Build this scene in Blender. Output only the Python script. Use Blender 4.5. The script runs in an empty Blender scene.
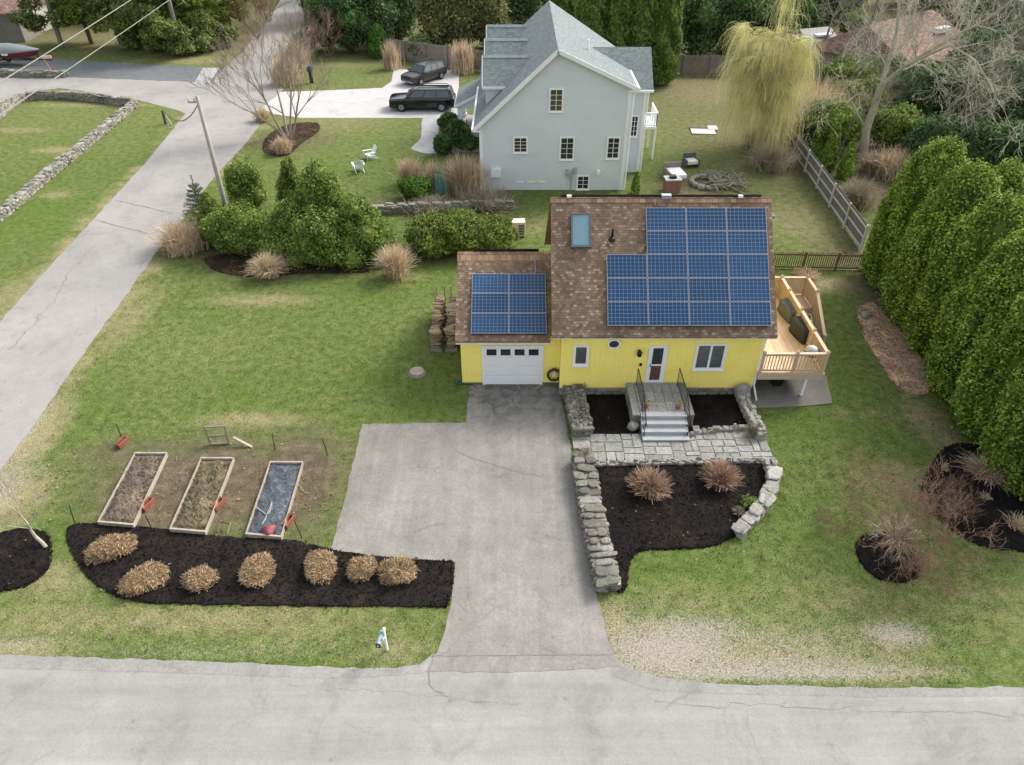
import bpy, bmesh, math, random
import numpy as np
from mathutils import Vector, Matrix
from mathutils.geometry import tessellate_polygon
random.seed(7)
rng = np.random.default_rng(7)
R = math.radians
scene = bpy.context.scene
C = scene.collection

# ------------------------------------------------------------------ camera
H, PITCH, F = 19.2, R(37.7), 710.0
FW = Vector((0, math.cos(PITCH), -math.sin(PITCH)))
DN = Vector((0, -math.sin(PITCH), -math.cos(PITCH)))

def ray(px, py):
    return FW + Vector((1, 0, 0)) * ((px - 512) / F) + DN * ((py - 382.5) / F)

def P(px, py, z=0.0):
    """survey point: where the sight line of the photograph meets the level z"""
    d = ray(px, py)
    t = (z - H) / d.z
    return Vector((d.x * t, d.y * t, z))

def Wp(px, py, Y):
    """survey point on the upright plane at distance Y: (x, z)"""
    d = ray(px, py)
    t = Y / d.y
    return d.x * t, H + d.z * t

cd = bpy.data.cameras.new("camera")
cd.sensor_width = 36
cd.lens = F / 1024 * 36
cd.clip_end = 3000
cam = bpy.data.objects.new("camera", cd)
cam.location = (0, 0, H)
cam.rotation_euler = (math.pi / 2 - PITCH, 0, 0)
C.objects.link(cam)
scene.camera = cam

# ------------------------------------------------------------------ materials
class NT:
    def __init__(s, name):
        s.m = bpy.data.materials.new(name)
        s.m.use_nodes = True
        s.t = s.m.node_tree
        s.b = s.t.nodes["Principled BSDF"]
        s.out = s.t.nodes["Material Output"]
        s.co = None
    def n(s, typ, **kw):
        nd = s.t.nodes.new(typ)
        for k, v in kw.items():
            setattr(nd, k, v)
        return nd
    def l(s, a, b):
        s.t.links.new(a, b)
    def coord(s, kind="Object"):
        if s.co is None:
            s.co = s.n("ShaderNodeTexCoord")
        return s.co.outputs[kind]
    def noise(s, scale, detail=4, rough=.55, kind="Object", stretch=None, dist=0):
        nd = s.n("ShaderNodeTexNoise")
        nd.inputs["Scale"].default_value = scale
        nd.inputs["Detail"].default_value = detail
        nd.inputs["Roughness"].default_value = rough
        nd.inputs["Distortion"].default_value = dist
        c = s.coord(kind)
        if stretch:
            mp = s.n("ShaderNodeMapping")
            mp.inputs["Scale"].default_value = stretch
            s.l(c, mp.inputs[0]); c = mp.outputs[0]
        s.l(c, nd.inputs["Vector"])
        return nd.outputs["Fac"]
    def ramp(s, fac, stops, const=False):
        nd = s.n("ShaderNodeValToRGB")
        cr = nd.color_ramp
        if const: cr.interpolation = 'CONSTANT'
        while len(cr.elements) < len(stops): cr.elements.new(.5)
        for e, (p, c) in zip(cr.elements, stops):
            e.position = p
            e.color = (c, c, c, 1) if isinstance(c, (int, float)) else (*c, 1)
        s.l(fac, nd.inputs[0])
        return nd.outputs[0]
    def mix(s, fac, a, b, blend='MIX'):
        nd = s.n("ShaderNodeMix", data_type='RGBA', blend_type=blend)
        for sock, v in ((nd.inputs[0], fac), (nd.inputs[6], a), (nd.inputs[7], b)):
            if isinstance(v, (int, float)): sock.default_value = v
            elif isinstance(v, tuple): sock.default_value = (*v, 1)
            else: s.l(v, sock)
        return nd.outputs[2]
    def math(s, op, a, b=None, c=None, clamp=False):
        nd = s.n("ShaderNodeMath", operation=op, use_clamp=clamp)
        for i, v in enumerate((a, b, c)):
            if v is None: continue
            if isinstance(v, (int, float)): nd.inputs[i].default_value = v
            else: s.l(v, nd.inputs[i])
        return nd.outputs[0]
    def bump(s, h, strength=.4, dist=.02):
        nd = s.n("ShaderNodeBump")
        nd.inputs["Strength"].default_value = strength
        nd.inputs["Distance"].default_value = dist
        s.l(h, nd.inputs["Height"])
        s.l(nd.outputs[0], s.b.inputs["Normal"])
    def col(s, c):
        if isinstance(c, tuple): s.b.inputs["Base Color"].default_value = (*c, 1)
        else: s.l(c, s.b.inputs["Base Color"])
    def rough(s, r, spec=.3, metal=0):
        s.b.inputs["Roughness"].default_value = r
        s.b.inputs["Specular IOR Level"].default_value = spec
        s.b.inputs["Metallic"].default_value = metal
    def attr(s, name):
        return s.n("ShaderNodeAttribute", attribute_name=name).outputs["Fac"]
    def island(s):
        return s.n("ShaderNodeNewGeometry").outputs["Random Per Island"]

def simple(name, c, rough=.7, var=.2, scale=4, spec=.3, metal=0, bump=0, bscale=40, fine=30):
    t = NT(name)
    d = tuple(x * (1 - var) for x in c); u = tuple(min(1, x * (1 + var)) for x in c)
    f = t.mix(.4, t.noise(scale), t.noise(fine, 3))
    t.col(t.ramp(f, [(.3, d), (.7, u)]))
    t.rough(rough, spec, metal)
    if bump: t.bump(t.noise(bscale, 5), bump, .01)
    return t.m

def leafmat(name, cols, trans=.25, lowvar=.35, lowscale=.7, k=1.0):
    t = NT(name)
    cols = [tuple(x * k for x in c) for c in cols]
    n = len(cols)
    c = t.ramp(t.island(), [(i / max(1, n - 1), cols[i]) for i in range(n)])
    lo = t.ramp(t.noise(lowscale, 2), [(.35, 1 - lowvar), (.65, 1 + lowvar * .6)])
    c = t.mix(1.0, c, lo, 'MULTIPLY')
    t.col(c); t.rough(.75, .15)
    tr = t.n("ShaderNodeBsdfTranslucent"); t.l(c, tr.inputs[0])
    mx = t.n("ShaderNodeMixShader"); mx.inputs[0].default_value = trans
    t.l(t.b.outputs[0], mx.inputs[1]); t.l(tr.outputs[0], mx.inputs[2]); t.l(mx.outputs[0], t.out.inputs[0])
    return t.m

def ground_mat():
    t = NT("lawn_ground")
    dry, soil, lush = t.attr("dry"), t.attr("soil"), t.attr("lush")
    n1, n2, n3 = t.noise(.35, 5, .6), t.noise(2.2, 5, .65), t.noise(17, 4, .7)
    nf = t.noise(45, 3, .7)
    g = t.ramp(n2, [(.32, (.056, .098, .017)), (.5, (.098, .145, .032)), (.66, (.165, .188, .066))])
    g2 = t.ramp(n3, [(.32, (.044, .084, .014)), (.5, (.098, .142, .033)), (.68, (.20, .205, .090))])
    g = t.mix(.6, g, g2)
    n4 = t.noise(6.5, 4, .7)
    g = t.mix(t.ramp(n4, [(.52, 0.0), (.64, .65)]), g, (.20, .17, .085))
    g = t.mix(1, g, t.ramp(t.noise(2.6, 5, .75), [(.34, .60), (.5, 1.0), (.64, 1.25)]), 'MULTIPLY')
    lu = t.ramp(n3, [(.3, (.036, .095, .009)), (.7, (.105, .185, .026))])
    lf = t.math('ADD', lush, t.math('MULTIPLY', t.math('SUBTRACT', n1, .5), 1.8), clamp=True)
    g = t.mix(lf, g, lu)
    st = t.ramp(t.mix(.5, n3, nf), [(.33, (.17, .125, .065)), (.5, (.32, .26, .15)), (.66, (.50, .43, .29))])
    df = t.math('ADD', dry, t.math('MULTIPLY', t.math('SUBTRACT', n2, .5), 1.3))
    df = t.math('ADD', df, t.math('MULTIPLY', t.math('SUBTRACT', n3, .5), 1.1), clamp=True)
    df = t.math('MULTIPLY', df, t.math('MULTIPLY', dry, 3.0, clamp=True), clamp=True)
    c = t.mix(df, g, st)
    so = t.ramp(t.mix(.5, n3, n2), [(.3, (.058, .043, .028)), (.5, (.128, .100, .066)), (.7, (.25, .205, .145))])
    sf = t.math('ADD', soil, t.math('MULTIPLY', t.math('SUBTRACT', t.mix(.5, n2, n3), .5), 1.4))
    sf = t.math('MULTIPLY', sf, t.math('MULTIPLY', soil, 3.0, clamp=True), clamp=True)
    c = t.mix(sf, c, so)
    bare = t.attr("bare")
    bc = t.ramp(t.mix(.5, n3, nf), [(.35, (.17, .145, .11)), (.5, (.32, .285, .24)), (.62, (.47, .435, .385))])
    bf = t.math('ADD', bare, t.math('MULTIPLY', t.math('SUBTRACT', t.mix(.5, n4, n3), .52), 4.2), clamp=True)
    bf = t.math('MULTIPLY', bf, t.math('MULTIPLY', bare, 2.5, clamp=True), clamp=True)
    c = t.mix(bf, c, bc)
    v = t.ramp(nf, [(.3, .72), (.7, 1.25)])
    c = t.mix(1.0, c, v, 'MULTIPLY')
    t.col(c); t.rough(.95, .05)
    t.bump(t.math('ADD', t.math('MULTIPLY', n3, .7), t.math('MULTIPLY', nf, .6)), .9, .05)
    return t.m

def asphalt(name, c, var=.18, crack=.5, streak=None, seed=0, patch=.12):
    t = NT(name)
    big = t.noise(.22, 4, .6, dist=.4); mid = t.noise(1.6, 5, .7); fine = t.noise(11, 6, .85)
    base = t.ramp(big, [(.3, tuple(x * (1 - patch) for x in c)), (.7, tuple(x * (1 + patch) for x in c))])
    base = t.mix(1, base, t.ramp(mid, [(.3, 1 - var * .5), (.7, 1 + var * .5)]), 'MULTIPLY')
    base = t.mix(1, base, t.ramp(fine, [(.25, 1 - var * 1.5), (.75, 1 + var * 1.1)]), 'MULTIPLY')
    sp = t.noise(24, 2, .6)
    base = t.mix(1, base, t.ramp(sp, [(.30, .80), (.42, 1.0), (.62, 1.0), (.74, 1.16)]), 'MULTIPLY')
    pt = t.noise(.75, 6, .72, dist=1.0)
    base = t.mix(1, base, t.ramp(pt, [(.36, .86), (.47, 1.0), (.58, 1.0), (.66, 1.07)]), 'MULTIPLY')
    if crack:
        vo = t.n("ShaderNodeTexVoronoi"); vo.inputs["Scale"].default_value = .9; t.l(t.coord(), vo.inputs["Vector"])
        spot = t.math('LESS_THAN', vo.outputs["Distance"], .055)
        base = t.mix(t.math('MULTIPLY', spot, .35), base, (.10, .095, .09))
    if streak:
        s = t.noise(1.0, 4, .7, stretch=streak)
        base = t.mix(1, base, t.ramp(s, [(.3, .86), (.7, 1.1)]), 'MULTIPLY')
    if crack:
        # hairline cracks: edges of a distorted cell pattern, broken up by noise
        w = t.n("ShaderNodeTexVoronoi", feature='DISTANCE_TO_EDGE'); w.inputs["Scale"].default_value = .23
        nz = t.n("ShaderNodeTexNoise"); nz.inputs["Scale"].default_value = .5; nz.inputs["Detail"].default_value = 6
        t.l(t.coord(), nz.inputs["Vector"])
        vm = t.n("ShaderNodeVectorMath", operation='MULTIPLY_ADD')
        vm.inputs[1].default_value = (1.1, 1.1, 0)
        t.l(nz.outputs["Color"], vm.inputs[0]); t.l(t.coord(), vm.inputs[2])
        t.l(vm.outputs[0], w.inputs["Vector"])
        k = t.math('LESS_THAN', w.outputs["Distance"], .0045)
        k = t.math('MULTIPLY', k, t.ramp(t.noise(.5, 2), [(.52, 0.0), (.6, 1.0)]))
        base = t.mix(t.math('MULTIPLY', k, crack), base, (.07, .065, .06))
    t.col(base); t.rough(.92, .15)
    t.bump(fine, .25, .01)
    return t.m

def shingle(name, stops, w=.30, h=.14, mortar=(.05, .035, .025), stain=.3):
    t = NT(name)
    b = t.n("ShaderNodeTexBrick", offset=.5)
    b.inputs["Color1"].default_value = (0, 0, 0, 1); b.inputs["Color2"].default_value = (1, 1, 1, 1)
    b.inputs["Mortar"].default_value = (.45, .45, .45, 1)
    b.inputs["Scale"].default_value = 1
    b.inputs["Mortar Size"].default_value = .008
    b.inputs["Brick Width"].default_value = w; b.inputs["Row Height"].default_value = h
    t.l(t.coord("UV"), b.inputs["Vector"])
    c = t.ramp(b.outputs["Color"], stops)
    c = t.mix(b.outputs["Fac"], c, mortar)
    c = t.mix(1, c, t.ramp(t.noise(.7, 5, .65, "UV"), [(.3, 1 - stain), (.7, 1 + stain * .5)]), 'MULTIPLY')
    c = t.mix(1, c, t.ramp(t.noise(30, 3, .7, "UV"), [(.3, .8), (.7, 1.2)]), 'MULTIPLY')
    t.col(c); t.rough(.9, .15)
    # each course thickens towards its lower edge
    sep = t.n("ShaderNodeSeparateXYZ"); t.l(t.coord("UV"), sep.inputs[0])
    saw = t.math('FRACT', t.math('DIVIDE', sep.outputs[1], h))
    t.bump(t.math('ADD', t.math('MULTIPLY', t.math('SUBTRACT', 1.0, saw), .8), t.math('MULTIPLY', b.outputs["Color"], .5)), .6, .02)
    return t.m

def panel_mat():
    t = NT("solar_cells")
    sep = t.n("ShaderNodeSeparateXYZ"); t.l(t.coord("UV"), sep.inputs[0])
    def grid(o, n, wd):
        f = t.math('FRACT', t.math('MULTIPLY', o, n))
        return t.math('LESS_THAN', t.math('MINIMUM', f, t.math('SUBTRACT', 1.0, f)), wd)
    g = t.math('MAXIMUM', grid(sep.outputs[0], 10, .06), grid(sep.outputs[1], 6, .06))
    cell = t.ramp(t.noise(3, 3, .6, "Object"), [(.3, (.011, .038, .095)), (.7, (.018, .056, .132))])
    oi = t.n("ShaderNodeObjectInfo"); cell = t.mix(1, cell, t.ramp(oi.outputs["Random"], [(0, .80), (1, 1.15)]), 'MULTIPLY')
    c = t.mix(g, cell, (.11, .20, .32))
    t.col(c); t.rough(.3, .3)
    t.b.inputs["Coat Weight"].default_value = .08
    t.b.inputs["Coat Roughness"].default_value = .08
    return t.m

def stone_mat(name, cols, lichen=(.30, .33, .22)):
    t = NT(name)
    c = t.ramp(t.island(), [(i / (len(cols) - 1), cols[i]) for i in range(len(cols))])
    c = t.mix(1, c, t.ramp(t.noise(9, 5, .7), [(.3, .6), (.7, 1.35)]), 'MULTIPLY')
    c = t.mix(t.ramp(t.noise(2.2, 4, .6), [(.55, 0.0), (.7, .5)]), c, lichen)
    t.col(c); t.rough(.92, .15); t.bump(t.noise(22, 5, .7), .6, .03)
    return t.m

def mulch_mat(name, c):
    t = NT(name)
    f = t.mix(.5, t.noise(4, 4, .6), t.noise(40, 4, .8))
    a = t.ramp(f, [(.3, tuple(x * .55 for x in c)), (.6, c), (.75, tuple(min(1, x * 2.1) for x in c))])
    a = t.mix(t.ramp(t.noise(.9, 4, .6), [(.5, 0.0), (.72, .45)]), a, tuple(x * y for x, y in zip(c, (2.6, 2.3, 2.0))))
    a = t.mix(1, a, t.ramp(t.island(), [(0, .5), (1, 2.0)]), 'MULTIPLY')
    t.col(a); t.rough(.95, .1); t.bump(t.noise(35, 5, .8), 1.0, .05)
    return t.m

M = {}
M['ground'] = ground_mat()
M['road'] = asphalt("road_asphalt", (.272, .264, .242), .10, .2, (.06, 1.1, 1))
M['side_road'] = asphalt("side_road_asphalt", (.280, .268, .249), .10, .2, None)
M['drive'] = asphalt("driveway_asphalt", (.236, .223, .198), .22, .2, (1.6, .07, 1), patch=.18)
M['dark_asphalt'] = asphalt("dark_asphalt", (.135, .145, .15), .2, .3)
M['kerb_asphalt'] = asphalt("kerb_strip_asphalt", (.252, .245, .226), .2, 0)
M['concrete'] = asphalt("pale_concrete", (.43, .42, .41), .06, 0, patch=.05)
M['pathconc'] = asphalt("path_concrete", (.33, .33, .325), .08, 0, patch=.05)
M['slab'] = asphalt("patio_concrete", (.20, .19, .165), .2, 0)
M['mulch'] = mulch_mat("black_mulch", (.0135, .011, .010))
M['darkbark'] = mulch_mat('dark_brown_bark', (.055, .038, .026))
M['bark'] = mulch_mat("brown_bark", (.27, .19, .13))
M['yellow'] = simple("yellow_paint", (.97, .80, .20), .55, .06, 1.5, .3, fine=8)
M['white'] = simple("white_paint", (.78, .78, .78), .5, .04, 2)
M['cream'] = simple("cream_trim", (.66, .62, .50), .6, .08, 2)
M['shingle'] = shingle("brown_shingles", [(0, (.150, .100, .066)), (.4, (.188, .128, .086)), (.72, (.220, .154, .106)), (.88, (.265, .195, .14)), (1, (.37, .29, .215))], .15, .115, (.130, .09, .062))
M['ridge'] = shingle("ridge_shingles", [(0, (.22, .135, .085)), (.5, (.30, .19, .12)), (1, (.40, .28, .19))], .25, .3)
M['grey_shingle'] = shingle("grey_shingles", [(0, (.150, .180, .180)), (.5, (.180, .213, .211)), (1, (.22, .252, .248))], .22, .14, (.14, .165, .163), .10)
M['dcap'] = shingle('pale_grey_ridge', [(0, (.24, .28, .275)), (1, (.31, .345, .34))], .25, .3, (.2, .23, .23), .1)
M['brown_roof'] = shingle("faded_brown_shingles", [(0, (.20, .12, .095)), (.5, (.28, .18, .145)), (1, (.36, .25, .20))], .3, .16, (.15, .1, .08), .2)
M['cells'] = panel_mat()
M['alu'] = simple("aluminium_frame", (  .32, .33, .37), .45, .05, 3, .4, .3)
M['black'] = simple("black_metal", (.012, .012, .013), .5, .2, 6)
M['glass'] = simple("window_glass", (.028, .032, .037), .14, .5, 1.5, .35)
M['glass2'] = simple("pale_window_glass", (.085, .095, .10), .08, .35, 1.2, .6)
M['screen'] = simple("door_screen", (.10, .055, .04), .5, .3, 2)
M['skylight'] = simple("skylight_glass", (.16, .27, .31), .08, .15, 1, .6)
def siding():
    t = NT("grey_siding")
    c = t.ramp(t.noise(.6, 4), [(.3, (.57, .60, .63)), (.7, (.62, .65, .68))])
    t.col(c); t.rough(.6, .25)
    sep = t.n("ShaderNodeSeparateXYZ"); t.l(t.coord("Object"), sep.inputs[0])
    t.bump(t.math('SUBTRACT', 1.0, t.math('FRACT', t.math('DIVIDE', sep.outputs[2], .14))), .5, .02)
    return t.m
M['siding'] = siding()
M['stone'] = stone_mat("fieldstone", [(.10, .095, .078), (.17, .16, .135), (.135, .138, .105), (.24, .225, .195), (.15, .13, .105), (.30, .285, .255)], (.20, .215, .145))
M['cutstone'] = stone_mat("pale_stone", [(.22, .21, .18), (.28, .27, .24), (.35, .34, .31), (.25, .23, .19), (.31, .31, .29)], (.25, .26, .20))
M['farstone'] = stone_mat("weathered_stone", [(.14, .13, .11), (.25, .235, .20), (.19, .18, .145), (.34, .32, .28), (.09, .085, .07)], (.23, .24, .18))
M['mortar'] = simple("stone_core", (.13, .125, .105), .95, .3, 6, bump=.6)
M['flag'] = stone_mat("flagstone", [(.215, .215, .195), (.27, .27, .25), (.31, .305, .275), (.25, .235, .20), (.34, .34, .32)], (.24, .245, .20))
M['step'] = simple("granite_step", (.40, .41, .41), .8, .15, 5, bump=.3)
M['deckwood'] = simple("new_deck_wood", (.51, .385, .27), .7, .12, 2.5, fine=14)
M['deckfloor'] = None
def deckfloor():
    t = NT("deck_boards")
    sep = t.n("ShaderNodeSeparateXYZ"); t.l(t.coord("Object"), sep.inputs[0])
    v = t.math('DIVIDE', sep.outputs[0], .145)
    wn = t.n("ShaderNodeTexWhiteNoise", noise_dimensions='1D'); t.l(t.math('FLOOR', v), wn.inputs["W"])
    c = t.ramp(wn.outputs["Value"], [(0, (.43, .30, .20)), (1, (.56, .41, .29))])
    c = t.mix(1, c, t.ramp(t.noise(3, 5, .7, stretch=(4, .6, 1)), [(.3, .82), (.7, 1.15)]), 'MULTIPLY')
    t.col(c); t.rough(.75, .2)
    fr = t.math('FRACT', v)
    t.bump(t.math('GREATER_THAN', t.math('MINIMUM', fr, t.math('SUBTRACT', 1.0, fr)), .05), .8, .01)
    return t.m
M['deckfloor'] = deckfloor()
M['oldwood'] = simple("weathered_wood", (.21, .185, .15), .9, .25, 3, fine=20)
M['greywood'] = simple("grey_fence_wood", (.150, .142, .122), .9, .22, 2, fine=18)
M['bedwood'] = simple("raised_bed_boards", (.33, .285, .23), .8, .3, 3, fine=18)
M['darkwood'] = simple("brown_picket_wood", (.16, .115, .07), .9, .25, 3)
M['redwood'] = simple("red_stained_wood", (.23, .082, .048), .8, .3, 5)
M['bedsoil'] = mulch_mat("bed_soil", (.122, .097, .074))
M['bedsoil2'] = mulch_mat("weedy_bed_soil", (.115, .10, .062))
def tarp():
    t = NT("blue_grey_tarp")
    f = t.noise(3.2, 6, .7, dist=1.2)
    t.col(t.ramp(f, [(.3, (.016, .021, .029)), (.5, (.046, .057, .072)), (.6, (.085, .10, .12)), (.72, (.26, .285, .31))]))
    t.rough(.35, .5); t.bump(f, 1.0, .12)
    return t.m
M['tarp'] = tarp()
M['pink'] = simple("pink_plastic", (.22, .05, .065), .5, .25, 5)
M['greenstake'] = simple("dark_green_steel", (.018, .045, .030), .6, .2, 5)
M['cover'] = simple("charcoal_cover_fabric", (.030, .031, .033), .75, .3, 3, bump=.5, bscale=6)
M['cover2'] = simple("slate_cover_fabric", (.085, .088, .092), .7, .3, 3, bump=.5, bscale=6)
M['bark1'] = simple("grey_bark", (.22, .205, .15), .95, .3, 5, bump=.6, bscale=14)
M['bark2'] = simple("pale_bark", (.34, .315, .235), .95, .25, 5, bump=.4)
M['bark3'] = simple("brown_bark_wood", (.10, .07, .045), .95, .3, 5, bump=.6)
M['twig'] = simple("reddish_twig", (.20, .125, .085), .95, .25, 3)
M['stem'] = simple('grey_brown_stem', (.30, .245, .19), .95, .25, 4)
M['twig2'] = simple('tan_branch', (.40, .34, .26), .95, .25, 3)
M['palebranch'] = simple('pale_branch', (.46, .43, .33), .95, .2, 5)
M['pole'] = simple("weathered_pole_wood", (.33, .30, .265), .9, .18, 3, fine=20)
M['wire'] = simple("cable", (.20, .20, .17), .6, .1, 3)
M['wire_dark'] = simple("dark_cable", (.05, .05, .05), .6, .1, 3)
M['carglass'] = simple('car_window_glass', (.055, .068, .072), .08, .2, 1.5, .7)
M['carblack'] = simple("black_car_paint", (.006, .006, .007), .12, .1, 2, .6)
M['cargrey'] = simple("dark_grey_car_paint", (.030, .032, .034), .25, .1, 2, .5, .1)
M['tyre'] = simple("rubber", (.012, .012, .012), .85, .2, 10)
M['rim'] = simple("alloy_rim", (.22, .22, .225), .35, .1, 10, .5, .6)
M['lamp'] = simple("lamp_lens", (.55, .56, .57), .1, .05, 5, .6)
M['redlamp'] = simple("red_lens", (.25, .01, .01), .2, .05, 5, .6)
M['teal'] = simple("teal_paint", (.19, .29, .29), .5, .12, 6)
M['maroon'] = simple("maroon_gelcoat", (.13, .008, .018), .3, .1, 3, .5)
M['bluebin'] = simple("navy_plastic", (.025, .035, .075), .5, .2, 6)
M['firewood'] = stone_mat('split_firewood', [(.13, .085, .055), (.28, .19, .12), (.19, .13, .085), (.42, .32, .22), (.23, .17, .12)], (.30, .23, .16))
M['greenplastic'] = simple("green_plastic", (.012, .11, .05), .5, .15, 5)
M['verdigris'] = simple("green_lattice_paint", (.10, .25, .20), .7, .2, 4)
M['terracotta'] = simple("terracotta", (.28, .11, .06), .85, .2, 5)
M['greyshed'] = simple("grey_barn_boards", (.20, .19, .165), .9, .25, 1.5, fine=12)
M['brick'] = simple("red_brick", (.22, .12, .085), .9, .3, 4, fine=16)

L = {}
L['arb'] = leafmat("arborvitae_leaf", [(.021, .043, .008), (.060, .104, .014), (.108, .150, .024), (.190, .218, .045)], .22, .28, .9, k=2.2)
L['arbfar'] = leafmat("far_arborvitae_leaf", [(.024, .046, .010), (.052, .082, .016), (.105, .130, .030)], .3, .3, k=2.1)
L['holly'] = leafmat("broadleaf_evergreen", [(.024, .046, .010), (.056, .088, .016), (.092, .120, .026), (.135, .150, .040)], .3, .3, .6, k=2.4)
L['rhodo'] = leafmat("rhododendron_leaf", [(.024, .052, .010), (.060, .098, .018), (.115, .145, .030), (.165, .165, .045)], .3, .3, .9, k=1.8)
L['box'] = leafmat("boxwood_leaf", [(.014, .034, .010), (.032, .062, .016), (.055, .088, .022)], .25, .25, k=2.3)
L['bright'] = leafmat("bright_green_leaf", [(.040, .110, .014), (.085, .170, .022), (.13, .22, .040)], .25, .3)
L['pine'] = leafmat("pine_needles", [(.022, .040, .012), (.050, .078, .020), (.105, .122, .034), (.15, .15, .06)], .3, .4, .35, k=2.0)
L['dark'] = leafmat("dark_conifer_needles", [(.013, .030, .012), (.030, .055, .019), (.060, .088, .030)], .3, .35, .35, k=3.0)
L['spruce'] = leafmat("blue_spruce_needles", [(.08, .11, .07), (.16, .19, .125), (.30, .31, .23)], .3, .2)
L['bamboo'] = leafmat("pale_green_leaf", [(.060, .080, .025), (.13, .145, .050), (.24, .235, .10)], .25, .4, .5, k=1.35)
L['willow'] = leafmat("willow_twigs", [(.25, .235, .085), (.38, .36, .155), (.48, .455, .235)], .3, .3, .8, k=1.6)
L['straw'] = leafmat("dry_grass_blades", [(.27, .195, .120), (.42, .325, .215), (.60, .49, .36)], .25, .2, k=1.4)
L['tan'] = leafmat("tan_clipped_stems", [(.21, .135, .07), (.38, .265, .155), (.54, .42, .275)], .15, .2, k=1.12)
L['brush'] = leafmat("brown_brush", [(.15, .125, .080), (.265, .228, .150), (.39, .345, .245)], .15, .3, k=1.3)
L['rust'] = leafmat("rust_stems", [(.26, .16, .11), (.42, .28, .19), (.56, .42, .31)], .15, .2)
def grass_blade():
    t = NT("grass_blades")
    g = t.ramp(t.island(), [(0, (.075, .128, .023)), (.5, (.120, .172, .040)), (.85, (.185, .215, .070)), (1, (.36, .31, .17))])
    st = t.ramp(t.island(), [(0, (.24, .18, .095)), (1, (.50, .42, .27))])
    f = t.math('ADD', t.attr("dry"), t.math('MULTIPLY', t.math('SUBTRACT', t.mix(.5, t.noise(1.2, 5, .7), t.noise(4.5, 4, .7)), .53), 2.6), clamp=True)
    g = t.mix(t.attr('lush'), g, t.ramp(t.island(), [(0, (.040, .105, .010)), (1, (.115, .20, .028))]))
    c = t.mix(t.math('MULTIPLY', f, .8), g, st)
    c = t.mix(1, c, t.ramp(t.noise(2.6, 5, .75), [(.34, .55), (.5, 1.0), (.64, 1.25)]), 'MULTIPLY')
    t.col(c); t.rough(.8, .15)
    return t.m
L['grass'] = grass_blade()

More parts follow.
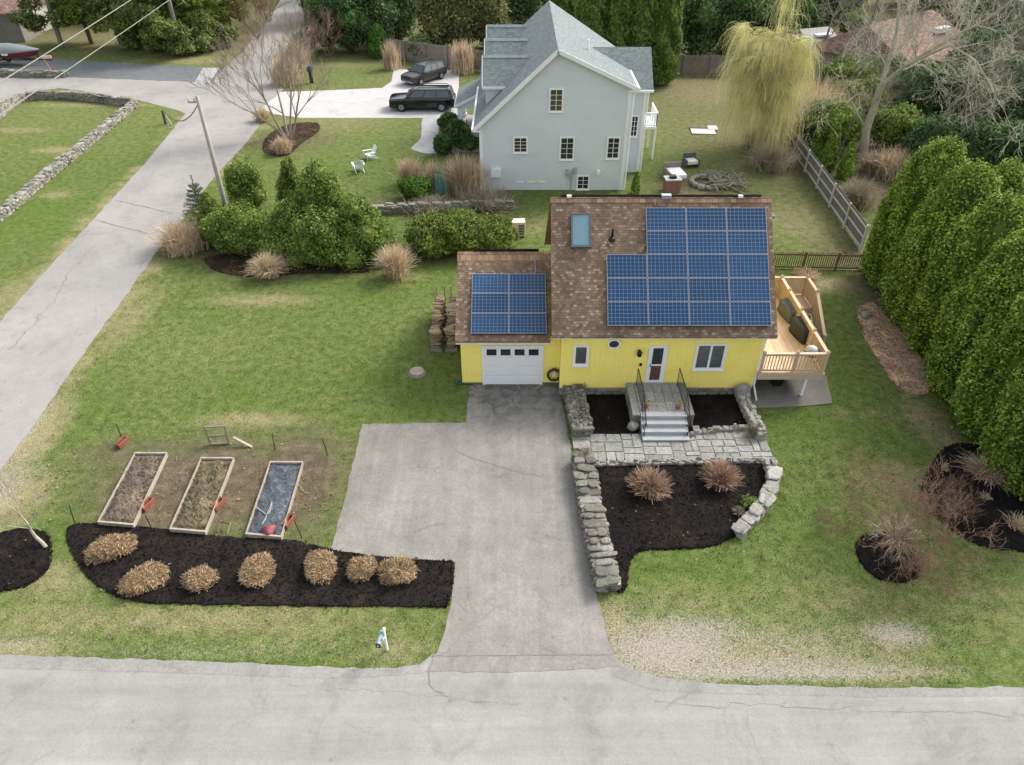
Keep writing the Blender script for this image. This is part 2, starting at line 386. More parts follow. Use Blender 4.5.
# ------------------------------------------------------------------ mesh builder
class MB:
    def __init__(s):
        s.v, s.f, s.mi, s.m = [], [], [], 0
    def add(s, vs, fs):
        o = len(s.v)
        s.v += [tuple(v) for v in vs]
        s.f += [tuple(i + o for i in f) for f in fs]
        s.mi += [s.m] * len(fs)
        return s
    def box(s, x0, x1, y0, y1, z0, z1):
        return s.add([(x0, y0, z0), (x1, y0, z0), (x1, y1, z0), (x0, y1, z0), (x0, y0, z1), (x1, y0, z1), (x1, y1, z1), (x0, y1, z1)],
                     [(3, 2, 1, 0), (4, 5, 6, 7), (0, 1, 5, 4), (1, 2, 6, 5), (2, 3, 7, 6), (3, 0, 4, 7)])
    def frustum(s, b0, b1, z0, t0, t1, z1):
        return s.add([(b0[0], b0[1], z0), (b1[0], b0[1], z0), (b1[0], b1[1], z0), (b0[0], b1[1], z0),
                      (t0[0], t0[1], z1), (t1[0], t0[1], z1), (t1[0], t1[1], z1), (t0[0], t1[1], z1)],
                     [(3, 2, 1, 0), (4, 5, 6, 7), (0, 1, 5, 4), (1, 2, 6, 5), (2, 3, 7, 6), (3, 0, 4, 7)])
    def bar(s, a, b, w, h, up=(0, 0, 1)):
        a, b = Vector(a), Vector(b)
        d = (b - a).normalized()
        u = Vector(up)
        if abs(d.dot(u)) > .98: u = Vector((0, 1, 0))
        x = d.cross(u).normalized(); y = x.cross(d).normalized()
        vs = []
        for p in (a, b):
            for sx, sy in ((-1, -1), (1, -1), (1, 1), (-1, 1)):
                vs.append(p + x * (w / 2 * sx) + y * (h / 2 * sy))
        return s.add(vs, [(3, 2, 1, 0), (4, 5, 6, 7), (0, 1, 5, 4), (1, 2, 6, 5), (2, 3, 7, 6), (3, 0, 4, 7)])
    def tube(s, pts, rads, n=8, cap=True):
        pts = [Vector(p) for p in pts]
        if isinstance(rads, (int, float)): rads = [rads] * len(pts)
        vs, fs = [], []
        ref = None
        for i, p in enumerate(pts):
            d = (pts[min(i + 1, len(pts) - 1)] - pts[max(i - 1, 0)])
            d = d.normalized() if d.length > 1e-9 else Vector((0, 0, 1))
            if ref is None or abs(ref.dot(d)) > .95:
                ref = Vector((1, 0, 0)) if abs(d.x) < .8 else Vector((0, 1, 0))
            x = (ref - d * ref.dot(d)).normalized(); y = d.cross(x)
            ref = x
            for k in range(n):
                a = 2 * math.pi * k / n
                vs.append(p + (x * math.cos(a) + y * math.sin(a)) * rads[i])
        for i in range(len(pts) - 1):
            for k in range(n):
                k2 = (k + 1) % n
                fs.append((i * n + k, i * n + k2, (i + 1) * n + k2, (i + 1) * n + k))
        if cap:
            fs.append(tuple(range(n - 1, -1, -1)))
            fs.append(tuple((len(pts) - 1) * n + k for k in range(n)))
        return s.add(vs, fs)
    def prism(s, poly, a, b, axis):
        """poly 2D outline extruded between a and b along axis x, y or z (poly coordinates are the other two axes in order)"""
        def pt(q, t):
            return {'x': (t, q[0], q[1]), 'y': (q[0], t, q[1]), 'z': (q[0], q[1], t)}[axis]
        n = len(poly)
        vs = [pt(q, a) for q in poly] + [pt(q, b) for q in poly]
        fs = [tuple(range(n - 1, -1, -1)), tuple(range(n, 2 * n))]
        fs += [(i, (i + 1) % n, n + (i + 1) % n, n + i) for i in range(n)]
        return s.add(vs, fs)
    def lathe(s, prof, c=(0, 0, 0), n=16):
        vs, fs = [], []
        for r, z in prof:
            for k in range(n):
                a = 2 * math.pi * k / n
                vs.append((c[0] + r * math.cos(a), c[1] + r * math.sin(a), c[2] + z))
        for i in range(len(prof) - 1):
            for k in range(n):
                k2 = (k + 1) % n
                fs.append((i * n + k, i * n + k2, (i + 1) * n + k2, (i + 1) * n + k))
        fs.append(tuple(range(n - 1, -1, -1))); fs.append(tuple((len(prof) - 1) * n + k for k in range(n)))
        return s.add(vs, fs)
    def loft(s, rings, close=True):
        n = len(rings[0]); vs = [p for r in rings for p in r]; fs = []
        for i in range(len(rings) - 1):
            for k in range(n):
                k2 = (k + 1) % n
                fs.append((i * n + k, i * n + k2, (i + 1) * n + k2, (i + 1) * n + k))
        fs.append(tuple(range(n - 1, -1, -1))); fs.append(tuple((len(rings) - 1) * n + k for k in range(n)))
        return s.add(vs, fs)
    def build(s, name, mat, parent=None, smooth=False, uv=True, bevel=0, fixn=True, loc=None, rz=0):
        me = bpy.data.meshes.new(name)
        me.from_pydata(s.v, [], s.f)
        mats = mat if isinstance(mat, (list, tuple)) else [mat]
        for m in mats: me.materials.append(m)
        if len(mats) > 1: me.polygons.foreach_set("material_index", s.mi)
        if fixn:
            bm = bmesh.new(); bm.from_mesh(me); bmesh.ops.recalc_face_normals(bm, faces=bm.faces); bm.to_mesh(me); bm.free()
        if uv: auto_uv(me)
        if smooth: me.polygons.foreach_set("use_smooth", [True] * len(me.polygons))
        me.update()
        o = bpy.data.objects.new(name, me)
        C.objects.link(o)
        if parent is not None: o.parent = parent
        if loc is not None: o.location = loc
        if rz: o.rotation_euler.z = rz
        if bevel:
            b = o.modifiers.new("bevel", 'BEVEL'); b.width = bevel; b.segments = 2; b.limit_method = 'ANGLE'
        return o

def auto_uv(me):
    uvl = me.uv_layers.new(name="UVMap")
    Z = Vector((0, 0, 1))
    for p in me.polygons:
        n = p.normal
        if abs(n.z) > .99: t, b = Vector((1, 0, 0)), Vector((0, 1, 0))
        else:
            t = Z.cross(n).normalized(); b = n.cross(t)
        for li in p.loop_indices:
            co = me.vertices[me.loops[li].vertex_index].co
            uvl.data[li].uv = (co.dot(t), co.dot(b))

def np_obj(name, V, Fq, mat, parent=None, attrs=None, loc=None, rz=0, link=True):
    """mesh from arrays: V (n,3), Fq list of arrays of faces (quads and / or tris)"""
    me = bpy.data.meshes.new(name)
    Fq = Fq if isinstance(Fq, list) else [Fq]
    Fq = [f for f in Fq if len(f)]
    nl = sum(f.size for f in Fq); npoly = sum(len(f) for f in Fq)
    me.vertices.add(len(V)); me.vertices.foreach_set("co", np.ascontiguousarray(V, dtype=np.float32).ravel())
    me.loops.add(nl); me.loops.foreach_set("vertex_index", np.concatenate([f.ravel() for f in Fq]).astype(np.int32))
    tot = np.concatenate([np.full(len(f), f.shape[1]) for f in Fq])
    st = np.concatenate([[0], np.cumsum(tot)[:-1]])
    me.polygons.add(npoly); me.polygons.foreach_set("loop_start", st.astype(np.int32))
    me.update(calc_edges=True); me.validate()
    me.materials.append(mat)
    for k, a in (attrs or {}).items():
        at = me.attributes.new(k, 'FLOAT', 'POINT'); at.data.foreach_set("value", a.astype(np.float32))
    o = bpy.data.objects.new(name, me)
    if link: C.objects.link(o)
    if parent is not None: o.parent = parent
    if loc is not None: o.location = loc
    if rz: o.rotation_euler.z = rz
    return o

def tag(o, label, cat, group=None):
    o['label'] = label; o['category'] = cat
    if group: o['group'] = group
    return o

def struct(o, label=None):
    o['kind'] = 'structure'
    if label: o['label'] = label
    return o

def thing(name, label, cat, loc=(0, 0, 0), rz=0, group=None):
    o = bpy.data.objects.new(name, None)
    o.empty_display_size = .3
    C.objects.link(o); o.location = loc; o.rotation_euler.z = rz
    return tag(o, label, cat, group)

def dup(root, loc, rz=0, scale=1.0, label=None, group=None):
    r = root.copy(); C.objects.link(r); r.location = loc; r.rotation_euler.z = rz
    r.scale = (scale,) * 3 if isinstance(scale, (int, float)) else scale
    if label: r['label'] = label
    if group: r['group'] = group
    for ch in list(root.children):
        c = ch.copy(); C.objects.link(c); c.parent = r
        for g in ch.children:
            d = g.copy(); C.objects.link(d); d.parent = c
    return r

# ------------------------------------------------------------------ outlines on the ground
def smooth_poly(pts, n=6, closed=True):
    pts = [Vector(p) for p in pts]
    out = []; m = len(pts)
    rng_i = range(m) if closed else range(m - 1)
    for i in rng_i:
        if closed: p0, p1, p2, p3 = pts[i - 1], pts[i], pts[(i + 1) % m], pts[(i + 2) % m]
        else: p0, p1, p2, p3 = pts[max(i - 1, 0)], pts[i], pts[i + 1], pts[min(i + 2, m - 1)]
        for k in range(n):
            t = k / n
            out.append(.5 * ((2 * p1) + (p2 - p0) * t + (2 * p0 - 5 * p1 + 4 * p2 - p3) * t * t + (3 * p1 - p0 - 3 * p2 + p3) * t ** 3))
    if not closed: out.append(pts[-1])
    return out

def rag(pts, step=.25, amp=.03, closed=True):
    """resample an outline and roughen it, as a worn edge is"""
    out = []
    m = len(pts)
    for i in range(m if closed else m - 1):
        a, b = Vector(pts[i]), Vector(pts[(i + 1) % m])
        k = max(1, min(400, int((b - a).length / step)))
        for j in range(k):
            q = a.lerp(b, j / k)
            out.append(Vector((q.x + random.gauss(0, amp), q.y + random.gauss(0, amp), q.z)))
    return out

def px(pl): return [P(*p) for p in pl]
def flat(pts): return [Vector((p[0], p[1], 0)) for p in pts]

def sheet(name, pts, z, mat, thick=0):
    pts = flat(pts)
    tri = tessellate_polygon([pts])
    mb = MB()
    mb.add([(p.x, p.y, z) for p in pts], tri)
    if thick:
        n = len(pts)
        mb.add([(p.x, p.y, z) for p in pts] + [(p.x, p.y, z - thick) for p in pts], [(i, (i + 1) % n, n + (i + 1) % n, n + i) for i in range(n)])
    o = mb.build(name, mat)
    me = o.data
    if me.polygons and me.polygons[0].normal.z < 0 and not thick: me.flip_normals()
    return o

def inside(poly, X, Y):
    r = np.zeros(X.shape, bool)
    n = len(poly)
    for i in range(n):
        x1, y1 = poly[i][0], poly[i][1]; x2, y2 = poly[(i + 1) % n][0], poly[(i + 1) % n][1]
        if y1 == y2: continue
        c = ((y1 > Y) != (y2 > Y)) & (X < (x2 - x1) * (Y - y1) / (y2 - y1) + x1)
        r ^= c
    return r

SIDE_ROAD = px([(-130, 463), (1, 320), (148, 160), (183, 117), (205, 90), (226, 66), (243, 52), (262, 26), (285, -6), (312, -6), (308, 40), (296, 70), (281, 92), (266, 108), (258, 128), (240, 150), (216, 175), (160, 248), (85, 352), (0, 472), (-60, 560)])
FRONT_ROAD = px([(-420, 640), (0, 655), (120, 659), (220, 662), (330, 668), (395, 669), (418, 664), (434, 654), (520, 656), (612, 655), (626, 668), (660, 678), (720, 684), (860, 688), (1024, 688), (1400, 690), (1500, 960), (-600, 960)])
CROSS_ROAD = px([(-160, 120), (-160, 82), (0, 77), (60, 77), (215, 83), (232, 74), (222, 100), (190, 118), (183, 112), (150, 103), (128, 98), (60, 88), (30, 92), (0, 103)])
SIDE_DRIVE = px([(-140, 70), (-60, 62), (40, 58), (215, 68), (228, 70), (218, 85), (60, 77), (-100, 78)])
DRIVE = px([(469, 386), (482, 381.5), (543, 381.5), (557, 384), (566, 420), (576, 480), (588, 545), (598, 600), (608, 640), (622, 668), (520, 672), (425, 672), (436, 655), (446, 630), (452, 600), (455, 563), (330, 553), (345, 500), (362, 424), (466, 423)])
CONC = px([(262, 108), (281, 92), (340, 90), (382, 88), (391, 82), (394, 69.5), (459, 70), (459, 118), (300, 118), (272, 114)])
PATH = px([(423, 118), (440, 118), (438, 132), (443, 146), (441, 152), (428, 154), (413, 150), (412, 147), (421, 137)])
WALK = [P(x, y) for x, y in [(574, 437), (690, 433), (742, 428), (766, 447), (768, 462), (586, 463)]]
MAIN_BED = smooth_poly(px([(598, 463), (680, 462), (762, 461), (772, 470), (768, 495), (750, 520), (734, 536), (712, 546), (680, 549), (648, 550), (633, 555), (628, 568), (626, 584), (620, 592), (612, 575), (605, 520)]), 5)
UL_BED = px([(582, 394), (628, 393), (640, 436), (590, 437)])
UR_BED = px([(682, 394), (738, 393), (752, 428), (680, 433)])
LOW_BED = smooth_poly(px([(70, 527), (120, 526), (180, 532), (235, 538), (290, 541), (322, 548), (346, 553), (400, 559), (440, 562), (452, 563), (452, 582), (447, 604), (438, 607), (380, 606), (300, 606), (180, 604), (130, 600), (98, 585), (76, 560)]), 4)
LEFT_BED = smooth_poly(px([(-60, 545), (0, 534), (20, 530), (44, 533), (50, 545), (49, 566), (30, 584), (0, 591), (-50, 590)]), 5)
CIRC_BED = smooth_poly(px([(857, 545), (866, 536), (888, 534), (908, 543), (919, 562), (915, 577), (898, 582), (876, 577), (861, 562)]), 5)
RIGHT_BED = smooth_poly(px([(950, 446), (934, 462), (921, 488), (928, 508), (948, 527), (980, 545), (1024, 552), (1080, 556), (1120, 500), (1060, 450), (985, 446)]), 5)
STRIP_BED = smooth_poly(px([(858, 312), (872, 303), (892, 322), (918, 353), (931, 383), (920, 396), (898, 387), (876, 358), (864, 335)]), 5)
BED_TREE = smooth_poly(px([(264, 152), (268, 136), (288, 125), (315, 123), (319, 131), (302, 143), (286, 156)]), 4)
BED_SHRUB = smooth_poly(px([(206, 258), (240, 255), (300, 266), (360, 268), (362, 273), (300, 274), (252, 277), (216, 271)]), 4)
HOUSE_FT = [(2.0, 24), (10.3, 24), (10.3, 31.7), (2, 31.7)]
GAR_FT = [(-2.3, 24.7), (2.1, 24.7), (2.1, 31), (-2.3, 31)]
SLAB = [P(x, y) for x, y in [(738, 376), (826, 376), (832, 404), (800, 407), (748, 409)]]
GREY_FT = [(-2.1, 46.3), (7.5, 46.3), (9, 49.5), (9, 60), (-2.1, 62)]

BLOBS = {  # px, py, rx, ry (metres), strength
 'dry': [(660, 650, 2.2, 1.0, .55), (740, 655, 4.0, .75, .45), (650, 632, 1.5, .6, .45), (890, 642, 1.2, .7, .45), (790, 640, 3.5, 1.0, .35), (870, 672, 2.2, .45, .45), (610, 622, .7, .9, .6),
         (895, 485, 1.6, 1.5, .5), (905, 520, 1.6, .8, .4), (860, 415, 1.6, .5, .3), (925, 420, .7, 1.6, .6), (945, 440, .6, .8, .6), (980, 600, 4, 2, .25), (700, 600, 3, 1, .3), (830, 600, 4, 1.2, .3),
         (30, 440, 1.0, 2.6, .8), (10, 500, 1.3, 1.6, .75), (60, 580, 1.5, 1.0, .45), (200, 620, 6, .6, .45), (60, 620, 3, .7, .4), (400, 650, 1.6, .6, .35), (300, 640, 2.0, .5, .3), (20, 650, 2, .4, .5),
         (30, 295, 2.5, 2.5, .55), (120, 215, 1.6, 5, .45), (60, 150, 2.2, .8, .6), (55, 195, 1.2, .7, .5), (15, 130, 4, 1, .4), (95, 105, 6, .8, .5),
         (250, 420, 2.2, .5, .6), (180, 350, 5, 3, .22), (420, 330, 4, 3, .15), (260, 300, 3, .7, .5), (400, 276, 1.5, .5, .5), (130, 320, 1.2, 4, .4),
         (340, 120, 7, 5, .32), (430, 70, 8, 3, .3), (230, 40, 10, 6, .55), (210, 60, 6, 2, .5), (700, 90, 5, 6, .45), (720, 130, 4, 3, .35), (800, 220, 3.5, 4, .4), (820, 285, 2.4, .8, .65), (700, 200, 4, 2, .35), (540, 225, 2, 2, .35), (330, 65, 8, 2, .35), (100, 40, 12, 5, .4)],
 'soil': [(880, 190, 3, 6, .9), (890, 160, 6, 5, 1.0), (950, 170, 9, 6, 1.0), (830, 100, 6, 8, .9), (200, 485, 3.2, 1.9, 1.7), (290, 480, 1.7, 2.2, 1.5), (140, 455, 2.4, .8, .8), (160, 505, 1.3, 1.3, 1.3), (310, 520, 1.2, 1.0, .55), (110, 500, 1.0, 1.6, .35), (240, 455, 3.0, .6, .55),
          (790, 165, 4.2, 3.2, .85), (770, 120, 4, 5, .55), (850, 255, 2.0, 2.5, .75), (880, 300, 1.2, 2.5, .8), (870, 285, 1.5, 1.6, .7), (422, 374, .5, .35, .6), (290, 140, 3.2, 2.2, .8), (228, 266, 1.2, .7, .85), (265, 277, 1.6, .6, .5),
          (440, 205, 5, 1.4, .8), (470, 190, 2.2, 2, .8), (330, 262, 4.5, .9, .6), (460, 258, 3.4, .6, .6), (210, 245, 2.8, 1.8, .7), (690, 185, 3, 2, .8), (730, 180, 2.5, 2, .6), (640, 185, 1.0, 1.2, .4), (150, 52, 12, 3, .3), (276, 75, 4, 10, .7), (830, 120, 9, 9, .8), (900, 140, 16, 12, .9), (950, 60, 40, 30, .9), (690, 66, 8, 3, .8), (420, 55, 14, 2, .7), (350, 30, 16, 12, .8), (650, 30, 20, 14, .8), (120, 15, 25, 14, .5), (12, 515, .5, .4, .5)],
 'bare': [(668, 652, 2.1, 1.0, 1.0), (735, 670, 4.5, .32, 1.0), (810, 672, 3.4, .26, .9), (690, 632, 1.8, .55, .8), (895, 634, 1.0, .4, .85), (630, 640, .9, 1.2, .45), (770, 650, 3.6, .9, .42), (15, 440, .5, 2.4, .7), (0, 490, .8, 1.6, .6), (35, 420, .4, 1.6, .6), (10, 645, 1.6, .3, .5), (200, 650, 5, .18, .4), (270, 140, .4, .5, .3), (60, 262, .6, 5, .25)],
 'lush': [(400, 395, 3, 2.5, .55), (250, 360, 5, 3, .35), (110, 400, 1.6, 2, .5), (95, 500, .8, 2.5, .6), (660, 575, 3.2, .8, .8), (820, 420, 1.6, 1.6, .7), (40, 215, 4, 6, .45), (90, 180, 3, 5, .5), (660, 150, 2.2, 5, .5), (440, 170, 3, 2, .4), (395, 160, 4, 2, .5), (560, 215, 2, 1.5, .4), (380, 300, 4, 3, .3), (440, 640, .8, .8, .3), (830, 395, 1.4, .8, .7), (790, 525, 2, 1, .4)]}
for a, b, n_, st in (((1, 322), (148, 162), 22, .62), ((0, 474), (160, 250), 26, .55), ((218, 176), (262, 122), 10, .45), ((205, 92), (150, 160), 8, .4)):
    for k in range(n_): BLOBS['dry'].append((a[0] + (b[0] - a[0]) * k / n_ + random.uniform(-4, 4), a[1] + (b[1] - a[1]) * k / n_, random.uniform(.5, 1.1), random.uniform(.5, 1.1), st * random.uniform(.5, 1.2)))
BW = {k: [(P(a, b), rx, ry, s) for a, b, rx, ry, s in v] for k, v in BLOBS.items()}

def masks(X, Y):
    out = {}
    for k, v in BW.items():
        r = np.zeros(X.shape)
        for c, rx, ry, s in v:
            d = ((X - c.x) / rx) ** 2 + ((Y - c.y) / ry) ** 2
            r = np.maximum(r, s * np.exp(-d * .8))
        out[k] = r
    out['soil'] = np.minimum(out['soil'], 1.05)
    out['lush'] = out['lush'] * .55
    far = np.clip((Y - 75) / 20, 0, 1) * .55
    out['soil'] = np.maximum(out['soil'], far)
    base = .06 + .12 * np.clip((Y - 45) / 15, 0, 1)
    out['dry'] = np.maximum(out['dry'], base)
    return out

def make_ground():
    xs = np.concatenate([np.linspace(-900, -60, 22)[:-1], np.arange(-60, 50, .3), np.linspace(50, 900, 22)])
    ys = np.concatenate([np.linspace(-300, 6, 10)[:-1], np.arange(6, 100, .3), np.linspace(100, 1800, 30)])
    X, Y = np.meshgrid(xs, ys)
    nx, ny = len(xs), len(ys)
    V = np.stack([X.ravel(), Y.ravel(), np.zeros(X.size)], 1)
    i = np.arange(nx * ny).reshape(ny, nx)
    Fq = np.stack([i[:-1, :-1].ravel(), i[:-1, 1:].ravel(), i[1:, 1:].ravel(), i[1:, :-1].ravel()], 1)
    struct(np_obj("ground", V, Fq, M['ground'], attrs=masks(V[:, 0], V[:, 1])), "lawn and bare ground round the houses")

make_ground()
struct(sheet("side_drive", rag(SIDE_DRIVE, .5, .05), .004, M['dark_asphalt']), "dark asphalt side drive behind the low stone wall")
struct(sheet("cross_road", rag(CROSS_ROAD, .5, .05), .008, M['side_road']), "pale cross road joining the side road")
struct(sheet("side_road", rag(SIDE_ROAD, .5, .025), .012, M['side_road']), "pale worn road running past the corner lot")
struct(sheet("front_road", rag(FRONT_ROAD, .3, .035), .008, M['road']), "pale worn road along the bottom")
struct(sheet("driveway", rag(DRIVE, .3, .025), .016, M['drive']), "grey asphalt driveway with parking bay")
KERB = px([(-420, 640), (0, 655), (120, 659), (220, 662), (330, 668), (395, 669), (418, 664), (424, 674), (330, 679), (200, 674), (0, 668), (-420, 655)])
struct(sheet("kerb_strip", rag(KERB, .3, .015), .012, M['kerb_asphalt']), "darker asphalt gutter strip left of the driveway")
KERB2 = px([(612, 655), (626, 668), (660, 678), (720, 684), (860, 688), (1024, 688), (1400, 690), (1400, 698), (1024, 696), (860, 697), (720, 694), (650, 690), (612, 676)])
struct(sheet("kerb_strip", rag(KERB2, .3, .015), .012, M['kerb_asphalt']), "darker asphalt gutter strip right of the driveway")
struct(sheet("concrete_drive", rag(CONC, .6, .02), .016, M['concrete'], .03), "white concrete drive beside the grey house")
struct(sheet("front_path", smooth_poly(PATH, 3), .020, M['pathconc']), "pale front path with a rounded end")
struct(sheet("painted_stop_bar", px([(203, 68), (219, 68), (210, 83), (193, 85)]), .018, M['pathconc']), "pale apron slab at the mouth of the side drive")
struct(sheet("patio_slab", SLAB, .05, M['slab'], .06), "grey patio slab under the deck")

def darken_drive():  # mottled darkening of the asphalt, stronger towards the garage
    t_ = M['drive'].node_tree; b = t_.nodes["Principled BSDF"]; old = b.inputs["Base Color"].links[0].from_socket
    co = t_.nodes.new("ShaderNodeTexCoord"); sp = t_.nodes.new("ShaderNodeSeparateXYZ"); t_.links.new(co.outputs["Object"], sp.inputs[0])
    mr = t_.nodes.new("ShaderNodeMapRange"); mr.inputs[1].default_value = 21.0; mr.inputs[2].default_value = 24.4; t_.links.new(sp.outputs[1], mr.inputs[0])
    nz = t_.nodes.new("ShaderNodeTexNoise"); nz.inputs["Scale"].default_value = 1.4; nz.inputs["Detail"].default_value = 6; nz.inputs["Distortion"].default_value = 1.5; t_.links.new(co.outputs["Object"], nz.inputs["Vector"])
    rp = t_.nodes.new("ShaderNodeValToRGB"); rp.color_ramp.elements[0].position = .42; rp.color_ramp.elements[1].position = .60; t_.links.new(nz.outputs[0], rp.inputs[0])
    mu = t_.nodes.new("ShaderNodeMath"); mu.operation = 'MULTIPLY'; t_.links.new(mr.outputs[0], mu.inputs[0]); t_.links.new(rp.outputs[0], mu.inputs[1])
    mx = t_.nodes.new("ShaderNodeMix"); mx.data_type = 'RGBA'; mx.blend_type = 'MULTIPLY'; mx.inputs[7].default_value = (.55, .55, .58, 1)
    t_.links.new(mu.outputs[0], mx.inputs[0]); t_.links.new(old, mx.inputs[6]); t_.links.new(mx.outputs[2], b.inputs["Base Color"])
darken_drive()

def crack(label, pl, w, z=.022, amp=.05):
    pts = rag(px(pl), .22, amp, closed=False) + [P(*pl[-1])]
    mb = MB(); vs = []
    for i, q in enumerate(pts):
        d = (pts[min(i + 1, len(pts) - 1)] - pts[max(0, i - 1)]).normalized(); nrm = Vector((-d.y, d.x, 0)); ww = w * random.uniform(.3, 1.2)
        vs += [(q + nrm * ww / 2).to_tuple()[:2] + (z,), (q - nrm * ww / 2).to_tuple()[:2] + (z,)]
    mb.add(vs, [(2 * i, 2 * i + 1, 2 * i + 3, 2 * i + 2) for i in range(len(pts) - 1)])
    return struct(mb.build("pavement_crack", CRACK), label)
CRACK = simple("crack_dark", (.170, .16, .147), .95, .3, 3)
crack("long crack across the middle of the driveway", [(455, 446), (462, 456), (480, 461), (500, 466), (520, 474), (540, 477)], .034)
crack("seam between driveway and front road", [(432, 656), (470, 656), (520, 655.5), (612, 655)], .03, amp=.01)
crack("short crack where the driveway meets the road", [(430, 657), (431, 672), (430, 684), (445, 694)], .025)
crack("upper seam across the side road", [(114, 200), (145, 207), (173, 214)], .09, .02, .03)
crack("lower seam across the side road", [(95, 220), (125, 228), (155, 235)], .09, .02, .03)
crack("long crack along the side road", [(10, 350), (35, 322), (55, 300), (70, 270), (95, 245)], .05, .02, .08)
crack("long crack along the front road", [(640, 700), (700, 706), (760, 704), (860, 712), (960, 712), (1024, 716)], .010, .014, .04)
crack("long crack along the front road, left part", [(330, 690), (400, 692), (470, 700), (520, 704)], .009, .014, .04)

def mulch(name, pts, z, mat, label, n_per_m2=130, sz=.07):
    o = sheet(name, rag(pts, .2, .025), z, mat, .05)
    p = np.array([(q.x, q.y) for q in pts])
    lo, hi = p.min(0), p.max(0)
    n = int((hi - lo).prod() * n_per_m2)
    X = rng.uniform(lo[0], hi[0], n); Y = rng.uniform(lo[1], hi[1], n)
    k = inside(pts, X, Y); X, Y = X[k], Y[k]
    m = len(pts); i = rng.integers(0, m, 8 * m); f = rng.uniform(0, 1, 8 * m)
    q0, q1 = p[i], p[(i + 1) % m]; e = q0 + (q1 - q0) * f[:, None] + rng.normal(0, .025, (8 * m, 2))
    X = np.concatenate([X, e[:, 0]]); Y = np.concatenate([Y, e[:, 1]]); n = len(X)
    zz = np.where(inside(pts, X, Y), z + .012, .02)
    c = np.stack([X, Y, zz], 1)
    V, Fq = leaf_quads(c, np.tile([0, 0, 1.0], (n, 1)), sz, .28, .5)
    me = o.data
    base = [tuple(v.co) for v in me.vertices]; fs = [tuple(f.vertices) for f in me.polygons]
    nb = len(base)
    me.clear_geometry()
    me.from_pydata(base + V.tolist(), [], fs + (Fq + nb).tolist()); me.update()
    return struct(o, label)

def unit(a):
    return a / np.maximum(np.linalg.norm(a, axis=-1, keepdims=True), 1e-9)

def leaf_quads(c, nrm, size, aspect=.6, jit=.6, along=None, avar=.35):
    """diamond leaves at points c facing about nrm; along: preferred direction of the long axis"""
    n = len(c)
    N = unit(nrm + rng.normal(0, jit, (n, 3)))
    t = rng.normal(0, 1, (n, 3)) if along is None else along + rng.normal(0, .35, (n, 3))
    t = unit(t - N * (t * N).sum(1, keepdims=True))
    b = np.cross(N, t)
    s = size * rng.uniform(1 - avar, 1 + avar, (n, 1))
    V = np.empty((n, 4, 3))
    V[:, 0] = c - t * s; V[:, 1] = c + b * s * aspect; V[:, 2] = c + t * s; V[:, 3] = c - b * s * aspect
    return V.reshape(-1, 3), np.arange(n * 4).reshape(n, 4)

for nm, pts, z, mt, lb in [("mulch_bed", MAIN_BED, .05, 'mulch', "black mulch bed below the flagstone walk"), ("mulch_bed", UL_BED, .05, 'mulch', "black mulch square left of the entry steps"),
                           ("mulch_bed", UR_BED, .05, 'mulch', "black mulch square right of the entry steps"), ("mulch_bed", LOW_BED, .05, 'mulch', "long black mulch bed below the raised beds"),
                           ("mulch_bed", LEFT_BED, .05, 'mulch', "round black mulch bed under the small bare tree"), ("mulch_bed", CIRC_BED, .05, 'mulch', "small round black mulch bed on the lawn"),
                           ("mulch_bed", RIGHT_BED, .05, 'mulch', "black mulch bed at the foot of the tall hedge trees"), ("bark_bed", BED_TREE, .03, 'darkbark', "dark brown bed round the bare multi-stemmed tree"), ("bark_bed", BED_SHRUB, .03, 'darkbark', "dark brown bed below the pole-side shrubs"), ("bark_bed", STRIP_BED, .03, 'bark', "brown bark bed beside the tall hedge trees")]:
    mulch(nm, pts, z, M[mt], lb)

# lawn blades
def make_grass():
    n = 210000
    X = rng.uniform(-27, 22, n); Y = rng.uniform(10.2, 50, n)
    k = rng.uniform(0, 1, n) < np.clip(18 / Y, 0, 1) ** 1.3
    k &= np.abs(X) < Y * .85 + 4
    for poly in (SIDE_ROAD, FRONT_ROAD, DRIVE, WALK, MAIN_BED, UL_BED, UR_BED, LOW_BED, LEFT_BED, CIRC_BED, RIGHT_BED, STRIP_BED, HOUSE_FT, GAR_FT, SLAB, GREY_FT):
        k &= ~inside(poly, X, Y)
    X, Y = X[k], Y[k]
    m = masks(X, Y)
    k = rng.uniform(0, 1, len(X)) > np.clip(np.maximum(m['soil'] * 1.5, np.maximum(m['dry'] - .2, m['bare']) * 1.1), 0, .97)
    X, Y, dry, lush = X[k], Y[k], m['dry'][k], m['lush'][k]
    n = len(X)
    h = rng.uniform(.03, .075, n); a = rng.uniform(0, 2 * np.pi, n); ln = rng.uniform(0, .05, n); w = rng.uniform(.008, .018, n)
    b = np.stack([X, Y, np.zeros(n)], 1)
    s = np.stack([np.cos(a), np.sin(a), np.zeros(n)], 1) * w[:, None]
    tip = b + np.stack([np.sin(a) * ln, -np.cos(a) * ln, h], 1)
    V = np.stack([b - s, b + s, tip], 1).reshape(-1, 3)
    o = np_obj("grass", V, np.arange(n * 3).reshape(n, 3), L['grass'], attrs={'dry': np.repeat(dry, 3), 'lush': np.repeat(lush, 3)})
    o['kind'] = 'stuff'
make_grass()
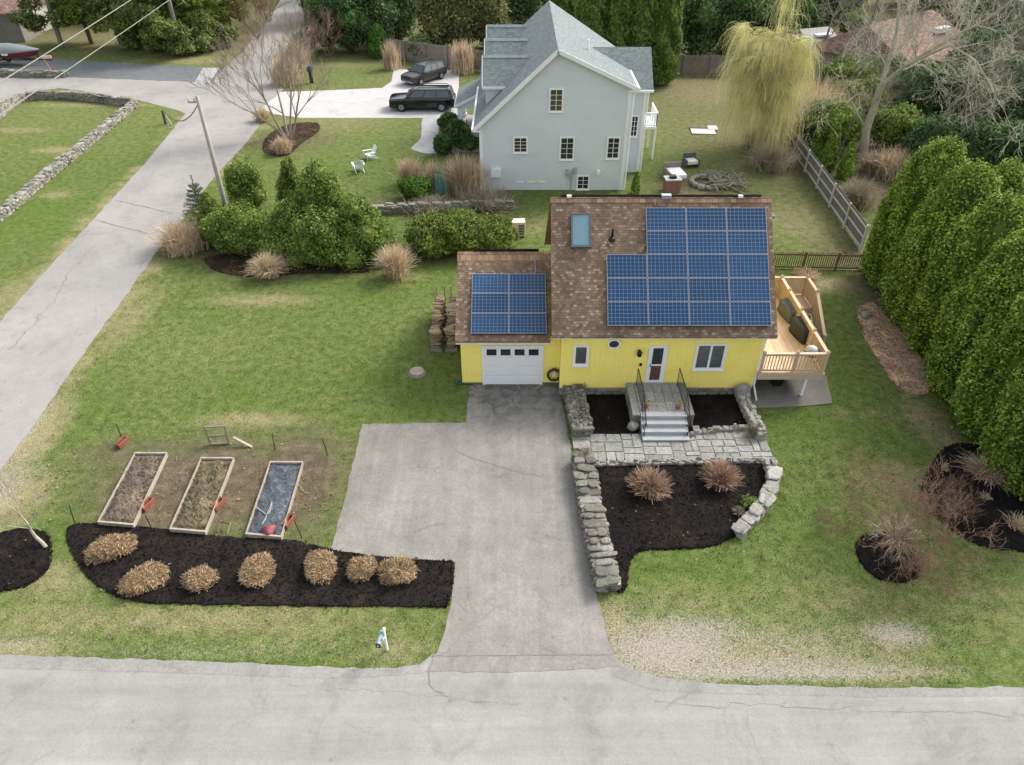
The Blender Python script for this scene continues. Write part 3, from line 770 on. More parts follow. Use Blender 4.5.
def litter():
    cs = []
    for x, y, r, n in ((330, 272, 3.2, 260), (270, 282, 1.6, 120), (397, 282, 1.6, 120), (460, 262, 2.5, 160), (880, 330, 1.4, 260), (905, 400, 1.2, 160), (940, 430, 1.0, 120), (200, 490, 3.0, 420), (300, 500, 1.3, 160), (890, 500, 1.6, 200), (60, 470, 2.0, 150), (820, 290, 2.0, 160), (230, 262, 2.0, 120), (300, 370, 8, 260), (700, 570, 6, 160), (850, 450, 3.5, 160), (200, 625, 6, 160)):
        c = P(x, y); q = rng.normal(0, 1, (n, 2)) * r * .6
        cs.append(np.stack([c.x + q[:, 0], c.y + q[:, 1], np.full(n, .055)], 1))
    c = np.concatenate(cs)
    k = np.ones(len(c), bool)
    for poly in (DRIVE, FRONT_ROAD, SIDE_ROAD, LOW_BED, HOUSE_FT, GAR_FT): k &= ~inside(poly, c[:, 0], c[:, 1])
    c = c[k]
    V, Fq = leaf_quads(c, np.tile([0, 0, 1.0], (len(c), 1)), .045, .6, .4)
    o = np_obj("fallen_leaves", V, Fq, leafmat('fallen_leaf', [(.10, .065, .035), (.19, .135, .075), (.29, .225, .14)], .1, .2)); o['kind'] = 'stuff'
litter()

# ------------------------------------------------------------------ stone work
def ico():
    bm = bmesh.new(); bmesh.ops.create_icosphere(bm, subdivisions=2, radius=1)
    V = np.array([v.co[:] for v in bm.verts]); Fc = np.array([[v.index for v in f.verts] for f in bm.faces]); bm.free()
    V = np.sign(V) * np.abs(V) ** .55
    V /= np.abs(V).max()
    return V, Fc
ICO_V, ICO_F = ico()

def stones(cs, sz, ang, jit=.13, tilt=.12):
    """irregular boxy stones: centres, half sizes (n,3), headings"""
    Vs, Fs = [], []
    for i, (c, s, a) in enumerate(zip(cs, sz, ang)):
        v = ICO_V * (1 + rng.normal(0, jit * .45, ICO_V.shape))
        sk = np.eye(3) + rng.normal(0, jit, (3, 3)) * .6
        v = v @ sk.T * np.array(s)
        m = np.array((Matrix.Rotation(a, 3, 'Z') @ Matrix.Rotation(rng.normal(0, tilt), 3, 'X') @ Matrix.Rotation(rng.normal(0, tilt), 3, 'Y')))
        Vs.append(v @ m.T + np.array(c)); Fs.append(ICO_F + i * len(ICO_V))
    return np.concatenate(Vs), np.concatenate(Fs)

def stone_wall(label, path, width, height, size=.28, mat='stone', slabs=True, row=.17, name="stone_wall", cap=.07, core=True):
    path = [Vector((p[0], p[1], 0)) for p in path]
    seg = [(path[i + 1] - path[i]).length for i in range(len(path) - 1)]
    tot = sum(seg)
    def at(s):
        s = max(0, min(tot - 1e-6, s))
        for i, l in enumerate(seg):
            if s <= l: 
                d = (path[i + 1] - path[i]) / l
                return path[i] + d * s, d
            s -= l
        return path[-1], (path[-1] - path[-2]).normalized()
    cs, sz, an = [], [], []
    nrow = max(1, int(round((height - (cap if slabs else 0)) / row)))
    rh = (height - (cap if slabs else 0)) / nrow
    for side in (-1, 1):
        for r in range(nrow):
            s = random.uniform(-.1, .1)
            while s < tot:
                l = size * random.uniform(.55, 1.5)
                p, d = at(s + l / 2)
                nrm = Vector((-d.y, d.x, 0))
                dep = width * random.uniform(.2, .3)
                q = p + nrm * side * (width / 2 - dep + random.gauss(0, .02))
                cs.append((q.x, q.y, rh * (r + .5))); sz.append((l * .5, dep, rh * .54)); an.append(math.atan2(d.y, d.x))
                s += l
    for e in (0, tot):
        p, d = at(e)
        for r in range(nrow):
            for k in range(max(1, int(width / .3))):
                nrm = Vector((-d.y, d.x, 0))
                q = p + nrm * ((k + .5) / max(1, int(width / .3)) - .5) * width * .9
                cs.append((q.x, q.y, rh * (r + .5))); sz.append((.1, .15, rh * .52)); an.append(math.atan2(d.y, d.x))
    s = -.05
    while s < tot:
        if slabs:
            l = size * random.uniform(1.3, 2.6)
            nn = random.choice((1, 2, 2, 3)) if size < .25 else (1 if random.random() < .55 else 2)
        else:
            l = size * random.uniform(.6, 1.3); nn = max(2, int(width / (size * .8)))
        p, d = at(s + l / 2); nrm = Vector((-d.y, d.x, 0))
        for k in range(nn):
            q = p + nrm * ((k + .5) / nn - .5) * width
            zz = height - cap * .4 if slabs else height - .06 + random.gauss(0, .035)
            q = q + nrm * random.gauss(0, .04); cs.append((q.x, q.y, zz + random.gauss(0, .03))); sz.append((l * random.uniform(.38, .5), width / nn * random.uniform(.38, .52), cap * random.uniform(.5, .8) if slabs else .09)); an.append(math.atan2(d.y, d.x) + random.gauss(0, .08))
        s += l
    V, Fc = stones(cs, sz, an, .13, .05)
    if core:
        mb = MB()
        for i in range(len(path) - 1):
            a, b = path[i], path[i + 1]
            z = (height - .08) / 2
            mb.bar((a.x, a.y, z), (b.x, b.y, z), width * .8, height - .09)
        o = mb.build(name, M['mortar'])
        me = o.data; bv = [tuple(v.co) for v in me.vertices]; bf = [tuple(f.vertices) for f in me.polygons]; nb = len(bv)
        me.clear_geometry(); me.from_pydata(bv + V.tolist(), [], bf + (Fc + nb).tolist())
        me.materials.clear(); me.materials.append(M[mat])
    else:
        o = np_obj(name, V, Fc, M[mat])
    return tag(o, label, "stone wall")

stone_wall("long dry stone wall with flat capstones edging the driveway", [P(582, 463), P(588, 500), P(597, 545), P(607, 590)], .85, .55, .17, 'stone', True, .11)
stone_wall("short mossy stone wall between driveway and house corner", [P(573, 394), P(577, 412), P(582, 437)], .85, .5, .19, 'stone', False)
stone_wall("curved pale block wall round the right end of the front bed", smooth_poly([P(768, 466), P(772, 482), P(765, 502), P(752, 520), P(738, 534)], 5, False), .5, .42, .33, 'cutstone', True)
stone_wall("jumbled pale stone wall under the downspout beside the deck", smooth_poly([P(741, 400), P(747, 415), P(757, 433), P(760, 440)], 3, False), .45, .42, .26, 'cutstone', False)
stone_wall("low row of pale edging stones above the front bed", [P(590, 466), P(640, 465), P(700, 463), P(764, 462)], .2, .16, .24, 'cutstone', False, .15, "edging_stones", core=False)
stone_wall("low row of pale edging stones above the flagstone walk", [P(684, 437), P(715, 432), P(746, 430)], .2, .2, .22, 'cutstone', False, .15, "edging_stones", core=False)

def field_wall(label, pl, w, h, s=.4):
    return stone_wall(label, smooth_poly([P(*p) for p in pl], 3, False), w, h, s, 'farstone', True, .2, cap=.09)
field_wall("long straight fieldstone wall running diagonally across the left lawns", [(-60, 262), (0, 220), (40, 186), (85, 149), (135, 107)], .6, .6, .3)
field_wall("curved fieldstone wall bordering the cross road", [(-70, 190), (-20, 140), (0, 118), (20, 103), (45, 99), (80, 100), (130, 106)], .55, .7, .3)
field_wall("low dark fieldstone wall in front of the covered boat", [(-60, 76), (0, 76), (35, 77), (66, 77)], .7, .6)
field_wall("low brown retaining wall behind the green hedge", [(372, 214), (420, 212), (470, 210), (512, 209)], .45, .6, .35)

def one_stone(label, p, s):
    V, Fc = stones([(p.x, p.y, s[2] * .8)], [s], [.6], .15, .1)
    return tag(np_obj("garden_stone", V, Fc, M['cutstone']), label, "stone")
one_stone("small white rock on the back lawn just right of the brown roof", P(771, 217), (.28, .16, .1))
one_stone("pale loose block at the foot of the entry steps", P(633, 429), (.22, .2, .2))
one_stone("pale rock standing under the downspout", P(741, 398), (.3, .28, .4))
one_stone("small white rock on the lawn by the tall hedge", P(861, 270), (.2, .14, .1))
one_stone("flat grey rock lying among dead grass by the hedge bed", P(866, 316), (.35, .25, .12))

# flagstone walk: one sheet of irregular cut stones
def walk():
    a, b = WALK[0], WALK[4]
    x0, x1 = min(p.x for p in WALK) - .1, max(p.x for p in WALK) + .1
    y0, y1 = min(p.y for p in WALK) - .1, max(p.y for p in WALK) + .1
    rects = []
    def split(r, d):
        xa, xb, ya, yb = r; w, h = xb - xa, yb - ya
        if (w < .85 and h < .6) or (d > 2 and w * h < .35) : rects.append(r); return
        t = random.uniform(.35, .65)
        if w > h * 1.25 or (w > h * .8 and random.random() < .5):
            m = xa + w * t; split((xa, m, ya, yb), d + 1); split((m, xb, ya, yb), d + 1)
        else:
            m = ya + h * t; split((xa, xb, ya, m), d + 1); split((xa, xb, m, yb), d + 1)
    split((x0, x1, y0, y1), 0)
    mb = MB()
    g = .018
    for xa, xb, ya, yb in rects:
        cx, cy = (xa + xb) / 2, (ya + yb) / 2
        if not inside(WALK, np.array([cx]), np.array([cy]))[0]: continue
        z = .075 + random.uniform(-.008, .008)
        j = lambda: random.uniform(-.012, .012)
        mb.frustum((xa + g, ya + g), (xb - g, yb - g), .02, (xa + g + .008 + j() * .5, ya + g + .008), (xb - g - .008, yb - g - .008 + j() * .5), z)
    mb.add([(p.x, p.y, .045) for p in WALK], [tuple(range(len(WALK)))])
    struct(mb.build("flagstone_walk", M['flag']), "pale flagstone walk from driveway to entry steps")
walk()

# ------------------------------------------------------------------ yellow house
def frame_window(parent, x0, x1, z0, z1, Y, fw=.09, cols=1, rows=1, gl='glass', face=-1, name="window", depth=.06, sill=True):
    """window standing proud of a wall that faces -y: casing, sashes with glazing bars, pane"""
    mb = MB()
    ya, yb = Y - depth, Y + .02
    mb.box(x0, x0 + fw, ya, yb, z0, z1); mb.box(x1 - fw, x1, ya, yb, z0, z1)
    mb.box(x0 + fw, x1 - fw, ya, yb, z1 - fw, z1); mb.box(x0 + fw, x1 - fw, ya, yb, z0, z0 + fw)
    bw = fw * (.45 if rows == 1 else .17)
    for c in range(1, cols):
        x = x0 + fw + (x1 - x0 - 2 * fw) * c / cols
        mb.box(x - bw, x + bw, ya + .012, yb - .01, z0 + fw, z1 - fw)
    for r in range(1, rows):
        z = z0 + fw + (z1 - z0 - 2 * fw) * r / rows
        mb.box(x0 + fw, x1 - fw, ya + .018, yb - .015, z - bw * .7, z + bw * .7)
    o = mb.build(name, M['white'], parent)
    g = MB(); g.box(x0 + fw * .9, x1 - fw * .9, Y - depth * .45, Y + .01, z0 + fw * .9, z1 - fw * .9)
    g.build("pane", M[gl], o)
    if sill:
        s = MB(); s.box(x0 - .04, x1 + .04, Y - depth - .05, Y - depth + .003, z0 - .04, z0 + .015); s.build("sill", M['white'], o)
    return o

def roof_slab(mb, x0, x1, e0, e1, thick=.08):
    """sloping slab from eave line e0 (y,z) to ridge line e1 (y,z)"""
    (ya, za), (yb, zb) = e0, e1
    mb.add([(x0, ya, za), (x1, ya, za), (x1, yb, zb), (x0, yb, zb), (x0, ya, za - thick), (x1, ya, za - thick), (x1, yb, zb - thick), (x0, yb, zb - thick)],
           [(0, 1, 2, 3), (7, 6, 5, 4), (0, 4, 5, 1), (1, 5, 6, 2), (2, 6, 7, 3), (3, 7, 4, 0)])

YH = thing("yellow_house", "yellow house with attached garage and brown shingle roof full of solar panels", "house", (6, 24, 0))
def yh(mb, name, mat, par=None, **k):
    o = mb.build(name, mat, None, **k)
    o.parent = par or YH
    o.matrix_parent_inverse = Matrix.Identity(4)
    if par is None: o.location = (-6, -24, 0)
    return o
YF = 24.0
x0w, x1w = 2.05, 10.28
EY, EZ, RY = 23.7, 3.21, 27.82
RZ = EZ + RY - EY
EY2 = 2 * RY - EY
GY, GX0, GX1 = 24.7, -2.18, 2.05
GEY, GEZ = 24.3, 2.58
GP = math.tan(R(31)); GRY = 27.95; GRZ = GEZ + (GRY - GEY) * GP

mb = MB()   # main walls: gabled prism
mb.prism([(YF, .38), (EY2 - .3, .38), (EY2 - .3, EZ + .12), (RY, RZ - .2), (YF, EZ + .13)], x0w, x1w, 'x')
for k in range(int((x1w - x0w) / .2) + 1):      # vertical battens
    x = x0w + k * .2
    mb.box(x, x + .022, YF - .010, YF + .004, .38, EZ + .12)
for k in range(37):
    y = YF + .1 + k * .2
    mb.box(x1w - .004, x1w + .010, y, y + .022, .38, min(EZ + .1 + (y - YF), EZ + .1 + (EY2 - .3 - y)))
yh(mb, "wall", M['yellow'])
mb = MB(); mb.box(x0w - .01, x1w + .01, YF - .02, EY2 - .32, -.05, .377)
cs, sz, an = [], [], []
for z in (.1, .28):
    x = x0w
    while x < x1w:
        l = random.uniform(.25, .6)
        cs.append((x + l / 2, YF - .02, z)); sz.append((l / 2, .06, .1)); an.append(0); x += l
    y = YF
    while y < EY2 - .4:
        l = random.uniform(.25, .6)
        cs.append((x1w + .01, y + l / 2, z)); sz.append((l / 2, .06, .1)); an.append(math.pi / 2); y += l
V, Fc = stones(cs, sz, an, .1, .03)
mb.add(V.tolist(), Fc.tolist())
yh(mb, "foundation", M['stone'])
mb = MB()
roof_slab(mb, 1.6, 10.68, (EY, EZ), (RY, RZ))
roof_slab(mb, 1.6, 10.68, (EY2, EZ), (RY, RZ))
roof = yh(mb, "roof", M['shingle'])
mb = MB(); mb.prism([(RY - .17, RZ - .14), (RY, RZ + .035), (RY + .17, RZ - .14), (RY + .16, RZ - .16), (RY, RZ), (RY - .16, RZ - .16)], 1.58, 10.7, 'x')
yh(mb, "ridge_cap", M['ridge'], roof)
mb = MB(); mb.box(1.62, 10.66, EY - .012, EY + .04, EZ - .115, EZ - .083); mb.box(1.66, 10.62, EY + .04, YF - .012, EZ - .11, EZ - .085)
yh(mb, "eave_trim", M['cream'])
for x in (10.30, 2.0):
    for s_ in (1, -1):
        a = (x, RY - s_ * (RY - EY) + s_ * .06, EZ - .13); b = (x, RY, RZ - .22)
        yh(MB().bar(a, b, .04, .16), "rake_trim", M['yellow'])
mb = MB(); mb.tube([(x1w + .06, YF - .05, EZ - .2), (x1w + .06, YF - .05, .55), (x1w + .1, YF - .12, .4), (x1w + .15, YF - .5, .06)], .045, 8)
yh(mb, "downspout", M['white'])
# corner boards
yh(MB().box(x1w - .12, x1w + .02, YF - .025, YF - .002, .38, EZ - .13), "corner_board", M['yellow'])
yh(MB().box(x0w - .02, x0w + .1, YF - .025, YF - .002, .38, EZ - .13), "corner_board", M['yellow'])

def win_on(px0, py0, px1, py1, Y, **k):
    xa, za = Wp(px0, py1, Y); xb, zb = Wp(px1, py0, Y)
    o = frame_window(None, xa, xb, za, zb, Y, **k)
    o.parent = YH; o.location = (-6, -24, 0)
    return o
win_on(572.5, 344.5, 589.5, 365, YF, fw=.1, gl='glass2')
win_on(692, 343, 728, 369, YF, fw=.1, cols=2, gl='glass2')
# oval window
xc, zc = Wp(614, 343.5, YF)
mb = MB()
n = 28
ro, ri = (.27, .235), (.205, .17)
ring = [[(xc + r[0] * math.cos(2 * math.pi * k / n), y, zc + r[1] * math.sin(2 * math.pi * k / n)) for k in range(n)] for r, y in ((ro, YF + .01), (ro, YF - .06), (ri, YF - .06), (ri, YF + .01))]
mb.loft(ring); mb.f = mb.f[:-2]; mb.mi = mb.mi[:-2]
ov = yh(mb, "oval_window", M['white'])
mb = MB(); mb.add([(xc + .21 * math.cos(2 * math.pi * k / n), YF - .03, zc + .175 * math.sin(2 * math.pi * k / n)) for k in range(n)], [tuple(range(n))])
yh(mb, "pane", M['glass'], ov)
# front door with storm door
xa, _ = Wp(644.5, 381, YF); xb, zt = Wp(668.5, 345, YF); zb = .69
mb = MB()
mb.box(xa, xa + .11, YF - .07, YF + .02, zb, zt); mb.box(xb - .11, xb, YF - .07, YF + .02, zb, zt); mb.box(xa + .11, xb - .11, YF - .07, YF + .02, zt - .11, zt)
mb.box(xa + .11, xb - .11, YF - .05, YF, zb, zb + .12); zm = zb + (zt - zb) * .48
mb.box(xa + .11, xb - .11, YF - .05, YF, zm - .035, zm + .035)
mb.box(xa + .11, xa + .17, YF - .055, YF, zb + .12, zt - .11); mb.box(xb - .17, xb - .11, YF - .055, YF, zb + .12, zt - .11)
dr = yh(mb, "front_door", M['white'])
mb = MB(); mb.box(xa + .165, xb - .165, YF - .03, YF - .012, zm + .03, zt - .105); yh(mb, "upper_pane", M['glass'], dr)
mb = MB(); mb.box(xa + .165, xb - .165, YF - .03, YF - .012, zb + .115, zm - .03); yh(mb, "lower_screen", M['screen'], dr)
mb = MB(); mb.box(xa + .12, xa + .145, YF - .11, YF - .055, zm - .06, zm + .06); yh(mb, "handle", M['black'], dr)
# wall lantern, bell
lx, lz = Wp(639, 352, YF)
mb = MB(); mb.lathe([(.03, -.16), (.09, -.10), (.11, .08), (.04, .16), (.015, .22)], (lx, YF - .14, lz), 8); mb.box(lx - .05, lx + .05, YF - .035, YF - .011, lz - .1, lz + .12); mb.bar((lx, YF - .03, lz + .1), (lx, YF - .14, lz + .17), .025, .025)
yh(mb, "wall_lantern", M['black'])
bx, bz = Wp(640.5, 364, YF)
mb = MB(); mb.lathe([(.05, -.05), (.06, 0), (.05, .05)], (bx, YF - .04, bz), 10); yh(mb, "doorbell", M['black'])

# garage wing
mb = MB()
mb.prism([(GY, .12), (31.0, .12), (31.0, GEZ), (GRY, GRZ - .22), (GY, GEZ + .1)], GX0, GX1 - .004, 'x')
for k in range(int((GX1 - GX0) / .2) + 1):
    x = GX0 + k * .2
    mb.box(x, x + .022, GY - .010, GY + .004, .12, GEZ + .02)
yh(mb, "garage_wall", M['yellow'])
mb = MB(); mb.box(GX0 - .02, GX1 - .01, GY - .02, 30.98, -.05, .118); yh(mb, "garage_foundation", M['mortar'])
mb = MB()
roof_slab(mb, -2.36, 1.595, (GEY, GEZ), (GRY, GRZ), .08)
roof_slab(mb, -2.36, 1.595, (31.3, GRZ - (31.3 - GRY) * GP), (GRY, GRZ), .08)
roof_slab(mb, 1.595, x0w, (GEY + .3, GEZ + .3 * GP - .003), (GRY, GRZ - .003), .12)
gr = yh(mb, "garage_roof", M['shingle'])
mb = MB(); mb.prism([(GRY - .4, GRZ - .4 * GP + .005), (GRY, GRZ + .03), (GRY + .2, GRZ - .1), (GRY, GRZ + .005)], -2.38, 2.05, 'x'); yh(mb, "ridge_cap", M['ridge'], gr)
mb = MB(); mb.box(-2.34, 1.6, GEY - .015, GEY + .06, GEZ - .16, GEZ - .083); mb.box(-2.3, 1.6, GEY + .06, GY - .012, GEZ - .15, GEZ - .11); yh(mb, "garage_eave_trim", M['cream'])
xa, zt = Wp(481.5, 345, GY); xb, _ = Wp(542.5, 381, GY)
mb = MB()
mb.box(xa, xa + .12, GY - .05, GY + .02, .03, zt); mb.box(xb - .12, xb, GY - .05, GY + .02, .03, zt); mb.box(xa + .12, xb - .12, GY - .05, GY + .02, zt - .1, zt)
ph = (zt - .1 - .03) / 4
for r in range(4):
    mb.box(xa + .12, xb - .12, GY - .03, GY + .01, .03 + r * ph + .008, .03 + (r + 1) * ph - .008)
    nc = 4; pw = (xb - xa - .24) / nc
    for c in range(nc):
        if r < 3: mb.box(xa + .12 + c * pw + .08, xa + .12 + (c + 1) * pw - .08, GY - .04, GY - .028, .03 + r * ph + .1, .03 + (r + 1) * ph - .1)
mb.box(xa + .12, xb - .12, GY - .012, GY + .012, .03, zt - .1)
gd = yh(mb, "garage_door", M['white'])
for c in range(4):
    mb = MB(); mb.box(xa + .12 + c * pw + .09, xa + .12 + (c + 1) * pw - .09, GY - .045, GY - .0285, .03 + 3 * ph + .09, .03 + 4 * ph - .10)
    yh(mb, "pane", M['glass'], gd)

# skylight, roof vent
SL = Vector((0, 1, 1)).normalized(); SN = Vector((0, -1, 1)).normalized()
def on_roof(pxx, pyy):
    d = ray(pxx, pyy); o = Vector((0, 0, H)); p0 = Vector((0, EY, EZ))
    t = (p0 - o).dot(SN) / d.dot(SN)
    return o + d * t
a, b = on_roof(571, 248), on_roof(590.5, 214)
def tilted_box(mb, x0, x1, base, s0, s1, h0, h1, sl=SL, sn=SN):
    vs = []
    for h in (h0, h1):
        for x, s in ((x0, s0), (x1, s0), (x1, s1), (x0, s1)):
            q = base + sl * s + sn * h; vs.append((x, q.y, q.z))
    mb.add(vs, [(3, 2, 1, 0), (4, 5, 6, 7), (0, 1, 5, 4), (1, 2, 6, 5), (2, 3, 7, 6), (3, 0, 4, 7)])
base = Vector((0, EY, EZ))
sa, sb = (a - base).dot(SL), (b - base).dot(SL)
mb = MB()
for x0, x1, s0, s1 in ((a.x, a.x + .07, sa, sb), (b.x - .07, b.x, sa, sb), (a.x + .07, b.x - .07, sa, sa + .09), (a.x + .07, b.x - .07, sb - .07, sb)):
    tilted_box(mb, x0, x1, base, s0, s1, -.02, .13)
sk = yh(mb, "skylight", simple("skylight_frame", (.10, .115, .125), .5, .1, 3))
mb = MB(); tilted_box(mb, a.x + .06, b.x - .06, base, sa + .08, sb - .06, .02, .10); yh(mb, "pane", M['skylight'], sk)
v = on_roof(612, 239)
mb = MB(); mb.tube([v - Vector((0, 0, .1)), v + Vector((0, 0, .45))], .05, 10); mb.lathe([(.16, -.05), (.12, .06), (.06, .1)], v, 10)
yh(mb, "vent_pipe", M['black'])

# solar panels
def panel_mesh(w, h):
    mb = MB()
    mb.m = 0
    t = .04; e = .021
    mb.box(0, w, 0, e, 0, t); mb.box(0, w, h - e, h, 0, t); mb.box(0, e, e, h - e, 0, t); mb.box(w - e, w, e, h - e, 0, t)
    fr = mb
    c = MB(); c.box(e - .002, w - e + .002, e - .002, h - e + .002, .005, t - .006)
    return fr, c
def add_panel_proto(w, h):
    fr, c = panel_mesh(w, h)
    f = fr.build("solar_panel", M['alu'])
    cell = c.build("cells", M['cells'], f)
    me = cell.data; uv = me.uv_layers[0].data
    for p in me.polygons:
        for li in p.loop_indices:
            co = me.vertices[me.loops[li].vertex_index].co
            uv[li].uv = (co.x / w, co.y / h)
    return f
def place_panels(w, h, spots, base, sl, sn, first=None):
    """spots: (x, distance up the slope); panels lie 9 cm above the shingles"""
    proto = add_panel_proto(w - .018, h - .018)
    ang = math.atan2(sl.z, sl.y)
    for i, (x, s) in enumerate(spots):
        if i == 0: o = proto
        else:
            o = proto.copy(); C.objects.link(o)
            for ch in proto.children:
                c = ch.copy(); C.objects.link(c); c.parent = o
        q = base + sl * s + sn * .09
        o.parent = YH
        o.location = (x - 6, q.y - 24, q.z)
        o.rotation_euler = (ang, 0, 0)
spots = []
for c in range(4):
    for r in range(3 if c == 0 else 5):
        spots.append((3.84 + c * 1.645, .43 + r * .987))
place_panels(1.645, .987, spots, base, SL, SN)
GS = Vector((0, math.cos(R(31)), math.sin(R(31)))); GN = Vector((0, -GS.z, GS.y)); gb = Vector((0, GEY, GEZ))
place_panels(1.575, .945, [(-1.70 + c * 1.575, .3 + r * .945) for c in range(2) for r in range(3)], gb, GS, GN)
# rails under the arrays
mb = MB(); tilted_box(mb, 3.86, 10.4, base, .50, .53, .0, .088); tilted_box(mb, 3.86, 10.4, base, 2.0, 2.04, .0, .088); tilted_box(mb, 5.5, 10.4, base, 4.6, 4.64, .0, .088)
yh(mb, "panel_rail", M['black'])
mb = MB(); tilted_box(mb, -1.68, 1.42, gb, .3, .33, .0, .088, GS, GN); tilted_box(mb, -1.68, 1.42, gb, 2.6, 2.64, .0, .088, GS, GN); yh(mb, "panel_rail", M['black'])
# panels on the rear slopes whose top edges stand above the ridges
def rear_panels(x0, n, w, ry, rz, p, up):
    for i in range(n):
        mb = MB(); x = x0 + i * w
        c, s = math.cos(p), math.sin(p)
        y0, z0 = ry + .02, rz + up
        vs = []
        for t in (0, -.045):
            for (xx, d) in ((x, 0), (x + w - .02, 0), (x + w - .02, 1.6), (x, 1.6)):
                vs.append((xx, y0 + d * c + t * s, z0 - d * s + t * c))
        mb.add(vs, [(0, 1, 2, 3), (7, 6, 5, 4), (0, 4, 5, 1), (1, 5, 6, 2), (2, 6, 7, 3), (3, 7, 4, 0)])
        yh(mb, "rear_solar_panel", M['black'])
rear_panels(2.0, 5, 1.66, RY, RZ, R(45), .13)
rear_panels(-1.7, 2, 1.45, GRY, GRZ, R(31), .16)
mb = MB(); cbx = on_roof(666, 197).x; mb.box(cbx - .2, cbx + .2, RY - .12, RY + .1, RZ - .02, RZ + .14); yh(mb, "junction_box", M['alu'])
for xx in (2.35, 9.4):
    mb = MB(); mb.box(xx - .09, xx + .09, RY - .1, RY + .05, RZ + .02, RZ + .12); yh(mb, "panel_bracket", M['white'])
mb = MB(); mb.tube([(on_roof(655, 205).x, *(base + SL * 5.5 + SN * .03)[1:]), (on_roof(655, 205).x, *(base + SL * 5.75 + SN * .03)[1:])], .02, 6); yh(mb, "conduit", M['alu'])
yh(MB().tube([(1.0, *(gb + GS * 3.2 + GN * .03)[1:]), (1.0, *(gb + GS * 4.15 + GN * .03)[1:])], .02, 6), "conduit", M['alu'])

# entry steps
ES = thing("entry_steps", "stone entry steps with black iron handrails below the front door", "steps", (6.1, 22.6, 0))
def at_es(mb, name, mat, **k):
    o = mb.build(name, mat, ES, **k); o.location = (-6.1, -22.6, 0); return o
SX0, SX1 = 4.93, 7.32
mb = MB(); mb.box(SX0, SX1, 22.1, YF - .025, .02, .615)
for xx in (SX0, SX1 - .28):
    mb.box(xx, xx + .28, 21.85, 22.1, .02, .61)
at_es(mb, "masonry_base", M['mortar'])
cs, sz, an = [], [], []
for z in (.12, .33, .52):
    for xx in (SX0, SX1):
        y = 21.85
        while y < YF - .1:
            l = random.uniform(.2, .45); cs.append((xx, y + l / 2, z)); sz.append((l / 2, .06, .11)); an.append(math.pi / 2); y += l
V, Fc = stones(cs, sz, an, .1, .03)
np_obj("side_stonework", V, Fc, M['stone'], ES, loc=(-6.1, -22.6, 0))
mb = MB()
for i in range(3):
    for j in range(5):
        w = (SX1 - SX0 - .5) / 5; d = (YF - .03 - 22.05) / 3
        mb.box(SX0 + .25 + j * w + .008, SX0 + .25 + (j + 1) * w - .008, 22.05 + i * d + .008, 22.05 + (i + 1) * d - .008, .6, .672 + random.uniform(-.004, .004))
mb.box(SX0 - .05, SX0 + .24, 21.85, YF - .03, .605, .668); mb.box(SX1 - .24, SX1 + .05, 21.85, YF - .03, .605, .668)
at_es(mb, "landing_slab", M['flag'])
for k in range(4):
    mb = MB(); z1 = .585 - .005 - k * .165 + .085
    yb = 22.07 - k * .29
    mb.box(SX0 + .27, SX1 - .27, yb - .30, yb + (.02 if k else .0), max(.02, z1 - .05), z1)
    mb.box(SX0 + .29, SX1 - .29, yb - .27, yb - .005, .02, z1 - .052)
    at_es(mb, "step", M['step'])
for xx in (SX0 + .33, SX1 - .33):
    mb = MB()
    a0 = Vector((xx, YF - .25, .67)); a1 = Vector((xx, 22.1, .67)); a2 = Vector((xx, 21.1, .05))
    up = Vector((0, 0, .92))
    mb.tube([a0, a0 + up], .016, 6); mb.tube([a1, a1 + up], .016, 6); mb.tube([a2, a2 + up], .016, 6)
    mb.tube([a0 + up, a1 + up, a2 + up, a2 + up + Vector((0, -.15, -.12))], .02, 6)
    mb.tube([a0 + up * .15, a1 + up * .15, a2 + up * .15], .012, 6)
    for k in range(1, 10):
        q = a0.lerp(a1, k / 10); mb.tube([q + up * .15, q + up], .008, 4)
    for k in range(1, 6):
        q = a1.lerp(a2, k / 6); mb.tube([q + up * .15, q + up], .008, 4)
    at_es(mb, "handrail", M['black'])

# ------------------------------------------------------------------ wooden deck
DK = thing("wooden_deck", "new pine deck with railings and side stairs attached to the yellow house", "deck", (11.7, 26.8, 0))
def dk(mb, name, mat, **k):
    o = mb.build(name, mat, DK, **k); o.location = (-11.7, -26.8, 0); return o
DZ = 1.35; dx0, dx1, dy0, dy1 = x1w + .03, 13.05, 23.75, 30.2
SXo = 14.3
mb = MB(); mb.box(dx0, dx1, dy0, dy1, DZ - .04, DZ); mb.box(dx1, SXo, 28.9, dy1, DZ - .04, DZ); dk(mb, "decking", M['deckfloor'])
mb = MB()
mb.box(dx0, dx1 + .03, dy0 - .04, dy0 - .002, DZ - .32, DZ - .01); mb.box(dx1 + .002, dx1 + .04, dy0, 28.88, DZ - .32, DZ - .01)
mb.box(dx0, SXo, dy1 + .002, dy1 + .04, DZ - .32, DZ - .01); mb.box(SXo + .002, SXo + .04, 28.9, dy1, DZ - .32, DZ - .01)
mb.box(dx1 + .04, SXo, 28.86, 28.9 - .002, DZ - .32, DZ - .01)
for k in range(15):
    y = dy0 + .3 + k * .42; mb.box(dx0, dx1, y, y + .04, DZ - .25, DZ - .042)
dk(mb, "rim_joist", M['deckwood'])
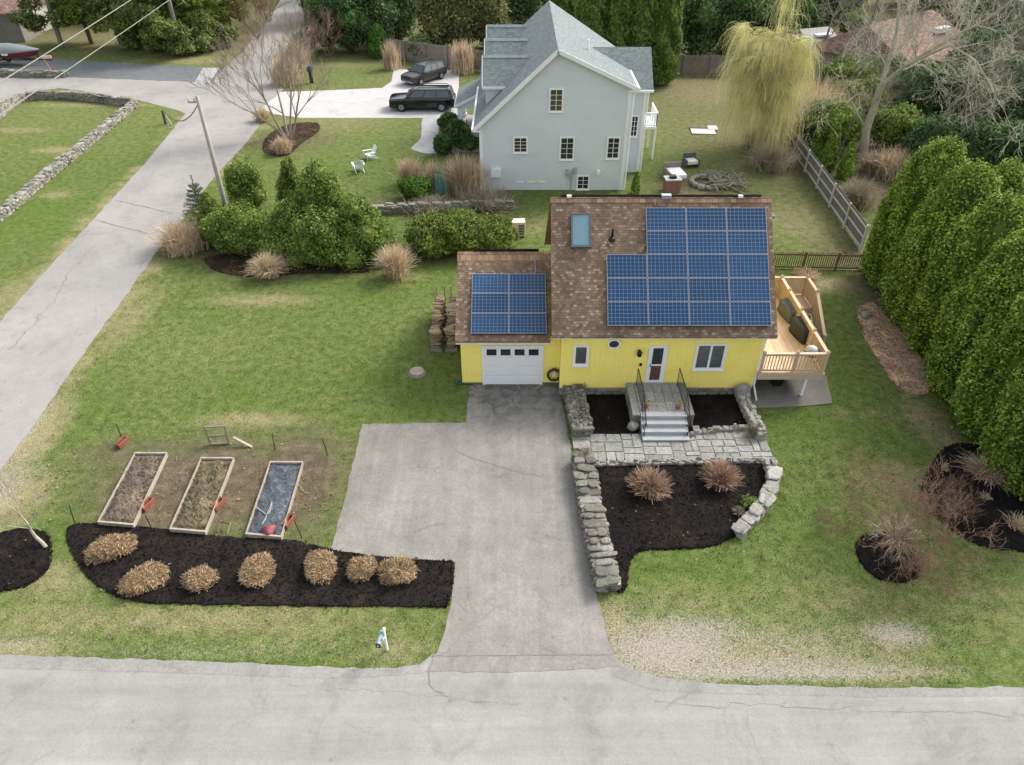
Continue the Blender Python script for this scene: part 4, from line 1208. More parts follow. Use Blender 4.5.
def railing(a, b, name="railing", h=.95, solid=False, posts=2, boards=False):
    a, b = Vector(a), Vector(b); up = Vector((0, 0, 1))
    mb = MB()
    mb.bar(a + up * h, b + up * h, .14, .035); mb.bar(a + up * (h - .07), b + up * (h - .07), .04, .09); mb.bar(a + up * .1, b + up * .1, .04, .09)
    n = max(2, int((b - a).length / (.09 if boards else .125)))
    for k in range(1, n):
        q = a.lerp(b, k / n); mb.bar(q + up * .05, q + up * (h - .03), .075 if boards else .036, .02 if boards else .036)
    dk(mb, name, M['deckwood'])
def post(x, y, z0, z1):
    mb = MB(); mb.box(x - .05, x + .05, y - .05, y + .05, z0, z1); mb.frustum((x - .07, y - .07), (x + .07, y + .07), z1, (x - .03, y - .03), (x + .03, y + .03), z1 + .06); dk(mb, "post", M['deckwood'])
railing((dx0 + .08, dy0 + .06, DZ), (dx1 - .06, dy0 + .06, DZ))
railing((dx1 - .05, dy0 + .08, DZ), (dx1 - .05, 28.9, DZ), boards=True)
railing((dx1 - .05, 28.9, DZ), (dx1 - .05, dy1 - .06, DZ), boards=True)
railing((dx0 + .08, dy1 - .06, DZ), (dx1 - .05, dy1 - .06, DZ), boards=True)
railing((dx1 - .05, dy1 - .06, DZ), (SXo - .05, dy1 - .06, DZ), boards=True)
railing((SXo - .05, dy1 - .06, DZ), (SXo - .05, 28.8, DZ), boards=True)
railing((SXo - .05, 28.8, DZ), (SXo - .05, 26.9, .15), name="stair_railing", boards=True)
for x, y in ((dx0 + .08, dy0 + .06), (11.75, dy0 + .06), (dx1 - .05, dy0 + .06), (dx1 - .05, 25.5), (dx1 - .05, 27.2), (dx1 - .05, 28.9), (dx1 - .05, dy1 - .06), (SXo - .05, dy1 - .06), (SXo - .05, 28.8)):
    post(x, y, DZ - .3, DZ + 1.02)
post(SXo - .05, 26.85, 0, 1.15)
for k in range(6):
    mb = MB(); z = DZ - (k + 1) * DZ / 7; y = 28.86 - (k + 1) * .3
    mb.box(dx1 + .06, SXo - .1, y, y + .29, z - .04, z); dk(mb, "stair_tread", M['deckfloor'])
mb = MB()
for x in (dx1 + .06, SXo - .1): mb.bar((x, 28.85, DZ - .3), (x, 26.75, -.05), .04, .26)
dk(mb, "stringer", M['deckwood'])
mb = MB()
mb.box(12.4, 12.52, 23.85, 23.97, .05, DZ - .25); dk(mb, "support_post", M['white'])
for x, y in ((12.4, 29.9), (10.6, 29.9), (SXo - .2, 29.9)):
    mb = MB(); mb.box(x, x + .12, y, y + .12, 0, DZ - .25); dk(mb, "support_post", M['deckwood'])

def covered(label, c, sx, sy, sz, rz, mat, bulge=0):
    """fabric cover draped over a grill"""
    mb = MB(); n = 20; rings = []
    for z, k in ((.02, 1.04), (.3 * sz, 1.0), (.8 * sz, .98), (.93 * sz, .95 + bulge * .4), (.985 * sz, .86), (sz, .55)):
        ring = []
        for i in range(n):
            a = 2 * math.pi * i / n
            ca, sa = math.cos(a), math.sin(a)
            e = .28
            x = math.copysign(abs(ca) ** e, ca) * sx / 2 * k; y = math.copysign(abs(sa) ** e, sa) * sy / 2 * k
            f = 1 + .03 * math.sin(a * 5 + z * 3) * (1.3 - z / sz) + random.gauss(0, .008)
            ring.append((x * f, y * f, z + random.gauss(0, .012)))
        rings.append(ring)
    mb.loft(rings)
    o = mb.build("covered_grill", M[mat], loc=c, rz=rz, smooth=True)
    return tag(o, label, "grill cover")
q = P(788, 316, DZ); covered("large rectangular grill under a charcoal cover at the back of the deck", (q.x, q.y, DZ), 1.3, .62, .62, R(97), 'cover2')
q = P(801, 336, DZ); covered("rounded grill under a black cover in the middle of the deck", (q.x, q.y, DZ), 1.25, .68, .72, R(100), 'cover', .06)
# small smoker in the deck corner
t = thing("kettle_grill", "small black kettle grill with grey lid in the deck's front corner", "grill", (12.62, 24.45, DZ))
mb = MB(); mb.lathe([(.06, .35), (.22, .42), (.28, .58), (.28, .64)], n=18); mb.build("bowl", M['black'], t, smooth=True)
mb = MB(); mb.lathe([(.285, .64), (.25, .76), (.14, .84), (.03, .86)], n=18); mb.build("lid", simple("grey_lid", (.36, .37, .38), .4, .1, 5), t, smooth=True)
for k in range(3):
    a = k * 2.09; mb = MB(); mb.tube([(.1 * math.cos(a), .1 * math.sin(a), .4), (.26 * math.cos(a), .26 * math.sin(a), .01)], .015, 6); mb.build("leg", M['alu'], t)
# something stored under the deck: a dark storage stool
t = thing("storage_bin", "small dark bin standing under the deck", "bin", (11.6, 24.7, .05))
MB().frustum((-.2, -.2), (.2, .2), 0, (-.25, -.25), (.25, .25), .5).build("tub", M['black'], t, bevel=.02)
MB().box(-.27, .27, -.27, .27, .502, .54).build("lid", M['cover2'], t, bevel=.01)

# ------------------------------------------------------------------ grey house
GO = Vector((2.7, 46.3, 0))
GH = thing("grey_house", "tall grey sided house with grey shingle roof and three dormers behind the yellow house", "house", GO)
def gh(mb, name, mat, par=None, **k):
    o = mb.build(name, mat, None, **k); o.parent = par or GH
    if par is None: o.location = -GO
    return o
GFY = 46.3
PK = (2.78, 8.8)
def gz(x): return 4.4 + (x + 2.1) * (PK[1] - 4.4) / (PK[0] + 2.1) if x < PK[0] else PK[1] + (x - PK[0]) * (6.75 - PK[1]) / (7.5 - PK[0])
fp = [(-2.1, GFY), (PK[0], GFY), (7.5, GFY), (7.5, 56), (2.85, 61.8), (-2.1, 61.8)]
mb = MB()
for i in range(len(fp)):
    a, b = fp[i], fp[(i + 1) % len(fp)]
    mb.add([(*a, -.05), (*b, -.05), (*b, gz(b[0]) - .06), (*a, gz(a[0]) - .06)], [(0, 1, 2, 3)])
mb.box(7.45, 9.05, 49.5, 54.0, -.05, 5.9)
mb.prism([(49.5, 5.9), (54.0, 5.9), (51.75, 7.65)], 7.4, 9.05, 'x')
gh(mb, "wall", M['siding'], fixn=True)
def slab_pts(mb, pts, th=.16):
    n = len(pts)
    mb.add([tuple(p) for p in pts] + [(p[0], p[1], p[2] - th) for p in pts], [tuple(range(n)), tuple(range(2 * n - 1, n - 1, -1))] + [(i, n + i, n + (i + 1) % n, (i + 1) % n) for i in range(n)])
mb = MB()
rid0, rid1 = (PK[0], GFY - .28, PK[1] + .13), (2.9, 62.1, PK[1] + .13)
slab_pts(mb, [(-2.5, GFY - .28, 4.16), rid0, rid1, (-2.5, 62.1, 4.16)])
slab_pts(mb, [rid0, (7.85, GFY - .28, 6.72), (7.85, 56.0, 6.72), rid1])
rf = gh(mb, "roof", M['grey_shingle'])
mb = MB()
slab_pts(mb, [(7.0, 49.2, 5.78), (9.4, 49.2, 5.78), (9.4, 51.75, 7.82), (5.2, 51.75, 7.82), (5.9, 50.6, 6.9)])
slab_pts(mb, [(9.4, 54.3, 5.78), (7.0, 54.3, 5.78), (5.2, 51.75, 7.82), (9.4, 51.75, 7.82)])
gh(mb, "wing_roof", M['grey_shingle'])
# dormers on the left slope
for yc in (50.6, 55.4, 60.0):
    mb = MB(); hw, zr, ze, xf = 1.45, 7.55, 6.2, -1.75
    for s in (-1, 1):
        mb.add([(xf, yc + s * hw, gz(xf) - .1), (-.2, yc + s * hw, gz(-.2) - .1), (-.2, yc + s * hw, ze), (xf, yc + s * hw, ze)], [(0, 1, 2, 3)])
    mb.add([(xf, yc - hw, gz(xf) - .1), (xf, yc + hw, gz(xf) - .1), (xf, yc + hw, ze), (xf, yc, zr - .1), (xf, yc - hw, ze)], [(0, 1, 2, 3, 4)])
    d = gh(mb, "dormer", M['siding'])
    mb = MB(); mb.prism([(yc - .16, zr - .11), (yc, zr + .05), (yc + .16, zr - .11), (yc, zr - .02)], -1.97, 1.15, 'x'); gh(mb, "dormer_ridge_cap", M['dcap'], d)
    mb = MB()
    for s in (-1, 1): mb.bar((-1.975, yc + s * 1.66, 6.0), (-1.975, yc, zr - .06), .04, .16)
    gh(mb, "dormer_trim", M['white'], d)
    mb = MB(); sl_ = (zr - ze) / hw
    for s in (-1, 1):
        e = yc + s * (hw + .22); z_e = ze - .22 * sl_
        def xr(z): return -2.5 + (z - 4.16) / ((PK[1] + .13 - 4.16) / (PK[0] + 2.5)) + .15
        slab_pts(mb, [(xf - .2, e, z_e), (xr(z_e), e, z_e), (xr(zr), yc, zr), (xf - .2, yc, zr)], .1)
    gh(mb, "dormer_roof", M['grey_shingle'], d)
    mb = MB(); mb.box(xf - .22, .0, yc - hw - .26, yc - hw - .225, ze - .22 * sl_ - .15, ze - .22 * sl_ + .01); gh(mb, "fascia", M['white'], d)
# white trim
mb = MB()
mb.bar((-2.5, GFY - .31, 4.07), (PK[0], GFY - .31, PK[1] + .04), .05, .24); mb.bar((PK[0], GFY - .31, PK[1] + .04), (7.85, GFY - .31, 6.63), .05, .24)
mb.box(-2.52, -2.0, GFY - .29, GFY - .01, 3.98, 4.1); mb.box(7.4, 7.87, GFY - .29, GFY - .01, 6.5, 6.62)
gh(mb, "rake_trim", M['white'])
for b6 in ((-2.13, -1.92, GFY - .04, GFY + .16, 0, 4.3), (7.3, 7.53, GFY - .04, GFY + .16, 0, 6.6), (8.88, 9.08, 49.46, 49.66, 0, 5.75)): gh(MB().box(*b6), "corner_board", M['white'])
for b6 in ((7.85, 7.98, GFY - .28, 55.9, 6.56, 6.7), (-2.62, -2.5, GFY - .28, 56, 4.0, 4.14), (7.98, 9.42, 49.08, 49.2, 5.6, 5.74)): gh(MB().box(*b6), "gutter", M['white'])
mb = MB(); mb.tube([(7.9, GFY - .15, 6.6), (7.62, GFY - .1, 6.2), (7.62, GFY - .1, .1)], .06, 8); gh(mb, "downspout", M['white']); mb = MB(); mb.tube([(9.15, 49.42, 5.6), (9.15, 49.42, .1)], .05, 8); gh(mb, "downspout", M['white'])
mb = MB(); q = Vector((5.0, 50.3, gz(5.0))); mb.tube([q, q + Vector((0, 0, .75))], .06, 8); gh(mb, "vent_pipe", M['white'])
def gwin(px0, py0, px1, py1, Y=GFY, cols=2, rows=4):
    xa, za = Wp(px0, py1, Y); xb, zb = Wp(px1, py0, Y)
    o = frame_window(None, xa, xb, za, zb, Y, fw=.10, cols=cols, rows=rows); o.parent = GH; o.location = -GO
gwin(548.5, 88, 564, 112); gwin(513, 136.5, 528, 153); gwin(559, 136.5, 575, 160); gwin(605.5, 136.5, 621, 159)
gwin(576, 175, 590, 189.5, rows=3); gwin(629, 115, 639.5, 137, 49.5, 2, 4)
mb = MB(); a = Wp(491, 176, GFY); b = Wp(501, 168, GFY); mb.box(a[0], b[0], GFY - .25, GFY - .002, a[1], b[1]); gh(mb, "vent_box", M['white'])
mb = MB(); a = Wp(598, 172, GFY); mb.lathe([(.1, -.2), (.14, -.1), (.14, .15), (.06, .22)], (a[0], GFY - .15, a[1]), 10); gh(mb, "wall_light", M['white'])
mb = MB()
for xx, yy in ((567, 172), (571, 176), (575, 170)): a = Wp(xx, yy, GFY); mb.box(a[0] - .1, a[0] + .1, GFY - .12, GFY - .002, a[1] - .25, a[1] + .2)
a = Wp(571, 170, GFY); b_ = Wp(571, 190, GFY); mb.tube([(a[0] + .05, GFY - .05, a[1]), (a[0] + .05, GFY - .05, max(.05, b_[1]))], .03, 6)
gh(mb, "meter_box", simple("meter_grey", (.33, .35, .36), .5, .1, 4))
mb = MB()
for xx in (520, 531, 542): a = Wp(xx, 182, GFY); mb.box(a[0] - .25, a[0] + .25, GFY - .03, GFY - .002, a[1] - .06, a[1] + .06)
gh(mb, "foundation_vent", M['white'])
# porch
PX0, PY0 = -4.5, 57.2
mb = MB(); slab_pts(mb, [(PX0, PY0, 2.35), (-2.1, PY0, 3.5), (-2.1, 62, 3.5), (PX0, 62, 2.35)], .14); pr = gh(mb, "porch_roof", M['grey_shingle'])
mb = MB(); mb.bar((PX0, PY0 - .03, 2.26), (-2.1, PY0 - .03, 3.41), .05, .2); mb.box(PX0 - .04, PX0 - .005, PY0, 62, 2.15, 2.34); gh(mb, "porch_trim", M['white'])
mb = MB(); mb.add([(PX0 + .1, PY0 + .05, 2.15), (-2.12, PY0 + .05, 2.15), (-2.12, PY0 + .05, 3.3), (PX0 + .1, PY0 + .05, 2.25)], [(0, 1, 2, 3)]); gh(mb, "porch_gable", M['siding'])
for yy in (57.4, 61.6):
    mb = MB(); mb.box(-4.3, -3.9, yy, yy + .38, .2, 2.2); mb.box(-4.36, -3.84, yy - .05, yy + .43, .2, .4); gh(mb, "porch_column", M['white'])
mb = MB(); mb.box(-4.6, -2.1, 53.5, 62, -.02, .2); gh(mb, "porch_floor", M['flag'])
mb = MB(); mb.box(9.06, 10.5, 52.0, 54.6, 2.25, 2.4); mb.box(10.38, 10.5, 52.0, 52.12, 0, 2.25); mb.box(10.38, 10.5, 54.4, 54.52, 0, 2.25); gh(mb, "rear_landing", M['white'])
mb = MB()
for a, b in (((9.1, 52.05, 2.4), (10.45, 52.05, 2.4)), ((10.45, 52.05, 2.4), (10.45, 54.5, 2.4))):
    a, b = Vector(a), Vector(b); u = Vector((0, 0, 1))
    mb.bar(a + u * .95, b + u * .95, .1, .08); mb.bar(a + u * .12, b + u * .12, .06, .06)
    for k in range(9): q = a.lerp(b, k / 8); mb.bar(q, q + u * .95, .05, .05)
gh(mb, "rear_railing", M['white'])

# ------------------------------------------------------------------ other buildings, far off
def far_house(name, label, c, sx, sy, wall_h, roof_h, rz, wall, roofm, ridge='x', hip=0, chimney=False):
    t = thing(name, label, "house", c, rz)
    mb = MB(); mb.box(-sx / 2, sx / 2, -sy / 2, sy / 2, -.1, wall_h); mb.build("wall", wall, t)
    e = .4; X, Y = sx / 2 + e, sy / 2 + e
    mb = MB()
    if ridge == 'x':
        v = [(-X, -Y, wall_h - .1), (X, -Y, wall_h - .1), (X, Y, wall_h - .1), (-X, Y, wall_h - .1), (-X + hip, 0, wall_h + roof_h), (X - hip, 0, wall_h + roof_h)]
        mb.add(v, [(0, 1, 5, 4), (2, 3, 4, 5), (3, 0, 4), (1, 2, 5), (3, 2, 1, 0)])
    mb.build("roof", roofm, t)
    for k in range(3):
        frame_window(t, -sx * .36 + k * sx * .28, -sx * .36 + k * sx * .28 + 1.0, 1.0, 2.3, -sy / 2, fw=.1, cols=2, rows=2)
    return t
p = P(893, 45, 3.0)
fh = far_house("brown_house", "low house with a faded brown roof among the bare trees", (p.x + .5, p.y + 1, 0), 13, 10, 2.7, 2.6, R(38), M['oldwood'], M['brown_roof'], hip=1)
MB().box(2.0, 4.0, -3.1, -2.4, 4.05, 4.45).build("roof_box", M['white'], fh)
p = P(640, -6, 4)
far_house("pale_house", "pale house wall glimpsed between the tall green hedge tops", (p.x, p.y + 8, 0), 12, 8, 5.5, 3.0, 0, M['white'], M['grey_shingle'])
p = P(8, 44, 0)
t = thing("grey_shed", "grey board shed standing behind the covered boat", "shed", (p.x - 1.5, p.y + 2.6, 0), R(4))
MB().box(-3.6, 3.0, -2, 2, 0, 3.2).build("wall", M['greyshed'], t)
mb = MB(); slab_pts(mb, [(-3.9, -2.3, 3.1), (3.3, -2.3, 3.1), (3.3, 0, 4.4), (-3.9, 0, 4.4)]); slab_pts(mb, [(3.3, 2.3, 3.1), (-3.9, 2.3, 3.1), (-3.9, 0, 4.4), (3.3, 0, 4.4)]); mb.build("roof", M['brown_roof'], t)
MB().box(-.6, .5, -2.04, -2.002, 0, 2.1).build("door", M['oldwood'], t)
p = P(28, 12, 2)
far_house("tan_house", "tan house with brown roof beyond the roadside trees", (p.x - 4, p.y + 3, 0), 12, 9, 3, 2.6, R(-10), M['cream'], M['brown_roof'])
p = P(812, 42, 1.5)
t = thing("small_shed", "small grey roofed shed with a white panel beside the woods", "shed", (p.x, p.y, 0), R(20))
MB().box(-1.8, 1.8, -1.5, 1.5, 0, 2.0).build("wall", M['oldwood'], t)
mb = MB(); mb.add([(-2, -1.7, 1.95), (2, -1.7, 1.95), (2, 0, 2.9), (-2, 0, 2.9), (2, 1.7, 1.95), (-2, 1.7, 1.95)], [(0, 1, 2, 3), (3, 2, 4, 5), (0, 3, 5), (1, 4, 2), (0, 5, 4, 1)]); mb.build("roof", simple("grey_felt", (.32, .31, .29), .8, .1, 3), t)
MB().box(-.7, 1.2, -1.45, -.75, 2.32, 2.5).build("white_panel", M['white'], t)

# ------------------------------------------------------------------ fences
def fence(name, label, a, b, h, mat, bw=.14, gap=.012, rails=2, step=2.4, railmat=None, posth=.08, thick=.02, vari=.01, lean=0):
    a, b = Vector((a[0], a[1], 0)), Vector((b[0], b[1], 0))
    t = thing(name, label, "fence", a)
    d = (b - a); ln = d.length; d.normalize()
    nrm = Vector((-d.y, d.x, 0)); up = Vector((0, 0, 1))
    mb = MB(); s = 0
    while s < ln:
        q = d * (s + bw / 2); hh = h + random.gauss(0, vari)
        mb.bar(q + up * .04, q + up * hh, thick, bw, up=(d.x, d.y, 0)); s += bw + gap
    mb.build("board_panel", mat, t)
    mb = MB()
    for r in range(rails):
        z = h * (.12 + .76 * r / max(1, rails - 1))
        for sgn in (-1,):
            o = nrm * (thick / 2 + .025) * sgn
            mb.bar(o + up * z, d * ln + o + up * z, .045, .09)
    mb.build("rail", railmat or mat, t)
    n = max(1, int(round(ln / step)))
    for k in range(n + 1):
        q = d * (ln * k / n) - nrm * .09
        mb = MB(); mb.bar(q - up * .1, q + up * (h + posth), .1, .1, up=(d.x, d.y, 0)); mb.build("post", railmat or mat, t)
    return t
pale_rail = simple("pale_fence_rail", (.50, .48, .42), .85, .15, 3)
a, b = P(768, 118), P(861, 251)
fence("wooden_fence", "long grey board fence with pale rails running from the willow to the tall hedge", a, b, 1.55, M['greywood'], rails=3, railmat=pale_rail, step=3.0)
a, b = P(768, 268), P(868, 270)
fence("picket_fence", "low brown picket fence between house deck and tall hedge", a, b, 1.0, M['darkwood'], bw=.05, gap=.07, rails=2, step=2.0, vari=.03)
a, b = P(386, 58), P(492, 73)
fence("board_fence", "weathered board fence behind the parked cars", a, b, 2.0, M['oldwood'], rails=2, step=2.6)
a, b = P(655, 75), P(735, 76)
fence("board_fence", "weathered board fence at the far edge of the back lawn", a, b, 1.9, M['oldwood'], rails=2, step=2.6)

# ------------------------------------------------------------------ pole and wires
pb = P(234, 238)
t = thing("utility_pole", "tall grey wooden utility pole beside the evergreen shrubs", "utility pole", pb)
top = Vector((0, 0, 8.2))
MB().tube([(0, 0, -.1), (0, 0, 4), top], [.15, .13, .10], 12).build("shaft", M['pole'], t, smooth=True)
mb = MB(); mb.bar((-.55, 0, 7.9), (.12, .03, 7.9), .07, .08); mb.build("crossarm", M['pole'], t)
for x in (-.5, -.2):
    mb = MB(); mb.lathe([(.03, 0), (.06, .05), (.04, .1), (.06, .14), (.02, .2)], (x, .02, 7.93), 8); mb.build("insulator", simple("insulator_grey", (.45, .45, .43), .3, .1, 5), t)
mb = MB(); mb.tube([(.1, -.14, 3.2), (.1, -.13, .2)], .03, 6); mb.build("ground_conduit", M['alu'], t)
pp = P(166, 124)
t = thing("guy_post", "short dark post with a pale brace at the lawn corner beside the side road", "post", pp)
MB().tube([(0, 0, -.1), (0, 0, 1.1)], [.12, .1], 8).build("stake", M['bark3'], t)
MB().tube([(.1, 0, .9), (.65, -.4, 0)], .06, 6).build("brace", M['pole'], t)
def sag(a, b, s, n=16):
    a, b = Vector(a), Vector(b)
    return [a.lerp(b, k / n) - Vector((0, 0, s * 4 * (k / n) * (1 - k / n))) for k in range(n + 1)]
o = MB().tube(sag(pb + top + Vector((0, 0, -.35)), Vector((pp.x, pp.y, 1.1)), .9), .03, 5).build("pole_cable", M['wire_dark'])
tag(o, "dark slack cable hanging from the pole top to the short post", "cable")
def wire(label, p0, p1, r):
    p0, p1 = Vector(p0), Vector(p1); d = p1 - p0
    o = MB().tube(sag(p0 - d * 1.2, p1 + d * 1.6, .35, 30), r, 6).build("power_line", M['wire'])
    tag(o, label, "power line", "power lines over the left street")
dz = 1.1
wire("thick overhead power line nearest the picture's top left corner", P(0, 75, 8.5) + Vector((0, 0, 0)), P(122, 0, 8.5), .03)
wire("thinner overhead power line, the right one of the pair", P(45, 78, 8.2), P(157, 3, 8.2), .025)

# ------------------------------------------------------------------ vehicles
def car(label, loc, rz, Lc, Wc, Hc, paint, rack=True):
    t = thing("parked_car", label, "car", loc, rz)
    h = Lc / 2; w = Wc / 2; b = Hc * .60      # belt height
    st = [(h, .80, .42, .50 * Hc), (h - .05, .92, .30, .53 * Hc), (h - .35, .98, .26, .565 * Hc), (h * .48, 1.0, .26, .60 * Hc), (0, 1.0, .26, b), (-h * .6, 1.0, .26, b + .01), (-h + .25, .98, .28, b), (-h + .03, .94, .36, b - .05), (-h, .86, .45, b - .12)]
    rings = []
    for x, k, z0, z1 in st:
        ww = w * k
        zm = z0 + (z1 - z0) * .55
        rings.append([(x, -ww * .92, z0), (x, -ww, z0 + .12), (x, -ww, zm), (x, -ww * .97, z1 - .1), (x, -ww * .94, z1 - .015), (x, 0, z1 + .03),
                      (x, ww * .94, z1 - .015), (x, ww * .97, z1 - .1), (x, ww, zm), (x, ww, z0 + .12), (x, ww * .92, z0)])
    mb = MB(); mb.loft(rings)
    # cabin
    xf0, xf1, xr0, xr1 = h * .50, h * .22, -h + .12, -h + .35
    def cab(x0, x1, z, hw, zc):
        return [(x0, -hw, z), (x0, hw, z), (x1, hw, z), (x1, -hw, z)]
    g0, g1 = w * .955, w * .74
    zr = Hc - .05
    mb.add([(xf0, -g0, b - .02), (xf0, g0, b - .02), (xr0, g0, b - .02), (xr0, -g0, b - .02),
            (xf1, -g1, zr - .03), (xf1, g1, zr - .03), (xr1, g1, zr - .03), (xr1, -g1, zr - .03),
            (xf1 - .2, -g1 * .7, zr + .015), (xf1 - .2, g1 * .7, zr + .015), (xr1 + .15, g1 * .7, zr + .015), (xr1 + .15, -g1 * .7, zr + .015)],
           [(0, 1, 5, 4), (1, 2, 6, 5), (2, 3, 7, 6), (3, 0, 4, 7), (4, 5, 9, 8), (5, 6, 10, 9), (6, 7, 11, 10), (7, 4, 8, 11), (8, 9, 10, 11)])
    body = mb.build("body", M[paint], t, smooth=True, uv=False)
    bv = body.modifiers.new("bevel", 'BEVEL'); bv.width = .05; bv.segments = 3; bv.limit_method = 'ANGLE'; bv.angle_limit = R(20); bv.harden_normals = True
    def sidepane(s, u0, u1, nm="side_window"):
        # strip of the cabin's side between fractions u0..u1 of its length
        lo0, lo1 = xf0 + (xr0 - xf0) * u0, xf0 + (xr0 - xf0) * u1
        hi0, hi1 = xf1 + (xr1 - xf1) * u0, xf1 + (xr1 - xf1) * u1
        q = []
        for (xl, xh, v) in ((lo0, hi0, .12), (lo1, hi1, .12), (lo1, hi1, .86), (lo0, hi0, .86)):
            x = xl + (xh - xl) * v; z = b + (zr - b) * v; y = g0 + (g1 - g0) * v
            q.append((x, s * (y + .012), z))
        m = MB(); m.add(q + [(x, y - s * .03, z) for x, y, z in q], [(0, 1, 2, 3), (4, 5, 6, 7), (0, 1, 5, 4), (1, 2, 6, 5), (2, 3, 7, 6), (3, 0, 4, 7)])
        m.build(nm, M['carglass'], t, uv=False)
    for s in (-1, 1):
        for u0, u1 in ((.07, .34), (.37, .62), (.65, .93)): sidepane(s, u0, u1)
    def endpane(xa, xb, sgn, nm):
        q = []
        for v, y in ((.1, 1), (.1, -1), (.88, -1), (.88, 1)):
            x = xa + (xb - xa) * v; z = b + (zr - b) * v; hw = (g0 + (g1 - g0) * v) * .88
            q.append((x + sgn * .012, y * hw, z + .012))
        m = MB(); m.add(q + [(x - sgn * .03, y, z - .02) for x, y, z in q], [(0, 1, 2, 3), (4, 5, 6, 7), (0, 1, 5, 4), (1, 2, 6, 5), (2, 3, 7, 6), (3, 0, 4, 7)])
        m.build(nm, M['carglass'], t, uv=False)
    endpane(xf0, xf1, 1, "windshield"); endpane(xr0, xr1, -1, "rear_window")
    wr = Hc * .205
    for x in (h * .62, -h * .60):
        for s in (-1, 1):
            m = MB(); m.lathe([(wr * .55, -.12), (wr * .95, -.12), (wr, -.08), (wr, .08), (wr * .95, .12), (wr * .55, .12)], n=24)
            ty = m.build("wheel", M['tyre'], t, smooth=False, uv=False); ty.location = (x, s * (w - .06), wr); ty.rotation_euler = (math.pi / 2, 0, 0)
            m = MB(); m.lathe([(wr * .64, -.125), (wr * .6, -.13), (wr * .15, -.122), (wr * .15, .122), (wr * .6, .13), (wr * .64, .125)], n=24)
            m.build("rim", M['rim'], ty, uv=False)
            m = MB(); q = []
            for k in range(13):
                a = math.pi * k / 12; q.append((x + math.cos(a) * wr * 1.16, s * (w + .004), wr + math.sin(a) * wr * 1.16))
            m.tube(q, .035, 6); m.build("wheel_arch", M['black'], t, uv=False)
    for s in (-1, 1):
        m = MB(); m.box(h - .28, h - .02, s * w * .62 - .17, s * w * .62 + .17, .475 * Hc - .06, .475 * Hc + .05); m.build("headlight", M['lamp'], t, bevel=.02)
        m = MB(); m.box(-h - .01, -h + .14, s * w * .78 - .1, s * w * .78 + .1, b - .42, b - .14); m.build("tail_light", M['redlamp'], t, bevel=.02)
        m = MB(); m.box(xf0 - .28, xf0 - .1, s * (w + .02) - .0, s * (w + .2), b + .02, b + .18); m.build("wing_mirror", M[paint], t, bevel=.03)
    m = MB(); m.box(h - .06, h + .02, -w * .42, w * .42, .36 * Hc, .47 * Hc); m.build("grille", M['black'], t)
    m = MB(); m.box(h - .1, h + .04, -w * .75, w * .75, .2 * Hc, .27 * Hc); m.build("bumper_trim", M['alu'], t, bevel=.02)
    if rack:
        for s in (-1, 1):
            m = MB(); m.tube([(xf1 - .3, s * g1 * .86, zr + .02), (xf1 - .4, s * g1 * .86, zr + .11), (xr1 + .35, s * g1 * .86, zr + .11), (xr1 + .2, s * g1 * .86, zr + .02)], .028, 6); m.build("roof_rail", M['black'], t)
    return t
pc = P(421, 112)
car("large black suv parked side-on on the white drive", (pc.x + .1, pc.y + 1.0, .018), R(180), 5.7, 2.05, 1.86, 'carblack')
pc = P(424, 82)
car("dark grey suv parked at an angle behind the black suv", (pc.x, pc.y + .4, .018), R(232), 4.7, 1.95, 1.66, 'cargrey')

# covered boat on trailer
pc = P(14, 66)
t = thing("covered_boat", "maroon boat under a grey fabric cover on a trailer", "boat", (pc.x - .3, pc.y + .6, 0), R(-3))
rings = []
for x, w, zk, zg in ((-3.4, .9, .75, 1.35), (-1.5, 1.05, .62, 1.35), (.5, 1.0, .62, 1.38), (1.8, .75, .72, 1.45), (2.8, .35, .95, 1.52), (3.2, .06, 1.3, 1.56)):
    rings.append([(x, -w, zg), (x, -w * .9, zk + .25), (x, 0, zk), (x, w * .9, zk + .25), (x, w, zg)])
MB().loft(rings).build("hull", M['maroon'], t, smooth=False)
rings = []
for x, w, zg, zt in ((-3.45, .93, 1.3, 1.7), (-1.5, 1.1, 1.3, 2.05), (.3, 1.06, 1.32, 2.1), (1.6, .82, 1.4, 1.9), (2.7, .42, 1.47, 1.68), (3.25, .1, 1.52, 1.6)):
    rings.append([(x, -w, zg - .06), (x, -w * 1.0, zg + .04), (x, -w * .6, zg + (zt - zg) * .75), (x, 0, zt), (x, w * .6, zg + (zt - zg) * .75), (x, w, zg + .04), (x, w, zg - .06)])
MB().loft(rings).build("fabric_cover", simple("boat_cover_grey", (.20, .215, .215), .7, .15, 2), t, smooth=True)
MB().box(-.2, .45, -1.08, -1.02, 1.12, 1.28).build("registration_plate", M['white'], t)
mb = MB(); mb.bar((-2.5, -.5, .55), (2.4, -.25, .55), .08, .1); mb.bar((-2.5, .5, .55), (2.4, .25, .55), .08, .1); mb.bar((2.4, 0, .55), (4.3, 0, .5), .09, .1); mb.bar((-1.2, -1, .45), (-1.2, 1, .45), .08, .08); mb.bar((2.9, 0, .5), (2.9, 0, 1.3), .08, .08)
mb.build("trailer_frame", M['black'], t)
for s in (-1, 1):
    m = MB(); m.lathe([(.18, -.09), (.31, -.09), (.33, 0), (.31, .09), (.18, .09)], n=18); o = m.build("wheel", M['tyre'], t); o.location = (-1.2, s * 1.05, .33); o.rotation_euler = (math.pi / 2, 0, 0)
    m = MB(); m.lathe([(.19, -.095), (.1, -.1), (.1, .1), (.19, .095)], n=14); m.build("rim", M['lamp'], o)
pc = P(51, 71)
t = thing("roadside_mailbox", "small faded red mailbox on a post by the low dark stone wall", "mailbox", (pc.x, pc.y, 0), R(10))
